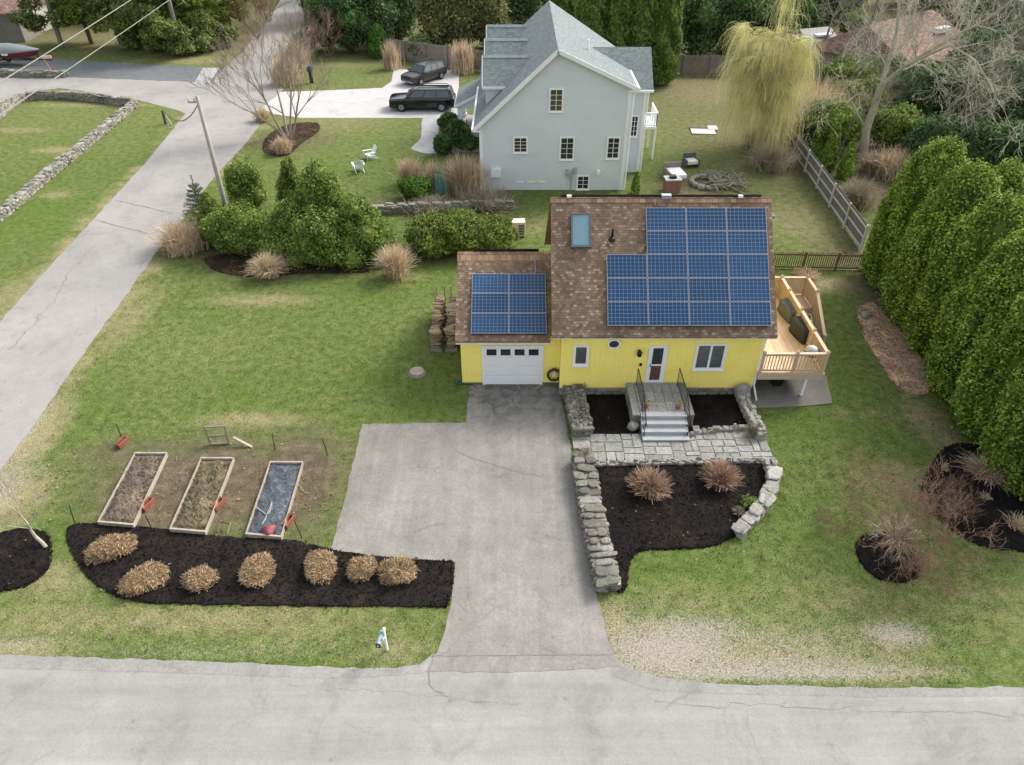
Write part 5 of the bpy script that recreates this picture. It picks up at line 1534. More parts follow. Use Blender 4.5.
MB().bar((0, 0, 0), (-.25, 0, 1.2), .12, .12).build("post", simple("faded_red_post", (.55, .25, .20), .7, .2, 4), t)
mb = MB(); mb.prism([(-.12, 1.2), (.12, 1.2), (.12, 1.38), (.08, 1.46), (-.08, 1.46), (-.12, 1.38)], -.4, .5, 'x'); mb.build("box", simple("faded_red_box", (.62, .40, .34), .6, .2, 4), t)
# bin
pc = P(312, 83)
t = thing("mailbox", "dark navy mailbox on a stout post beside dry grasses and the white drive", "mailbox", (pc.x, pc.y, 0), R(5))
MB().bar((0, 0, 0), (0, 0, 1.1), .3, .3).build("post", M['black'], t)
mb = MB(); mb.prism([(-.25, 1.1), (.25, 1.1), (.25, 1.42), (.17, 1.6), (-.17, 1.6), (-.25, 1.42)], -.35, .35, 'y'); mb.build("box", M['bluebin'], t)
# teal mailbox by the front road
pc = P(387.5, 650)
t = thing("roadside_mailbox", "teal mailbox on a white post on the verge by the front road", "mailbox", (pc.x, pc.y, 0), R(-4)); t.scale = (.72, .85, .85)
MB().box(-.035, .035, -.035, .035, -.1, 1.22).frustum((-.07, -.07), (.07, .07), 1.22, (-.02, -.02), (.02, .02), 1.34).bar((-.12, -.25, .86), (0, 0, .86), .07, .07).build("post", M['white'], t)
prof = [(-.10, 0), (.10, 0), (.10, .13)] + [(.10 * math.cos(math.pi * k / 8), .13 + .10 * math.sin(math.pi * k / 8)) for k in range(1, 8)] + [(-.10, .13)]
mb = MB(); mb.prism([(x - .13, z + .90) for x, z in prof], -.46, .06, 'y'); mb.build("box", M['teal'], t)
mb = MB(); mb.prism([(x * 1.03 - .13, z * 1.02 + .897) for x, z in prof], -.485, -.462, 'y'); dd = mb.build("door", M['black'], t)
MB().box(-.15, -.11, -.51, -.486, 1.0, 1.06).build("latch", M['white'], dd)
MB().box(-.025, -.015, -.30, -.28, 1.0, 1.2).build("flag", M['redlamp'], t)

# ------------------------------------------------------------------ garden furniture and small things
def adirondack(label, c, rz):
    t = thing("lawn_chair", label, "chair", c, rz, "white lawn chairs on the neighbouring lawn")
    mb = MB()
    for k in range(5): x = -.22 + k * .11; mb.bar((x, -.28, .36), (x, .22, .24), .10, .02)
    mb.build("seat", M['white'], t)
    mb = MB()
    for k in range(5): x = -.22 + k * .11; mb.bar((x, .2, .24), (x * 1.15, .55, 1.0 - abs(k - 2) * .05), .10, .02)
    mb.build("backrest", M['white'], t)
    for s in (-1, 1):
        MB().bar((s * .36, -.36, .58), (s * .36, .34, .55), .13, .025).build("armrest", M['white'], t)
        MB().bar((s * .33, -.3, 0), (s * .33, -.3, .57), .09, .03).build("front_leg", M['white'], t)
        MB().bar((s * .29, -.3, .34), (s * .29, .6, .02), .03, .1).build("rear_leg", M['white'], t)
pc = P(359, 171); adirondack("white wooden lawn chair, the nearer one facing away", (pc.x, pc.y, 0), R(200))
pc = P(370, 159); adirondack("white wooden lawn chair, the farther one with high back to the right", (pc.x, pc.y, 0), R(-60))

def raised_bed(label, corners, fill, group="raised garden beds"):
    """corners: far left, far right, near right, near left on the ground"""
    c = [Vector((p.x, p.y, 0)) for p in corners]; o = sum(c, Vector()) / 4
    t = thing("raised_bed", label, "garden bed", o, 0, group)
    c = [p - o for p in c]; h = .2
    inn = [p * (1 - .075 / max(.1, p.length)) for p in c]
    mb = MB()
    for i in range(4):
        a, b = c[i], c[(i + 1) % 4]; ia, ib = inn[i], inn[(i + 1) % 4]
        z = Vector((0, 0, h + .003 * i)); z0 = Vector((0, 0, -.03))
        mb.add([a + z0, b + z0, b + z, a + z, ia + z0, ib + z0, ib + z, ia + z], [(0, 1, 2, 3), (5, 4, 7, 6), (3, 2, 6, 7), (0, 4, 5, 1), (1, 5, 6, 2), (0, 3, 7, 4)])
    mb.build("board_frame", M['bedwood'], t)
    # fill: uneven soil or tarp
    n, m = 14, 36; vs, fs = [], []
    for j in range(m + 1):
        for i in range(n + 1):
            u, v = i / n, j / m
            p = (inn[0].lerp(inn[1], u)).lerp(inn[3].lerp(inn[2], u), v)
            e = min(u, 1 - u, (v) * 3, (1 - v) * 3)
            vs.append((p.x * .998, p.y * .998, .10 + .03 * math.sin(u * 7 + v * 19) * math.sin(v * 31 - u * 5) + random.gauss(0, .012) + min(.06, e * .3)))
    for j in range(m):
        for i in range(n): a = j * (n + 1) + i; fs.append((a, a + 1, a + n + 2, a + n + 1))
    mb = MB().add(vs, fs)
    if fill != 'tarp':
        k = 420; u, v = rng.uniform(.04, .96, (2, k))
        q = np.array([tuple((inn[0].lerp(inn[1], a)).lerp(inn[3].lerp(inn[2], a), b)) for a, b in zip(u, v)]); q[:, 2] = .17
        V, Fq = leaf_quads(q, np.tile([0, 0, 1.0], (k, 1)), .06, .4, .5); mb.add(V.tolist(), Fq.tolist())
    mb.build("tarp" if fill == 'tarp' else "soil", M[fill], t, smooth=fill == 'tarp')
    return t
def bed_c(pl): return [P(x, y, .2) for x, y in pl]
raised_bed("raised bed of bare reddish soil, the left one", bed_c([(135, 452), (167, 452), (133, 525), (97, 522)]), 'bedsoil')
raised_bed("raised bed of weedy soil, between the other two", bed_c([(201, 457), (234, 457), (205, 532), (169, 529)]), 'bedsoil2')
raised_bed("raised bed covered with a blue-grey tarp", bed_c([(270, 461), (303, 461), (281, 537), (245, 534)]), 'tarp')
pc = P(268, 528, .3)
mb = MB(); rings = []
for z, k in ((.0, 1), (.06, .95), (.13, .7), (.17, .25)):
    rings.append([(.21 * k * math.cos(a) * (1.3 if math.sin(a) > .3 else 1), .25 * k * math.sin(a) * (1 + .3 * math.cos(a)), z + .02 * math.sin(3 * a)) for a in [2 * math.pi * i / 14 for i in range(14)]])
o = mb.loft(rings).build("plastic_sack", M['pink'], loc=(pc.x, pc.y, .155), smooth=True); tag(o, "crumpled pink plastic sack lying on the blue-grey tarp", "sack")
mb = MB(); q = [P(256, 507, .19), P(268, 514, .21), P(272, 502, .2), P(266, 517, .19), P(262, 524, .19)]
o = mb.tube(smooth_poly(q, 5, False), .018, 6).build("garden_hose", simple("pale_hose", (.30, .33, .28), .5, .1, 5)); tag(o, "thin pale hose lying in loops on the blue-grey tarp", "hose")

def crate(label, at, rz):
    t = thing("garden_trough", label, "planter", at, rz, "small red wooden troughs in the vegetable garden")
    for s in (-1, 1): MB().box(-.28, .28, s * .10 - .03, s * .10 + .03, .0, .2).build("side_board", M['redwood'], t)
    for s in (-1, 1): MB().box(s * .25 - .02, s * .25 + .02, -.069, .069, .02, .16).build("end_board", M['bark3'], t)
    MB().box(-.229, .229, -.069, .069, .01, .04).build("bottom", M['bark3'], t)
for lb, x, y in (("red wooden trough beside the left raised bed", 148, 506), ("red wooden trough beside the weedy raised bed", 219, 506), ("red wooden trough beside the tarp-covered raised bed", 289, 523), ("red wooden trough under the dark stake at the garden's far left corner", 123, 444)):
    p = P(x, y); crate(lb, (p.x, p.y, .0), R(72))
def stake(label, base, top, h):
    p = P(*base); q = P(*top, h)
    o = MB().tube([p - Vector((0, 0, .1)), (p + q) / 2, q], .018, 6).build("garden_stake", M['greenstake']); tag(o, label, "stake", "dark green stakes round the vegetable garden")
for lb, b, tp in (("leaning dark green stake at the near left tip of the mulch bed", (75, 524), (69, 505)), ("leaning dark green stake beside the far red trough", (123, 440), (116, 424)), ("dark green stake right of the left raised bed's near end", (153, 531), (145, 515)),
                  ("upright dark green stake above the tarp-covered bed", (275, 450), (272, 433)), ("leaning dark green stake at the garden's far right corner", (328, 455), (322, 438)), ("dark green stake right of the tarp-covered bed's near end", (302, 538), (294, 520))):
    stake(lb, b, tp, 1.0)
t = thing("wire_fence", "thin wire netting strung between the green stakes round the vegetable garden", "fence")
for a, b in (((75, 524), (123, 440)), ((123, 440), (200, 446)), ((255, 449), (328, 455)), ((328, 455), (318, 545))):
    a, b = P(*a), P(*b); mb = MB()
    for z in (.05, .3, .55, .8): mb.bar(a + Vector((0, 0, z)), b + Vector((0, 0, z)), .0035, .0035)
    n_ = int((b - a).length / .3)
    for k in range(n_ + 1): q = a.lerp(b, k / n_); mb.bar(q, q + Vector((0, 0, .82)), .0025, .0025)
    mb.build("netting", M['greenstake'], t)
# gate frame and prop in the garden
p = P(220, 445)
t = thing("garden_gate", "small weathered gate leaning at the back of the vegetable garden", "gate", (p.x, p.y, 0), R(4))
mb = MB()
for a, b in (((-.36, 0, 0), (-.46, .2, .8)), ((.36, 0, 0), (.30, .2, .8)), ((-.46, .2, .8), (.30, .2, .8)), ((-.37, .02, .06), (.36, .02, .06)), ((-.41, .1, .42), (.33, .1, .42))): mb.bar(a, b, .07, .05)
mb.build("frame", M['oldwood'], t)
mb = MB()
for k in range(1, 7): x = -.36 + k * .103; mb.bar((x, .01, .05), (x - .08, .2, .78), .008, .008)
mb.build("wire_mesh", M['alu'], t)
p, q = P(233, 437, .35), P(252, 447, .03)
o = MB().bar(p, q, .10, .04).build("loose_board", M['bedwood']); tag(o, "pale loose board lying right of the small garden gate", "board")
p = P(225, 530)
t = thing("small_trestle", "tiny pale trestle standing between the weedy and tarped beds", "trestle", (p.x, p.y, 0), R(-15))
for x in (-.18, .18): MB().bar((x, -.15, 0), (x + .03, .12, .3), .04, .04).build("leg", M['bedwood'], t)
MB().bar((-.2, .1, .28), (.22, .1, .28), .04, .04).build("crossbar", M['bark3'], t)

# firewood
pa, pb_ = P(437, 357), P(453, 357)
t = thing("firewood_rack", "two rows of split firewood stacked on pallets beside the garage", "firewood", (-3.2, 28.95, 0))
for cx in (-.36, .36):
    k0 = MB(); Vc, Vs, Va = [], [], []
    for j in range(15):
        for r in range(7):
            zt = 1.05 if j > 1 else .9
            Vc.append((cx + random.gauss(0, .03), -1.55 + j * .215 + random.gauss(0, .03), .18 + r * .14 + random.gauss(0, .015)))
            Vs.append((.23 + random.gauss(0, .04), .095 + random.gauss(0, .02), .075 + random.gauss(0, .012))); Va.append(random.gauss(0, .08))
    V, Fc = stones(Vc, Vs, Va, .16, .15)
    np_obj("log_row", V, Fc, M['firewood'], t)
    mb = MB(); mb.box(cx - .26, cx + .26, -1.72, 1.8, .03, .1)
    for k in range(4): mb.box(cx - .28, cx + .28, -1.72 + k * 1.1, -1.55 + k * 1.1, -.02, .032)
    mb.box(cx - .27, cx + .27, -1.78, -1.722, .0, .14)
    mb.build("pallet", M['oldwood'], t)
    for s in (-.2, .2): MB().bar((cx + s, 1.86, 0), (cx + s, 1.9, 1.45), .07, .05).build("upright", M['bedwood'], t)
p = P(417, 373)
t = thing("tree_stump", "low round cut tree stump in the lawn left of the garage", "stump", (p.x, p.y, 0))
MB().lathe([(.42, -.02), (.36, .06), (.33, .12)], n=14).build("bark", M['bark1'], t)
MB().lathe([(.32, .121), (.29, .13)], n=14).build("cut_face", M['bedwood'], t)
p = P(465, 383)
t = thing("boot_scraper_mat", "dark green plastic tray lying on the grass by the garage corner", "tray", (p.x, p.y, 0), R(2))
MB().box(-.4, .4, -.14, .14, 0, .10).build("base", M['greenplastic'], t, bevel=.02)
MB().box(-.36, .36, -.10, .10, .102, .13).build("lip", M['greenstake'], t)
# coiled hose on wall corner
x, z = 1.82, .62
t = thing("hose_reel", "coiled dark garden hose hanging on the garage wall by the house corner", "garden hose", (x, GY - .02, z))
mb = MB()
q = []
for k in range(140):
    a = k * .35; r = .26 + .035 * math.sin(k * .9); q.append((r * math.cos(a), -.08 - .07 * (k % 20) / 20, r * math.sin(a) * 1.15))
mb.tube(q, .022, 6); mb.build("hose_coil", simple("brown_hose", (.07, .045, .03), .6, .2, 5), t, smooth=True)
mb = MB(); mb.box(-.08, .08, -.14, .0, -.05, .14); mb.build("hanger", M['cream'], t)
# white well cover / box behind the house
p = P(518, 238)
t = thing("heat_pump", "white slatted outdoor unit standing on the lawn behind the garage", "outdoor unit", (p.x, p.y + .3, 0), R(3))
MB().box(-.42, .42, -.3, .3, .1, 1.0).build("casing", M['cream'], t, bevel=.02)
mb = MB()
for k in range(7): mb.box(.02, .36, -.32, -.302, .2 + k * .1, .25 + k * .1)
mb.build("grille", M['black'], t)
for sx in (-.36, .3): MB().box(sx, sx + .06, -.28, .28, 0, .1).build("foot", M['black'], t)
# boards on the back lawn
p = P(703, 131)
t = thing("hatch_cover", "pale open cellar hatch lying on the back lawn", "hatch", (p.x, p.y, 0), R(-4))
MB().box(-1.0, .9, -.9, .2, .02, .1).build("cover", M['cream'], t)
MB().box(-1.1, .4, .21, .7, .0, .06).build("opening", M['black'], t)
MB().box(.45, 1.2, .0, .9, .105, .16).build("side_cover", M['cream'], t)
# patio things behind the ridge
p = P(690, 166)
t = thing("patio_armchair", "small pale cushioned patio armchair beside the fire ring", "chair", (p.x, p.y, 0), R(12))
MB().box(-.42, .42, -.4, .35, .22, .5).build("cushion", M['cream'], t, bevel=.06)
MB().box(-.48, .48, .30, .44, .15, .85).build("backrest", M['cover2'], t, bevel=.03)
for s in (-1, 1): MB().box(s * .47 - .06, s * .47 + .06, -.42, .36, 0, .58).build("armrest", M['cover2'], t, bevel=.02)
p = P(675, 178)
t = thing("patio_sofa", "white cushioned patio daybed with a low grey back on the back lawn", "sofa", (p.x, p.y, 0), R(10))
MB().box(-.55, .55, -.75, .75, .2, .5).build("seat_cushion", M['white'], t, bevel=.05)
MB().box(-.62, .62, .76, .90, .05, .85).build("backrest", M['oldwood'], t)
MB().box(-.66, -.56, -.72, .75, 0, .6).build("armrest", M['oldwood'], t)
p = P(671, 191)
t = thing("brick_grill", "small brick outdoor grill with a pale top right behind the yellow house's ridge", "grill", (p.x, p.y, 0), R(5))
MB().box(-.5, .5, -.38, .38, 0, .85).build("brick_base", M['brick'], t)
MB().box(-.54, .54, -.42, .42, .852, .93).build("slab_top", M['step'], t)
MB().box(-.2, .2, -.2, .2, .932, 1.1).build("fire_box", M['black'], t)
p = P(706, 184)
V, Fc = stones([(math.cos(a) * 1.0, math.sin(a) * 1.0, .14) for a in [k * .52 for k in range(12)]], [(.26, .18, .16)] * 12, [k * .52 + 1.57 for k in range(12)], .15, .1)
o = np_obj("fire_ring", V, Fc, M['farstone'], loc=(p.x, p.y, 0)); tag(o, "ring of grey stones round a fire pit behind the yellow house", "fire pit")
p = P(722, 184)
o = MB()
for k in range(90):
    a = random.uniform(0, 6.28); c = Vector((random.uniform(-1.2, 1.2), random.uniform(-1.2, 1.2), random.uniform(.05, .5))); d = Vector((math.cos(a), math.sin(a), random.gauss(0, .25))) * random.uniform(.3, .9)
    o.tube([c - d, c + d], random.uniform(.02, .05), 5)
o = o.build("brush_pile", M['bark1'], loc=(p.x + .3, p.y, 0)); tag(o, "loose pile of grey sticks beside the fire ring", "brush pile")
p = P(449, 193)
t = thing("garden_trellis", "faded green lattice panel standing among dry grasses", "trellis", (p.x, p.y, 0), R(8))
mb = MB()
for k in range(8): mb.bar((-.8 + k * .23, 0, 0), (-.8 + k * .23, .55, 1.4), .21, .03)
mb.build("lattice", M['verdigris'], t)
mb = MB(); mb.bar((-.92, 0.04, .2), (.92, .04, .2), .05, .08); mb.bar((-.92, .49, 1.3), (.92, .49, 1.3), .05, .08); mb.build("rail", M['verdigris'], t)
# potted flowers on the steps
for lb, dx in (("small clay pot with yellow flowers left on the entry landing", .52), ("small clay pot with yellow flowers right on the entry landing", -.55)):
    xx = (SX0 if dx > 0 else SX1) + dx
    t = thing("flower_pot", lb, "flower pot", (xx, 22.25, .672))
    MB().lathe([(.06, 0), (.09, .14), (.10, .16)], n=12).build("pot", M['terracotta'], t)
    n = 60; c = rng.normal(0, .06, (n, 3)) + np.array([0, 0, .24])
    V, Fq = leaf_quads(c, rng.normal(0, 1, (n, 3)), .035, .6)
    np_obj("flowers", V, Fq, leafmat("yellow_flower", [(.10, .14, .02), (.45, .38, .03), (.6, .5, .05)]), t)
# ------------------------------------------------------------------ vegetation
def core_grid(fn, nt=20, nz=14):
    """closed dark core: fn(theta, v) -> point"""
    vs = [fn(2 * math.pi * i / nt, j / nz) for j in range(nz + 1) for i in range(nt)]
    fs = [(j * nt + i, j * nt + (i + 1) % nt, (j + 1) * nt + (i + 1) % nt, (j + 1) * nt + i) for j in range(nz) for i in range(nt)]
    return np.array(vs), np.array(fs)

def join_arrays(parts):
    Vs, Fs, o = [], [], 0
    for V, Fq in parts:
        Vs.append(V); Fs.append(Fq + o); o += len(V)
    return np.concatenate(Vs), Fs

def lumps(nw, kt, kz):
    w = [(rng.integers(2, kt), rng.uniform(1, kz), rng.uniform(0, 6.28), rng.uniform(.5, 1)) for _ in range(nw)]
    def f(th, z):
        r = 0
        for a, b, c, d in w: r = r + d * np.sin(a * th + b * z + c)
        return r / math.sqrt(nw)
    return f

def crown_column(h, r, n, leaf, flat_top=2.4, base=.45, amp=.10, asp=.5, droop=.2, z0=.05):
    """arborvitae-like crown: rounded column of upright sprays"""
    g = lumps(5, 8, 2.6); g2 = lumps(7, 15, 6)
    def prof(z):
        t = z / h
        return r * np.minimum(1, base + t / .22 * (1 - base)) * np.power(np.clip(1 - t ** flat_top, 0, 1), .62)
    def rad(th, z): return prof(z) * (1 + amp * g(th, z) + amp * .7 * g2(th, z))
    z = h * (z0 + (1 - z0) * rng.uniform(0, 1, n) ** .92); th = rng.uniform(0, 2 * np.pi, n)
    dep = rng.uniform(0, 1, n) ** 2 * .26
    loose = rng.uniform(0, 1, n) < .12
    dep = np.where(loose, -rng.uniform(0, .09, n), dep)
    R_ = rad(th, z) * (1 - dep)
    c = np.stack([R_ * np.cos(th), R_ * np.sin(th), z + rng.normal(0, .05, n)], 1)
    e = .02 * h
    sl = -(prof(z + e) - prof(z - e)) / (2 * e)
    N = np.stack([np.cos(th), np.sin(th), np.clip(sl, -.5, 3) + .25], 1); N = unit(N)
    along = np.stack([np.cos(th) * .6, np.sin(th) * .6, np.full(n, 1 - droop)], 1)
    V, Fq = leaf_quads(c, N, leaf, asp, .55, along)
    cv, cf = core_grid(lambda a, v: (lambda zz, rr: (rr * math.cos(a), rr * math.sin(a), zz))(h * (.02 + .94 * v), max(.02, float(rad(np.array(a), np.array(h * (.02 + .94 * v)))) * .80)))
    return join_arrays([(V, Fq), (cv, cf)])

def crown_blobs(blobs, n, leaf, asp=.55, jit=.6, shell=.35, core=True, up=.3, needle=False, amp=.10):
    """crown made of many clumps: blobs = [(centre, (rx, ry, rz))]"""
    parts = []
    vol = np.array([b[1][0] * b[1][2] for b in blobs]); vol = vol / vol.sum()
    for (c0, rr), w in zip(blobs, vol):
        k = max(20, int(n * w))
        d = unit(rng.normal(0, 1, (k, 3))); 
        g = lumps(4, 6, 5)
        th = np.arctan2(d[:, 1], d[:, 0]); L_ = 1 + amp * g(th, d[:, 2])
        dep = 1 - shell * rng.uniform(0, 1, k) ** 1.8
        dep = np.where(rng.uniform(0, 1, k) < .15, 1 + rng.uniform(0, .16, k), dep)
        p = d * np.array(rr) * (L_ * dep)[:, None] + np.array(c0)
        N = unit(d / np.array(rr) + np.array([0, 0, up]))
        ok = p[:, 2] > .03
        al = d + np.array([0, 0, .1]) if needle else None
        V, Fq = leaf_quads(p[ok], N[ok], leaf, asp, jit, None if al is None else al[ok])
        parts.append((V, Fq))
        if core:
            cv, cf = core_grid(lambda a, v: (c0[0] + rr[0] * .66 * math.cos(a) * math.sin(math.pi * (.02 + .96 * v)), c0[1] + rr[1] * .66 * math.sin(a) * math.sin(math.pi * (.02 + .96 * v)), max(.03, c0[2] - rr[2] * .66 * math.cos(math.pi * (.02 + .96 * v)))), 10, 7)
            parts.append((cv, cf))
    return join_arrays(parts)

def ball_blobs(n, rx, ry, rz, zc, br=(.3, .5), flatb=True):
    out = []
    for _ in range(n):
        d = Vector((random.gauss(0, 1), random.gauss(0, 1), random.gauss(0, 1))).normalized() * random.uniform(.45, .85)
        b = random.uniform(*br)
        out.append(((d.x * rx, d.y * ry, zc + d.z * rz), (rx * b, ry * b, rz * b * random.uniform(.75, 1.05))))
    return out

def strips(Pts, wid, side):
    """ribbons: Pts (n,k,3), wid (k,), side (n,3)"""
    n, k, _ = Pts.shape
    Lf = Pts - side[:, None, :] * wid[None, :, None]; Rt = Pts + side[:, None, :] * wid[None, :, None]
    V = np.stack([Lf, Rt], 2).reshape(-1, 3)
    i = np.arange(n)[:, None] * (2 * k) + np.arange(k - 1)[None, :] * 2
    Fq = np.stack([i, i + 1, i + 3, i + 2], -1).reshape(-1, 4)
    return V, Fq

def fountain(n, h, spread, base=.2, w=.014, droop=.5, upright=1.0, k=5):
    a = rng.uniform(0, 2 * np.pi, n); s = spread * rng.uniform(.05, 1, n) ** .8; hh = h * rng.uniform(.55, 1.05, n)
    t = np.linspace(0, 1, k)
    b = rng.normal(0, base * .5, (n, 2))
    out = s[:, None] * t[None, :] ** (1.3 * upright)
    z = hh[:, None] * (t[None, :] - droop * (s / spread)[:, None] * t[None, :] ** 2.6)
    X = b[:, :1] + np.cos(a)[:, None] * out; Y = b[:, 1:] + np.sin(a)[:, None] * out
    Pts = np.stack([X, Y, np.maximum(z, .015)], -1)
    Pts[:, 1:, :2] += rng.normal(0, .02 * h, (n, k - 1, 2))
    side = np.stack([-np.sin(a), np.cos(a), np.zeros(n)], 1)
    side = unit(side + rng.normal(0, .4, side.shape))
    wd = w * (1.0 - .75 * t)
    return strips(Pts, wd, side)

def shrub(name, label, cat, arr, mat, loc, rz=0, group=None):
    V, Fs = arr
    Fs = Fs if isinstance(Fs, list) else [Fs]
    o = np_obj(name, V, Fs, mat, loc=loc, rz=rz)
    return tag(o, label, cat, group)

def again(o, loc, rz, s, label, group=None):
    c = o.copy(); C.objects.link(c); c.location = loc; c.rotation_euler.z = rz; c.scale = (s,) * 3 if isinstance(s, (int, float)) else s
    c['label'] = label
    if group: c['group'] = group
    return c

def limb(mb, p, d, ln, r, depth, kids=3, spread=.6, up=.15, shrink=.68, nseg=4, minr=.008, wob=.16, sides=5):
    """recursive bare branch"""
    pts, rads = [Vector(p)], [r]
    d = Vector(d).normalized()
    for i in range(nseg):
        d = (d + Vector((random.gauss(0, wob), random.gauss(0, wob), random.gauss(0, wob) + up * .3))).normalized()
        pts.append(pts[-1] + d * (ln / nseg)); rads.append(max(minr, r * (1 - .5 * (i + 1) / nseg)))
    mb.tube(pts, rads, max(3, sides), cap=False)
    if depth <= 0: return
    nk = kids + random.choice((-1, 0, 0, 1))
    for k in range(max(2, nk)):
        t = random.uniform(.35, 1.0) if k else 1.0
        i = min(nseg, max(1, int(round(t * nseg))))
        ax = Vector((random.gauss(0, 1), random.gauss(0, 1), random.gauss(0, 1)))
        ax = (ax - d * ax.dot(d)).normalized()
        nd = (d + ax * spread * random.uniform(.6, 1.3) + Vector((0, 0, up))).normalized()
        limb(mb, pts[i], nd, ln * shrink * random.uniform(.75, 1.15), max(minr, rads[i] * .68), depth - 1, kids, spread, up, shrink, max(2, nseg - 1), minr, wob, sides - 1)

def tree(name, label, cat, loc, crown, cmat, trunk_h, trunk_r, tmat, group=None, rz=0, lean=0):
    t = thing(name, label, cat, loc, rz, group)
    V, Fs = crown
    mb = MB(); mb.tube([(0, 0, -.1), (lean * .5, 0, trunk_h * .5), (lean, 0, trunk_h)], [trunk_r, trunk_r * .8, trunk_r * .45], 9)
    mb.build("trunk", tmat, t, uv=False)
    np_obj("crown", V, Fs, cmat, t)
    return t

# tall hedge trees on the right
HG = "row of tall green hedge trees along the right edge"
def hedge_crown(h, r, n, leaf, nb=190):
    """rounded column of many small leafy cushions round a solid core"""
    def prof(t): return r * min(1, .62 + t / .2 * .38) * max(0, 1 - t ** 3.6) ** .62
    g = lumps(5, 7, 2.0)
    bl = []
    for k in range(nb):
        t = (k + .5) / nb; t = .03 + .95 * t ** .95; a = k * 2.39996 + random.gauss(0, .12)
        R_ = prof(t) * (1 + .09 * float(g(np.array(a), np.array(t * h))))
        b = random.uniform(.26, .40) * (1 - .2 * t)
        bl.append(((max(0, R_ - .22) * math.cos(a), max(0, R_ - .22) * math.sin(a), t * h - .1), (b, b, b * random.uniform(1.6, 2.6))))
    V, Fs = crown_blobs(bl, n, leaf, .55, .55, .4, False, .55, amp=.14)
    cv, cf = core_grid(lambda a, v: (lambda t, rr: (rr * math.cos(a), rr * math.sin(a), t * h))(.02 + .93 * v, max(.02, prof(.02 + .93 * v) * .76)))
    return join_arrays([(V, f) for f in Fs[:1]] + []) if False else (np.concatenate([V, cv]), Fs + [cf + len(V)])
protoA = tree("hedge_tree", "bushy tall green hedge tree at the far end of the row, behind the fence end", "tree", (0, 0, 0), hedge_crown(7.7, 2.0, 46000, .068, 220), L['arb'], 4, .18, M['bark3'], HG)
protoB = tree("hedge_tree", "x", "tree", (0, 0, 0), hedge_crown(7.9, 2.05, 46000, .068, 230), L['arb'], 4, .18, M['bark3'], HG)
def hedge(pr, px_, py_, rz, s, label, first=False, dx=0, dy=0):
    p = P(px_, py_); loc = (p.x + dx - .35, p.y + dy, 0)
    if first: pr.location = loc; pr.rotation_euler.z = rz; pr.scale = s if isinstance(s, tuple) else (s,) * 3; pr['label'] = label; return pr
    return dup(pr, loc, rz, s, label, HG)
hedge(protoA, 901, 285, .3, (1.0, 1.0, 1.0), "tall green hedge tree at the far end of the row by the fence corner", True)
hedge(protoB, 924, 318, 1.9, (1.0, 1.0, .98), "tall green hedge tree just in front of the row's farthest one", True)
hedge(protoA, 951, 352, 3.0, (1.02, 1.02, .98), "tall green hedge tree rising beside the brown bark bed")
hedge(protoB, 975, 392, 4.2, (1.02, 1.02, .96), "tall green hedge tree at the near tip of the brown bark bed")
hedge(protoA, 1003, 432, 5.3, (1.03, 1.03, .95), "tall green hedge tree standing behind the black mulch bed at the row's foot")
hedge(protoB, 1040, 478, .9, (1.02, 1.02, .92), "green hedge tree cut by the picture edge beside the dried clump in the black bed")
hedge(protoA, 962, 300, 2.2, (1.0, 1.0, .93), "green hedge tree of the hidden second row, its top behind the second tree")
hedge(protoB, 1004, 338, 5.9, (1.05, 1.05, .95), "green hedge tree of the hidden second row, its top against the dark woods")
hedge(protoA, 1040, 385, 1.2, (1.05, 1.05, .95), "green hedge tree of the hidden second row at the right picture edge")

# evergreen shrubs by the corner
def ev(label, b, h, r, n, leaf, mat, name="evergreen_shrub", nb=14, rz=0, flat=False, group=None, amp=.12):
    p = P(*b)
    bl = [((0, 0, h * .5), (r * .82, r * .82, h * .5))] + ball_blobs(nb, r * .95, r * .95, h * .48, h * .5, (.32, .55))
    return shrub(name, label, "shrub", crown_blobs(bl, n, leaf, .5, .7, .3, True, .35, amp=amp), L[mat], (p.x, p.y, 0), rz, group)
def evc(label, b, h, r, n, leaf, mat, name="evergreen_shrub", ft=1.5, base=.7, amp=.13):
    p = P(*b)
    return shrub(name, label, "shrub", crown_column(h, r, n, leaf, ft, base, amp, .5, .6), L[mat], (p.x, p.y, 0), rng.uniform(0, 6))
def rough_cone(h, r, n, leaf, nb=26, top=.12):
    """pyramidal evergreen of overlapping leafy clumps with a broken outline"""
    bl = [((0, 0, h * .34), (r * .72, r * .72, h * .34)), ((0, 0, h * .66), (r * .36, r * .36, h * .30))]
    for k in range(nb):
        v = (k + .5) / nb; z = h * (.10 + .84 * v ** 1.1); rr = r * (1 - v ** 1.15) * .82 + top * r; a = k * 2.4 + random.gauss(0, .3)
        b = r * (.40 - .22 * v) * random.uniform(.8, 1.25)
        bl.append(((rr * .8 * math.cos(a), rr * .8 * math.sin(a), z), (b, b, b * random.uniform(.9, 1.5))))
    return crown_blobs(bl, n, leaf, .45, .75, .4, True, .3, amp=.14)
def evr(label, b, h, r, n, leaf, mat, name="evergreen_shrub", nb=26):
    p = P(*b)
    return shrub(name, label, "shrub", rough_cone(h, r, n, leaf, nb), L[mat], (p.x, p.y, 0), rng.uniform(0, 6))
evr("tallest pointed evergreen shrub in the middle of the corner clump", (328, 244), 4.9, 2.3, 24000, .085, 'holly')
evr("wide dark evergreen shrub left of the tallest pointed one", (297, 255), 3.3, 1.8, 17000, .085, 'holly')
evr("wide evergreen shrub right of the tallest pointed one", (364, 256), 3.5, 2.0, 17000, .085, 'holly')
ev("low front evergreen shrub at the foot of the tallest pointed one", (328, 261), 2.8, 1.8, 15000, .085, 'holly', nb=18)
ev("round dark green shrub beside the side road above the pole base", (250, 206), 3.0, 1.35, 10000, .085, 'holly')
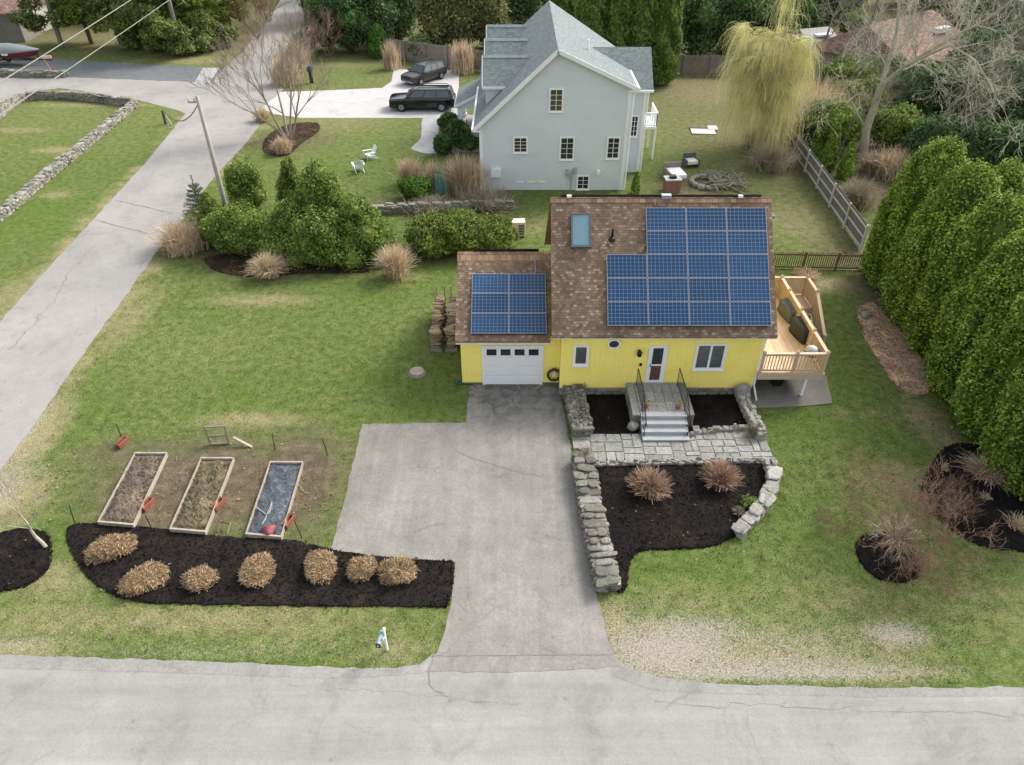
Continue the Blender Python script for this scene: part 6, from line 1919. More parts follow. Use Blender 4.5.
ev("evergreen shrub surrounding the utility pole base", (246, 249), 2.7, 1.9, 15000, .085, 'holly')
evr("narrow yellow-green conifer between the round shrub and the tallest one", (297, 214), 3.7, 1.2, 10000, .08, 'rhodo')
evr("small yellow-green conifer left of the utility pole", (219, 243), 3.2, 1.1, 7000, .08, 'rhodo')
for lb, b, h, r in (("left clump of the broadleaf hedge behind the garage", (431, 250), 2.0, 1.7), ("middle clump of the broadleaf hedge behind the garage", (462, 250), 2.2, 1.8), ("right clump of the broadleaf hedge behind the garage", (491, 249), 1.9, 1.6)):
    ev(lb, b, h, r, 13000, .085, 'rhodo', "broadleaf_shrub")
# sparse blue spruce
p = P(208, 236)
parts = []
mbk = MB()
for lv in range(11):
    z = .3 + lv * .28; ln = 1.5 * (1 - lv / 12.5)
    for k in range(8):
        a = k * .785 + lv * .37 + random.gauss(0, .12)
        d = np.array([math.cos(a), math.sin(a), .28]); m = 90
        t = rng.uniform(.1, 1, m)
        c = d * (t * ln)[:, None] + np.array([0, 0, z]) + rng.normal(0, .03, (m, 3))
        parts.append(leaf_quads(c, rng.normal(0, 1, (m, 3)), .06, .25, .5, np.tile(d + np.array([0, 0, .3]), (m, 1))))
c = np.stack([rng.normal(0, .03, 60), rng.normal(0, .03, 60), rng.uniform(3.1, 3.8, 60)], 1); parts.append(leaf_quads(c, rng.normal(0, 1, (60, 3)), .06, .25, .5, np.tile([0, 0, 1.0], (60, 1))))
tree("spruce_tree", "small sparse grey-green spruce behind the dry grass by the side road", "tree", (p.x, p.y, 0), join_arrays(parts), L['spruce'], 3.5, .05, M['bark3'])

# ornamental grasses
def og(label, b, n, h, sp, base=.25, w=.016, droop=.5, mat='straw', up=1.0, name="dry_grass_clump"):
    p = P(*b)
    return shrub(name, label, "grass clump", fountain(n, h, sp, base, w, droop, up), L[mat], (p.x, p.y, 0))
og("broad dry straw grass clump beside the side road below the spruce", (186, 249), 1300, 1.9, 1.5, .9, .020, .35)
og("fountain of dry straw grass below the pole-side shrubs", (270, 276), 900, 1.6, 1.3, .35, .018, .5)
og("tall fountain of dry straw grass right of the evergreen clump", (397, 276), 1000, 2.1, 1.2, .4, .018, .4)
og("small dry straw grass clump peeping over the garage roof", (497, 254), 350, 1.3, .8, .3, .016, .4)
NG = "upright dry grasses round the grey house's front path"
og("upright dry grass plume left of the front path end", (411, 184), 700, 2.1, .75, .6, .020, .3, up=1.6)
og("upright dry grass plume between the front path and trellis", (434, 188), 600, 2.1, .65, .5, .020, .3, up=1.6)
og("tall wide dry grass stand against the grey house's left corner", (467, 192), 1300, 2.7, 1.3, 1.0, .022, .3, 'straw', up=1.6)
og("dry straw-topped grass stand beside the trellis", (459, 191), 600, 2.5, .8, .6, .022, .3, up=1.6)
og("brown brushy thicket below the grey house's left corner", (484, 205), 1200, 1.2, 1.5, 1.2, .018, .5, 'brush', name="dry_shrub")
og("brown brushy thicket below the left grass plumes", (430, 211), 800, 1.1, 1.2, .9, .018, .5, 'brush', name="dry_shrub")
og("pale dry grass plume at the left end of the board fence", (392, 69), 500, 3.0, .7, .7, .03, .3, up=1.6)
og("tall pale dry grass plume at the board fence beside the grey house", (463, 73), 800, 3.4, .9, .9, .03, .3, up=1.6)
og("dry grass clump at the foot of the bare multi-stemmed tree", (284, 153), 700, 1.5, .9, .4, .022, .5)
og("brown grass clump at the near corner of the white drive by the side road", (263, 121), 600, 1.4, .8, .4, .024, .5)
og("tall dry grass stand between side road and dark mailbox", (288, 84), 900, 3.0, 1.1, 1.0, .03, .3, up=1.5)
og("tall dry grass stand farther up the side road", (298, 70), 700, 3.2, 1.0, 1.0, .03, .3, up=1.5)
# round clipped shrubs by the porch
for lb, b, h, r in (("upper clipped green shrub by the porch", (449, 134), 1.7, .9), ("largest clipped green shrub in front of the porch", (459, 147), 2.1, 1.2), ("round clipped shrub at the end of the front path", (443, 153), 1.4, .8), ("low dark shrub beneath the porch floor", (468, 150), 1.1, .9)):
    ev(lb, b, h, r, 2500, .10, 'box', "clipped_shrub", 6)
ev("bright green shrub between the two dry grass plumes", (416, 198), 1.4, 1.2, 3500, .10, 'bright', "green_shrub", 10)
evc("small pointed evergreen at the grey house's left corner", (488, 187), 1.7, .4, 1500, .08, 'dark', "small_cypress")
evc("tiny pointed evergreen at the grey house's right corner", (635, 194), 1.5, .32, 1200, .08, 'arb', "small_cypress")
for lb, b, h, r in (("leftmost small pointed evergreen behind the long fence", (812, 158), 2.2, .55), ("tall middle pointed evergreen behind the long fence", (826, 170), 3.3, .7), ("right pointed evergreen behind the long fence", (843, 178), 2.7, .6)):
    evc(lb, b, h, r, 4000, .10, 'arb', "pointed_evergreen", 1.0, .7)

# clipped tan mounds in the long bed
def mound(label, cx, cy, rx, ry, h, rz, mat='tan', n=1500, name="clipped_bush", lf=.058, asp=.17):
    p = P(cx, cy, h * .4)
    d = unit(rng.normal(0, 1, (n, 3))); d[:, 2] = np.abs(d[:, 2]); 
    g = lumps(4, 5, 3); th = np.arctan2(d[:, 1], d[:, 0])
    rr = (1 + .11 * g(th, d[:, 2] * 2)) * (1 - .4 * rng.uniform(0, 1, n) ** 1.5)
    rr = np.where(rng.uniform(0, 1, n) < .12, rr * rng.uniform(1.0, 1.14, n), rr)
    sq = np.stack([np.sign(d[:, 0]) * np.abs(d[:, 0]) ** .85, np.sign(d[:, 1]) * np.abs(d[:, 1]) ** .85, d[:, 2] ** .7], 1)
    c = sq * np.array([rx, ry, h]) * rr[:, None]
    V, Fq = leaf_quads(c, rng.normal(0, 1, (n, 3)) + np.array([0, 0, .3]), lf, asp, .6, d)
    cv, cf = core_grid(lambda a, v: (rx * .62 * math.cos(a) * math.cos(v * 1.5), ry * .62 * math.sin(a) * math.cos(v * 1.5), h * .62 * math.sin(v * 1.5)), 12, 6)
    return shrub(name, label, "shrub", join_arrays([(V, Fq), (cv, cf)]), L[mat], (p.x, p.y, .03), rz, "clipped tan bushes in the long mulch bed")
for lb, x, y, rx, ry, rz in (("oval clipped tan bush nearest the left tip of the long mulch bed", 111, 548, .80, .47, .5), ("kidney shaped clipped tan bush low in the bed below the left raised bed", 144, 579, .78, .48, .55), ("smallest clipped tan bush, below the weedy raised bed", 200, 579, .52, .42, .45),
                             ("squarish clipped tan bush below the tarp-covered bed", 257, 570, .55, .62, 0.0), ("clipped tan bush beside the lower left corner of the parking bay", 320, 566, .55, .58, .2), ("small round clipped tan bush under the parking bay edge", 362, 568, .46, .46, 0), ("lumpy clipped tan bush nearest the driveway", 398, 571, .60, .50, .3)):
    mound(lb, x, y, rx, ry, .52, rz, n=int(3600 * rx * ry / .3))

# rusty dry shrubs of the front bed and other dried plants
def spiky(label, c, r, h, n, mat='rust', name="dry_shrub"):
    p = P(*c)
    a = rng.uniform(0, 2 * np.pi, n); el = rng.uniform(.05, 1.0, n)
    k = 5; t = np.linspace(.0, 1, k)
    ln = rng.uniform(.7, 1.05, n)
    X = np.cos(a)[:, None] * (r * np.cos(el * 1.45) * ln)[:, None] * t; Y = np.sin(a)[:, None] * (r * np.cos(el * 1.45) * ln)[:, None] * t
    Z = (h * np.sin(.25 + el * 1.3) * ln)[:, None] * t ** .8
    Pts = np.stack([X, Y, Z], -1); Pts[:, 1:] += rng.normal(0, .035, (n, k - 1, 3))
    Pts[..., 2] = np.maximum(Pts[..., 2], .01)
    side = unit(rng.normal(0, 1, (n, 3)))
    V, Fq = strips(Pts, .013 * (1.1 - .5 * t), side)
    return shrub(name, label, "shrub", (V, [Fq]), L[mat], (p.x, p.y, .04))
spiky("rusty spiky dry shrub on the left in the front mulch bed", (649, 491), .95, .85, 900)
spiky("rusty spiky dry shrub below the flagstone walk, nearer the curved wall", (719, 483), .88, .85, 900)
ev("small yellow-green shrub inside the curved wall", (749, 505), .35, .38, 500, .05, 'rhodo', "low_shrub", 8)
spiky("tiny withered brown plant beside the curved wall's near end", (738, 514), .3, .3, 140, 'brush', "withered_plant")
spiky("purplish withered plant on the jumbled wall", (753, 437), .42, .6, 260, 'brush', "withered_plant")
spiky("withered creeper on top of the driveway wall's far end", (584, 463), .5, .75, 260, 'brush', "withered_plant")
spiky("withered twigs at the house corner above the mossy wall", (580, 395), .5, .7, 200, 'brush', "withered_plant")
og("spreading dry straw clump in the black bed at the hedge foot", (985, 475), 700, .75, .95, .4, .018, .55)
spiky("tiny pale withered plant in the black bed at the hedge foot", (984, 499), .28, .2, 90, 'straw', "withered_plant")
spiky("tiny withered sprig at the upper edge of the black bed at the hedge foot", (943, 470), .25, .25, 60, 'straw', "withered_plant")
og("pale withered clump at the right picture edge of the black bed", (1016, 526), 200, .5, .5, .2, .016, .5)
spiky("pale withered brush at the far tip of the brown bark bed", (864, 313), .5, .4, 200, 'straw', "withered_plant")
spiky("pale dead grass heap behind the deck stairs", (806, 276), .9, .3, 500, 'straw', "withered_plant")

# bare trees
def bare(name, label, base, mat, stems, depth, kids=3, spread=.6, up=.15, minr=.006, shrink=.68, nseg=4, wob=.16, cat="tree", group=None):
    """stems: (direction, length, radius)"""
    t = thing(name, label, cat, base, 0, group)
    tr, tw = MB(), MB()
    for off, d, ln, r in stems:
        d = Vector(d).normalized(); pts, rads = [Vector(off)], [r]
        for i in range(nseg):
            d = (d + Vector((random.gauss(0, wob * .5), random.gauss(0, wob * .5), up * .1))).normalized()
            pts.append(pts[-1] + d * ln / nseg); rads.append(r * (1 - .45 * (i + 1) / nseg))
        tr.tube(pts, rads, 7)
        for k in range(kids + 2):
            i = nseg if k < 2 else random.randint(max(1, nseg // 2), nseg)
            ax = Vector((random.gauss(0, 1), random.gauss(0, 1), random.gauss(0, .6)))
            ax = (ax - d * ax.dot(d)).normalized()
            limb(tw, pts[i], (d + ax * spread * random.uniform(.5, 1.2) + Vector((0, 0, up))), ln * shrink * random.uniform(.7, 1.1), rads[i] * .62, depth - 1, kids, spread, up, shrink, max(2, nseg - 1), minr, wob, 5)
    tr.build("trunk", mat, t, uv=False, fixn=False)
    tw.build("branches", mat, t, uv=False, fixn=False)
    return t
p = P(288, 138)
bare("bare_tree", "bare multi-stemmed tree in a brown bed by the side road", (p.x, p.y, 0), M['stem'],
     [((-.2, 0, 0), (-.35, .05, 1), 3.4, .11), ((.0, .1, 0), (-.12, .2, 1), 3.6, .11), ((.15, 0, 0), (.15, .1, 1), 3.4, .10), ((.3, 0, 0), (.62, .1, 1), 3.4, .10), ((-.1, -.1, 0), (-.8, -.1, 1), 3.2, .08)], 5, 3, .55, .2, .008, .72)
p = P(45, 547)
t = thing("bare_tree", "small bent bare tree with pale bark in the round mulch bed", "tree", (p.x + .1, p.y - .05, .03))
mb = MB(); mb.tube([(0, 0, -.05), (-.16, .1, .16), (-.36, .2, .36), (-.40, .22, .62), (-.38, .25, .85)], [.065, .058, .052, .046, .04], 8); mb.build("trunk", M['bark2'], t, uv=False)
mb = MB()
for a, b, r_ in (((-.38, .25, .83), (-.62, .42, 1.15), .03), ((-.38, .25, .83), (-.10, .40, 1.2), .028), ((-.39, .23, .7), (-.75, .1, .95), .018), ((-.62, .42, 1.15), (-.7, .55, 1.75), .02), ((-.62, .42, 1.15), (-1.0, .6, 1.45), .016)):
    mb.tube([a, b], [r_, r_ * .65], 6)
    limb(mb, b, Vector(b) - Vector(a) + Vector((0, 0, .25)), .5, r_ * .6, 3, 3, .5, .12, .65, 3, .004, .15, 4)
mb.build("branches", M['bark2'], t, uv=False, fixn=False)
# weeping twiggy tree in the small round bed
p = P(890, 553)
t = bare("weeping_tree", "small twiggy weeping tree in the small round mulch bed", (p.x, p.y, .03), M['bark1'], [((0, 0, 0), (0, 0, 1), .55, .05)], 1, 3, .9, .0, .008)
a = np.linspace(0, 6.28, 13)
mb = MB()
for k in range(26):
    an = k * .55 + random.gauss(0, .15); ln = random.uniform(.6, 1.05)
    pts = [Vector((0, 0, .5))]
    for i in range(1, 6):
        s = i / 5; pts.append(Vector((math.cos(an) * ln * s * .9, math.sin(an) * ln * s * .9, .5 + .35 * s + .38 * math.sin(s * 2.2) - .25 * s + random.gauss(0, .02))))
    mb.tube(pts, [.018, .013, .010, .008, .006, .004], 4, cap=False)
    for j in range(9):
        i = random.randint(2, 5); d = Vector((math.cos(an + random.gauss(0, .7)), math.sin(an + random.gauss(0, .7)), random.uniform(-.5, .3)))
        mb.tube([pts[i], pts[i] + d * .18, pts[i] + d * .32 - Vector((0, 0, .08))], [.008, .006, .004], 3, cap=False)
mb.build("drooping_branches", M['twig2'], t, uv=False, fixn=False)
mb = MB()
for k in range(14):
    an = k * .45 + random.gauss(0, .1); d = Vector((math.cos(an), math.sin(an), 1.15)).normalized()
    limb(mb, (0, 0, .5), d, random.uniform(.9, 1.3), .016, 5, 3, .8, .0, .72, 3, .0045, .22, 4)
mb.build("fine_twigs", M['twig'], t, uv=False, fixn=False)
p = P(948, 512)
bare("bare_shrub", "reddish twiggy bare shrub at the left rim of the black bed by the hedge", (p.x + .1, p.y, .03), M['twig'], [((0.1 * k, .08 * k, 0), (math.cos(k * 1.05), math.sin(k * 1.05), .75), .5, .016) for k in range(-3, 4)], 4, 3, .6, .1, .0045, .75, cat="shrub")
# big bare tree over the woods: trunk fork and long right limb
p = P(862, 162)
bt = Vector((p.x, p.y, 0))
t = thing("bare_tree", "large pale bare tree with a forked trunk towering over the woods", "tree", bt)
def atz(px_, py_, Y):
    x, z = Wp(px_, py_, Y); return Vector((x, Y, z)) - bt
Yb = bt.y
mb = MB()
fork = atz(881, 86, Yb)
trunk_pts = [Vector((0, 0, -.1)), atz(866, 130, Yb), atz(873, 110, Yb), fork]
mb.tube(trunk_pts, [.32, .29, .26, .23], 10)
up_l = [fork, atz(889, 62, Yb + .5), atz(897, 30, Yb + 1), atz(900, -10, Yb + 1.5), atz(905, -60, Yb + 2)]
rt_l = [fork, atz(905, 66, Yb - .5), atz(945, 42, Yb - 1), atz(985, 20, Yb - 1.5), atz(1030, -12, Yb - 2)]
up2 = [up_l[1], atz(905, 40, Yb + 1.5), atz(915, 10, Yb + 2.5), atz(925, -40, Yb + 3)]
rt2 = [rt_l[1], atz(950, 45, Yb - 2.5), atz(975, 60, Yb - 3), atz(990, 85, Yb - 3.6), atz(1000, 105, Yb - 4)]
left_l = [trunk_pts[1], atz(850, 100, Yb - 1), atz(843, 80, Yb - 1.5), atz(838, 62, Yb - 2)]
for l, r in ((up_l, .17), (rt_l, .16), (up2, .10), (rt2, .09), (left_l, .07)):
    mb.tube(l, [r * (1 - .17 * i) for i in range(len(l))], 7)
mb.build("trunk", M['bark2'], t, uv=False, fixn=False)
mb = MB()
for l, r, n_ in ((up_l, .06, 10), (rt_l, .06, 16), (up2, .045, 9), (rt2, .045, 16), (left_l, .035, 8)):
    for k in range(n_):
        s = random.uniform(.15, 1) * (len(l) - 1.001); i = int(s); q = l[i].lerp(l[i + 1], s - i); d = (l[i + 1] - l[i]).normalized()
        ax = Vector((random.gauss(0, 1), random.gauss(0, 1), random.gauss(0, 1))); ax = (ax - d * ax.dot(d)).normalized()
        limb(mb, q, d * .7 + ax, random.uniform(1.2, 2.2), r * (1 - .12 * i) * .8, 4, 3, .65, .05, .72, 4, .0085, .2, 5)
mb.build("branches", M['palebranch'], t, uv=False, fixn=False)

# bare and brushy trees of the woods at the right
WG = "bare grey trees of the woods at the upper right"
wood_bare = bare("bare_tree", "bare grey tree among the dark evergreens at the upper right", (0, 0, 0), M['bark1'], [((0, 0, 0), (.1, 0, 1), 3.2, .12), ((.2, 0, .3), (.5, .3, 1), 2.6, .08)], 5, 3, .62, .1, .006, .75, group=WG)
first = True
for x, y, s in ((838, 158, .8), (930, 150, 1.0), (965, 120, 1.15), (1010, 130, 1.1), (905, 95, 1.1), (855, 95, 1.0), (990, 80, 1.3), (945, 70, 1.3), (820, 60, 1.3), (1040, 90, 1.3), (880, 130, .9), (960, 160, .9), (800, 30, 1.3), (870, 25, 1.4), (1010, 40, 1.4), (960, 25, 1.5)):
    p = P(x, y)
    if first: wood_bare.location = p; wood_bare.scale = (s,) * 3; first = False
    else: dup(wood_bare, p, random.uniform(0, 6.28), s, None, WG)
# evergreens of the woods
WE = "dark evergreens of the woods at the upper right"
def dense(h, r, n, leaf, nb=16):
    bl = [((0, 0, h * .5), (r * .75, r * .75, h * .46))] + ball_blobs(nb, r * .9, r * .9, h * .45, h * .52, (.28, .48))
    return crown_blobs(bl, n, leaf, .5, .8, .4, True, .3)
we = [tree("evergreen_tree", "dark bushy evergreen in the woods at the upper right", "tree", (0, 0, 0), dense(5.2, 2.6, 9000, .16), L['dark'], 2.5, .15, M['bark3'], WE),
      tree("evergreen_tree", "dark bushy evergreen in the woods at the upper right", "tree", (0, 0, 0), dense(4.2, 2.9, 9000, .16), L['holly'], 2.0, .15, M['bark3'], WE)]
used = [False, False]
for x, y, k, s in ((826, 150, 1, .9), (850, 128, 1, .95), (890, 150, 1, .8), (925, 172, 0, .8), (960, 175, 0, .85), (1000, 178, 0, .9), (1040, 190, 0, 1.0), (905, 122, 0, 1.0), (945, 125, 0, 1.0), (985, 130, 0, 1.1), (1025, 130, 0, 1.1), (845, 100, 1, .9), (875, 95, 1, .8), (965, 95, 0, 1.1), (1010, 95, 0, 1.2), (1050, 100, 0, 1.2), (985, 60, 0, 1.3), (1030, 55, 0, 1.3), (960, 35, 0, 1.3), (1010, 25, 0, 1.4), (790, 40, 0, 1.1), (850, 10, 0, 1.3), (770, 25, 0, 1.2), (905, 5, 0, 1.3), (800, 18, 1, 1.1), (783, 52, 0, .9), (830, 22, 0, 1.1), (850, 38, 1, .7), (925, 15, 0, 1.1), (765, 2, 0, 1.3)):
    p = P(x, y)
    if not used[k]: we[k].location = p; we[k].scale = (s,) * 3; used[k] = True
    else: dup(we[k], p, random.uniform(0, 6.28), (s, s, s * random.uniform(.85, 1.1)), None, WE)

# willow
p = P(757, 151)
t = thing("willow_tree", "yellow-green weeping willow at the end of the long fence", "tree", (p.x, p.y, 0))
mb = MB()
mb.tube([(0, 0, -.1), (-.05, .05, 1.5), (.05, .1, 3.0)], [.32, .27, .22], 10)
limbs = []
for k in range(15):
    a = k * 2.4 + random.gauss(0, .25); rr = random.uniform(.8, 3.3); zt = 10.0 - .9 * rr + random.uniform(-1.3, .9)
    if k == 0: a, rr, zt = 2.9, 2.5, 8.6
    if k == 1: a, rr, zt = .8, .7, 11.0
    q = [Vector((.05, .1, 2.4 + .06 * k)), Vector((rr * .35 * math.cos(a), rr * .35 * math.sin(a), 4.4)), Vector((rr * .75 * math.cos(a), rr * .75 * math.sin(a), zt * .78)), Vector((rr * math.cos(a), rr * math.sin(a), zt))]
    mb.tube(q, [.13, .10, .06, .03], 6); limbs.append(q)
    for m in range(4):
        s_ = random.uniform(1.3, 2.9); j = min(2, int(s_)); v = q[j].lerp(q[j + 1], s_ - j)
        d = Vector((random.gauss(0, 1), random.gauss(0, 1), .5)).normalized()
        e = v + d * random.uniform(.6, 1.3); mb.tube([v, (v + e) / 2 + Vector((0, 0, .1)), e], [.045, .03, .015], 5); limbs.append([v, v.lerp(e, .33), v.lerp(e, .66), e])
mb.build("trunk", M['bark2'], t, uv=False, fixn=False)
n = 5600; k = 7
st = np.empty((n, 3)); od = np.empty((n, 3))
for i in range(n):
    q = limbs[random.randrange(len(limbs))]; s = .8 + 2.2 * random.random() ** .8; j = min(2, int(s)); v = q[j].lerp(q[j + 1], s - j)
    a = math.atan2(v.y, v.x) + random.gauss(0, .9)
    st[i] = v; od[i] = (math.cos(a), math.sin(a), 0)
ln = rng.uniform(.5, 1.0, n) * np.where(rng.uniform(0, 1, n) < .4, 6.4, 2.3); ln = np.minimum(ln, np.maximum(.5, st[:, 2] - .4)); ou = rng.uniform(.1, 1.9, n)
tt = np.linspace(0, 1, k)
Pts = st[:, None, :] + od[:, None, :] * (ou[:, None] * np.sqrt(tt)[None, :])[..., None]
Pts[..., 2] += .55 * np.sin(tt * np.pi * .6)[None, :] * .6 - ln[:, None] * tt[None, :] ** 1.5
Pts[:, 1:] += np.cumsum(rng.normal(0, .085, (n, k - 1, 3)), 1)
V, Fq = strips(Pts, .010 * (1.15 - .6 * tt), unit(rng.normal(0, 1, (n, 3))))
np_obj("weeping_crown", V, Fq, L['willow'], t)
og("tangle of brown suckers under the willow", (770, 168), 1300, 2.2, 1.7, 1.0, .018, .45, 'brush', name="dry_shrub")
og("low brown tangle beside the willow trunk", (760, 148), 900, 2.0, 1.8, 1.0, .018, .4, 'brush', name="dry_shrub")
og("wide tangle of yellowish twigs right of the willow behind the fence end", (806, 138), 1500, 5.0, 2.6, 1.8, .02, .25, 'straw', name="dry_shrub")
og("grey-brown brush at the foot of the large bare tree", (872, 172), 600, 1.8, 1.3, .8, .018, .4, 'brush', name="dry_shrub")
og("pale straw brush in the gap behind the first hedge tree", (893, 176), 900, 2.4, 1.8, 1.2, .018, .45, 'straw', name="dry_shrub")
og("pale brush growing at the fence under the large bare tree", (856, 205), 700, 2.2, 1.3, .8, .018, .5, 'brush', name="dry_shrub")

# tall hedge behind the grey house and the conifers beside it
AG = "tall narrow evergreens behind the grey house"
af = tree("tall_evergreen", "tall narrow evergreen behind the grey house", "tree", (0, 0, 0), crown_column(10.5, 1.75, 14000, .15, 2.0, .75, .17), L['arbfar'], 5, .2, M['bark3'], AG)
for i, (x, y, s, lb) in enumerate(((588, 84, 1.0, "tall narrow evergreen right behind the grey roof's slope, the leftmost of the row"), (613, 84, .97, "tall narrow evergreen second in the row behind the grey house"), (637, 84, 1.02, "tall narrow evergreen third in the row behind the grey house"), (658, 84, 1.0, "tall narrow evergreen at the right end of the row, its foot on the lawn"), (563, 60, 1.0, "tall narrow evergreen mostly hidden by the grey roof's peak"))):
    p = P(x, y)
    if i == 0: af.location = p; af['label'] = lb
    else: dup(af, p, i * 1.3, (s, s, s), lb, AG)
CG = "dark conifers beyond the back lawn fence"
cf = tree("dark_conifer", "dark conifer in the far background behind grey house and back lawn", "tree", (0, 0, 0), dense(9.0, 3.6, 13000, .19, 22), L['dark'], 4, .25, M['bark3'], CG)
for i, (x, y, s) in enumerate(((690, 60, 1.0), (722, 58, 1.05), (752, 50, 1.0), (700, 25, 1.1), (735, 18, 1.2), (668, 30, 1.1), (770, 12, 1.2), (620, 20, 1.1), (590, 12, 1.1), (545, 10, 1.1), (520, 25, 1.0))):
    p = P(x, y)
    if i == 0: cf.location = p
    else: dup(cf, p, i * 1.1, s, None, CG)
# bushy screen behind the parked cars
SG = "dense evergreen screen behind the parked cars"
sc1 = tree("screen_evergreen", "dense dark evergreen in the screen behind the parked cars", "tree", (0, 0, 0), dense(7.5, 3.0, 12000, .18, 18), L['dark'], 3, .2, M['bark3'], SG)
sc2 = tree("pale_leaved_tree", "pale green feathery tree above the board fence by the parked cars", "tree", (0, 0, 0), dense(8.0, 3.0, 12000, .20, 22), L['bamboo'], 3, .15, M['bark1'], "pale green feathery trees above the board fence")
for i, (x, y, s) in enumerate(((330, 50, .8), (352, 52, .95), (376, 50, 1.0), (400, 42, 1.05), (322, 22, 1.1), (345, 10, 1.2), (375, 12, 1.2), (410, 12, 1.25), (440, 8, 1.2), (475, 5, 1.2), (345, -15, 1.4), (400, -20, 1.5), (460, -20, 1.4), (520, -15, 1.4))):
    p = P(x, y)
    if i == 0: sc1.location = p; sc1.scale = (s,) * 3
    else: dup(sc1, p, i * 1.7, s, None, SG)
for i, (x, y, s) in enumerate(((438, 50, .9), (462, 50, .95), (488, 48, .95))):
    p = P(x, y)
    if i == 0: sc2.location = p; sc2.scale = (s,) * 3
    else: dup(sc2, p, i * 2.1, s)
evc("small bright clipped evergreen at the left end of the board fence", (380, 57), 3.2, 1.3, 2500, .12, 'bright', ft=2.2)
ev("dark shrub leaning over the board fence", (420, 60), 2.6, 1.5, 2500, .13, 'dark', "fence_shrub", 8)
bs = bare("bare_shrub", "reddish bare shrub between side road and evergreen screen", (0, 0, 0), M['twig'], [((.1 * k, .1 * k, 0), (math.cos(k * 2.1) * .7, math.sin(k * 2.1) * .7, 1), 1.7, .04) for k in range(5)], 4, 3, .6, .15, .012, .75, cat="shrub")
bs.location = P(326, 58); bs.scale = (1.15,) * 3
dup(bs, P(258, 40), 1.0, (1.5, 1.5, 1.6), "reddish bare shrub at the left verge of the side road's far end")
dup(bs, P(272, 22), 2.0, (1.6, 1.6, 1.9), "taller reddish bare shrub farther up the side road's left verge")
og("dry grass verge beside the far end of the side road", (306, 52), 700, 3.0, 1.2, 1.1, .03, .35, 'brush', up=1.5)

# roadside trees at the upper left, trunks in view
TG = "roadside evergreens with bare trunks at the upper left"
def pine(h, r, n, leaf, z0):
    bl = []
    for k in range(26):
        a = random.uniform(0, 6.28); zz = random.uniform(z0, h); f = 1 - .55 * ((zz - z0) / (h - z0)); rr = r * f * random.uniform(.35, .95)
        bl.append(((rr * math.cos(a), rr * math.sin(a), zz), (r * .36, r * .36, r * .24)))
    return crown_blobs(bl, n, leaf, .35, .8, .5, False, .4, True)
pn = [tree("roadside_tree", "roadside evergreen with a bare lower trunk at the upper left", "tree", (0, 0, 0), pine(10.5, 3.4, 13000, .20, 2.6), L['pine'], 9.5, .28, M['bark1'], TG, lean=.3),
      tree("roadside_tree", "roadside evergreen with a bare lower trunk at the upper left", "tree", (0, 0, 0), pine(9.5, 3.1, 12000, .20, 2.2), L['holly'], 8.5, .25, M['bark3'], TG, lean=-.3)]
used = [False, False]
for i, (x, y, k, s) in enumerate(((62, 46, 0, 1.0), (92, 44, 1, 1.0), (122, 47, 0, .9), (153, 51, 1, .95), (182, 54, 0, 1.05), (205, 45, 1, 1.0), (232, 36, 1, .95), (30, 22, 0, 1.15), (75, 14, 0, 1.2), (110, 12, 1, 1.2), (150, 15, 0, 1.2), (190, 14, 1, 1.2), (222, 10, 0, 1.25), (-10, 10, 1, 1.2), (245, 2, 1, 1.1), (-30, 44, 0, 1.0))):
    p = P(x, y)
    if not used[k]: pn[k].location = p; used[k] = True
    else: dup(pn[k], p, i * 1.9, s, None, TG)
for i, (x, y) in enumerate(((205, 52), (225, 47), (185, 55), (160, 51), (135, 49))):
    p = P(x, y)
    o = ev(("low roadside bush nearest the side road at the upper left", "yellowish roadside bush just above the grass verge corner", "low bush between roadside trunks above the dark side drive", "small bush in the shade of the roadside trunks", "leftmost low bush among the roadside trunks")[i], (x, y), 2.4, 1.9, 2200, .16, 'pine', "roadside_bush", 8)

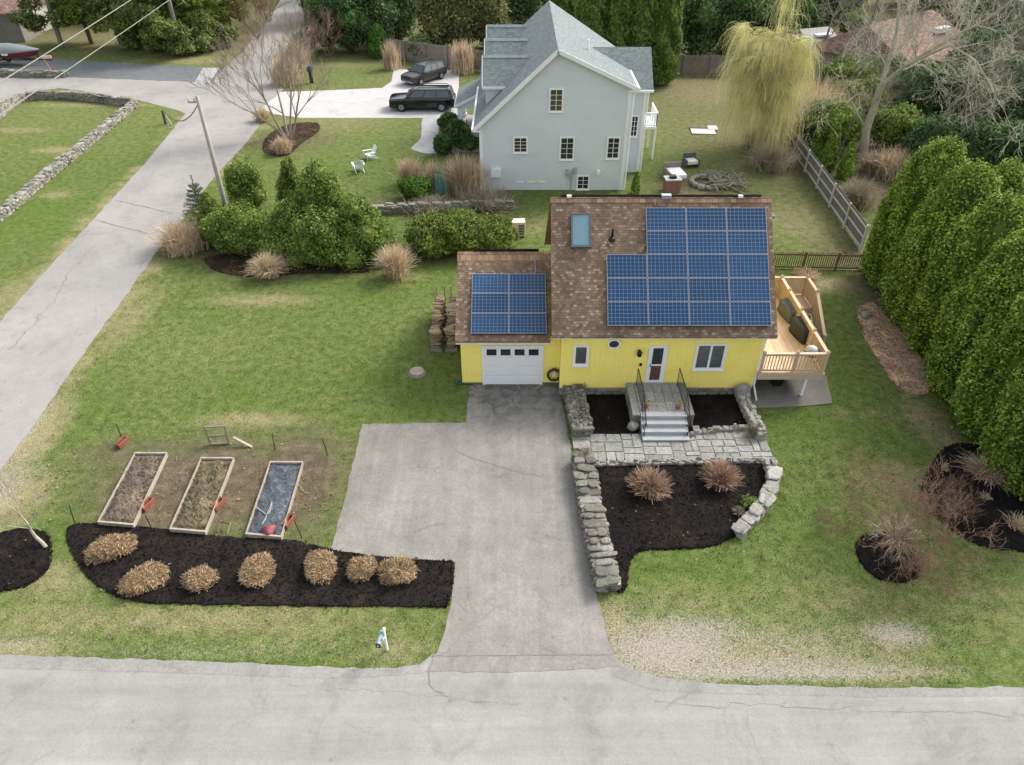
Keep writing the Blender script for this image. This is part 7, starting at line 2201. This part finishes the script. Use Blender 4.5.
# closing wood far behind everything
FG = "far wood beyond the houses"
fw_ = [we[0], cf, sc1]
parts_v = []
o = None
rows = []
for k in range(120):
    Y = random.uniform(118, 190); X = random.uniform(-Y * .95, Y * .95)
    rows.append((X, Y, random.uniform(9, 14)))
Vs, Fs, off = [], [], 0
base_v, base_f = dense(1.0, .34, 700, .045, 10)
for X, Y, h in rows:
    V = base_v * h * np.array([1, 1, .9]) + np.array([X, Y, 0]); Vs.append(V)
    for f in base_f: Fs.append(f + off)
    off += len(V)
q4 = [f for f in Fs if f.shape[1] == 4]
o = np_obj("far_woods", np.concatenate(Vs), [np.concatenate(q4)], L['dark']); o['kind'] = 'stuff'; o['label'] = "far wood beyond the houses"

# ------------------------------------------------------------------ light
sun_dir = Vector((.78, .62, 0)).normalized()
EL = R(40)
sd = bpy.data.lights.new("sun", 'SUN'); sd.energy = 1.1; sd.angle = R(14); sd.color = (1.0, .955, .89)
so = bpy.data.objects.new("sun", sd); C.objects.link(so)
v = Vector((sun_dir.x * math.cos(EL), sun_dir.y * math.cos(EL), math.sin(EL)))
so.rotation_euler = v.to_track_quat('Z', 'Y').to_euler()
so.location = v * 80
w = bpy.data.worlds.new("World"); scene.world = w; w.use_nodes = True
nt = w.node_tree; bg = nt.nodes["Background"]
sky = nt.nodes.new("ShaderNodeTexSky"); sky.sky_type = 'NISHITA'; sky.sun_disc = False
sky.sun_elevation = EL; sky.sun_rotation = math.atan2(v.x, v.y)
sky.air_density = 1.0; sky.dust_density = 4.0; sky.ozone_density = 1.0
hs = nt.nodes.new("ShaderNodeHueSaturation"); hs.inputs["Saturation"].default_value = .35
nt.links.new(sky.outputs[0], hs.inputs["Color"]); nt.links.new(hs.outputs[0], bg.inputs[0])
bg.inputs[1].default_value = .15
scene.view_settings.view_transform = 'Standard'
scene.view_settings.look = 'None'
scene.view_settings.exposure = 1.27
scene.view_settings.gamma = 1
scene.view_settings.use_curve_mapping = False
scene.cycles.max_bounces = 6
scene.cycles.diffuse_bounces = 3
scene.cycles.transparent_max_bounces = 6
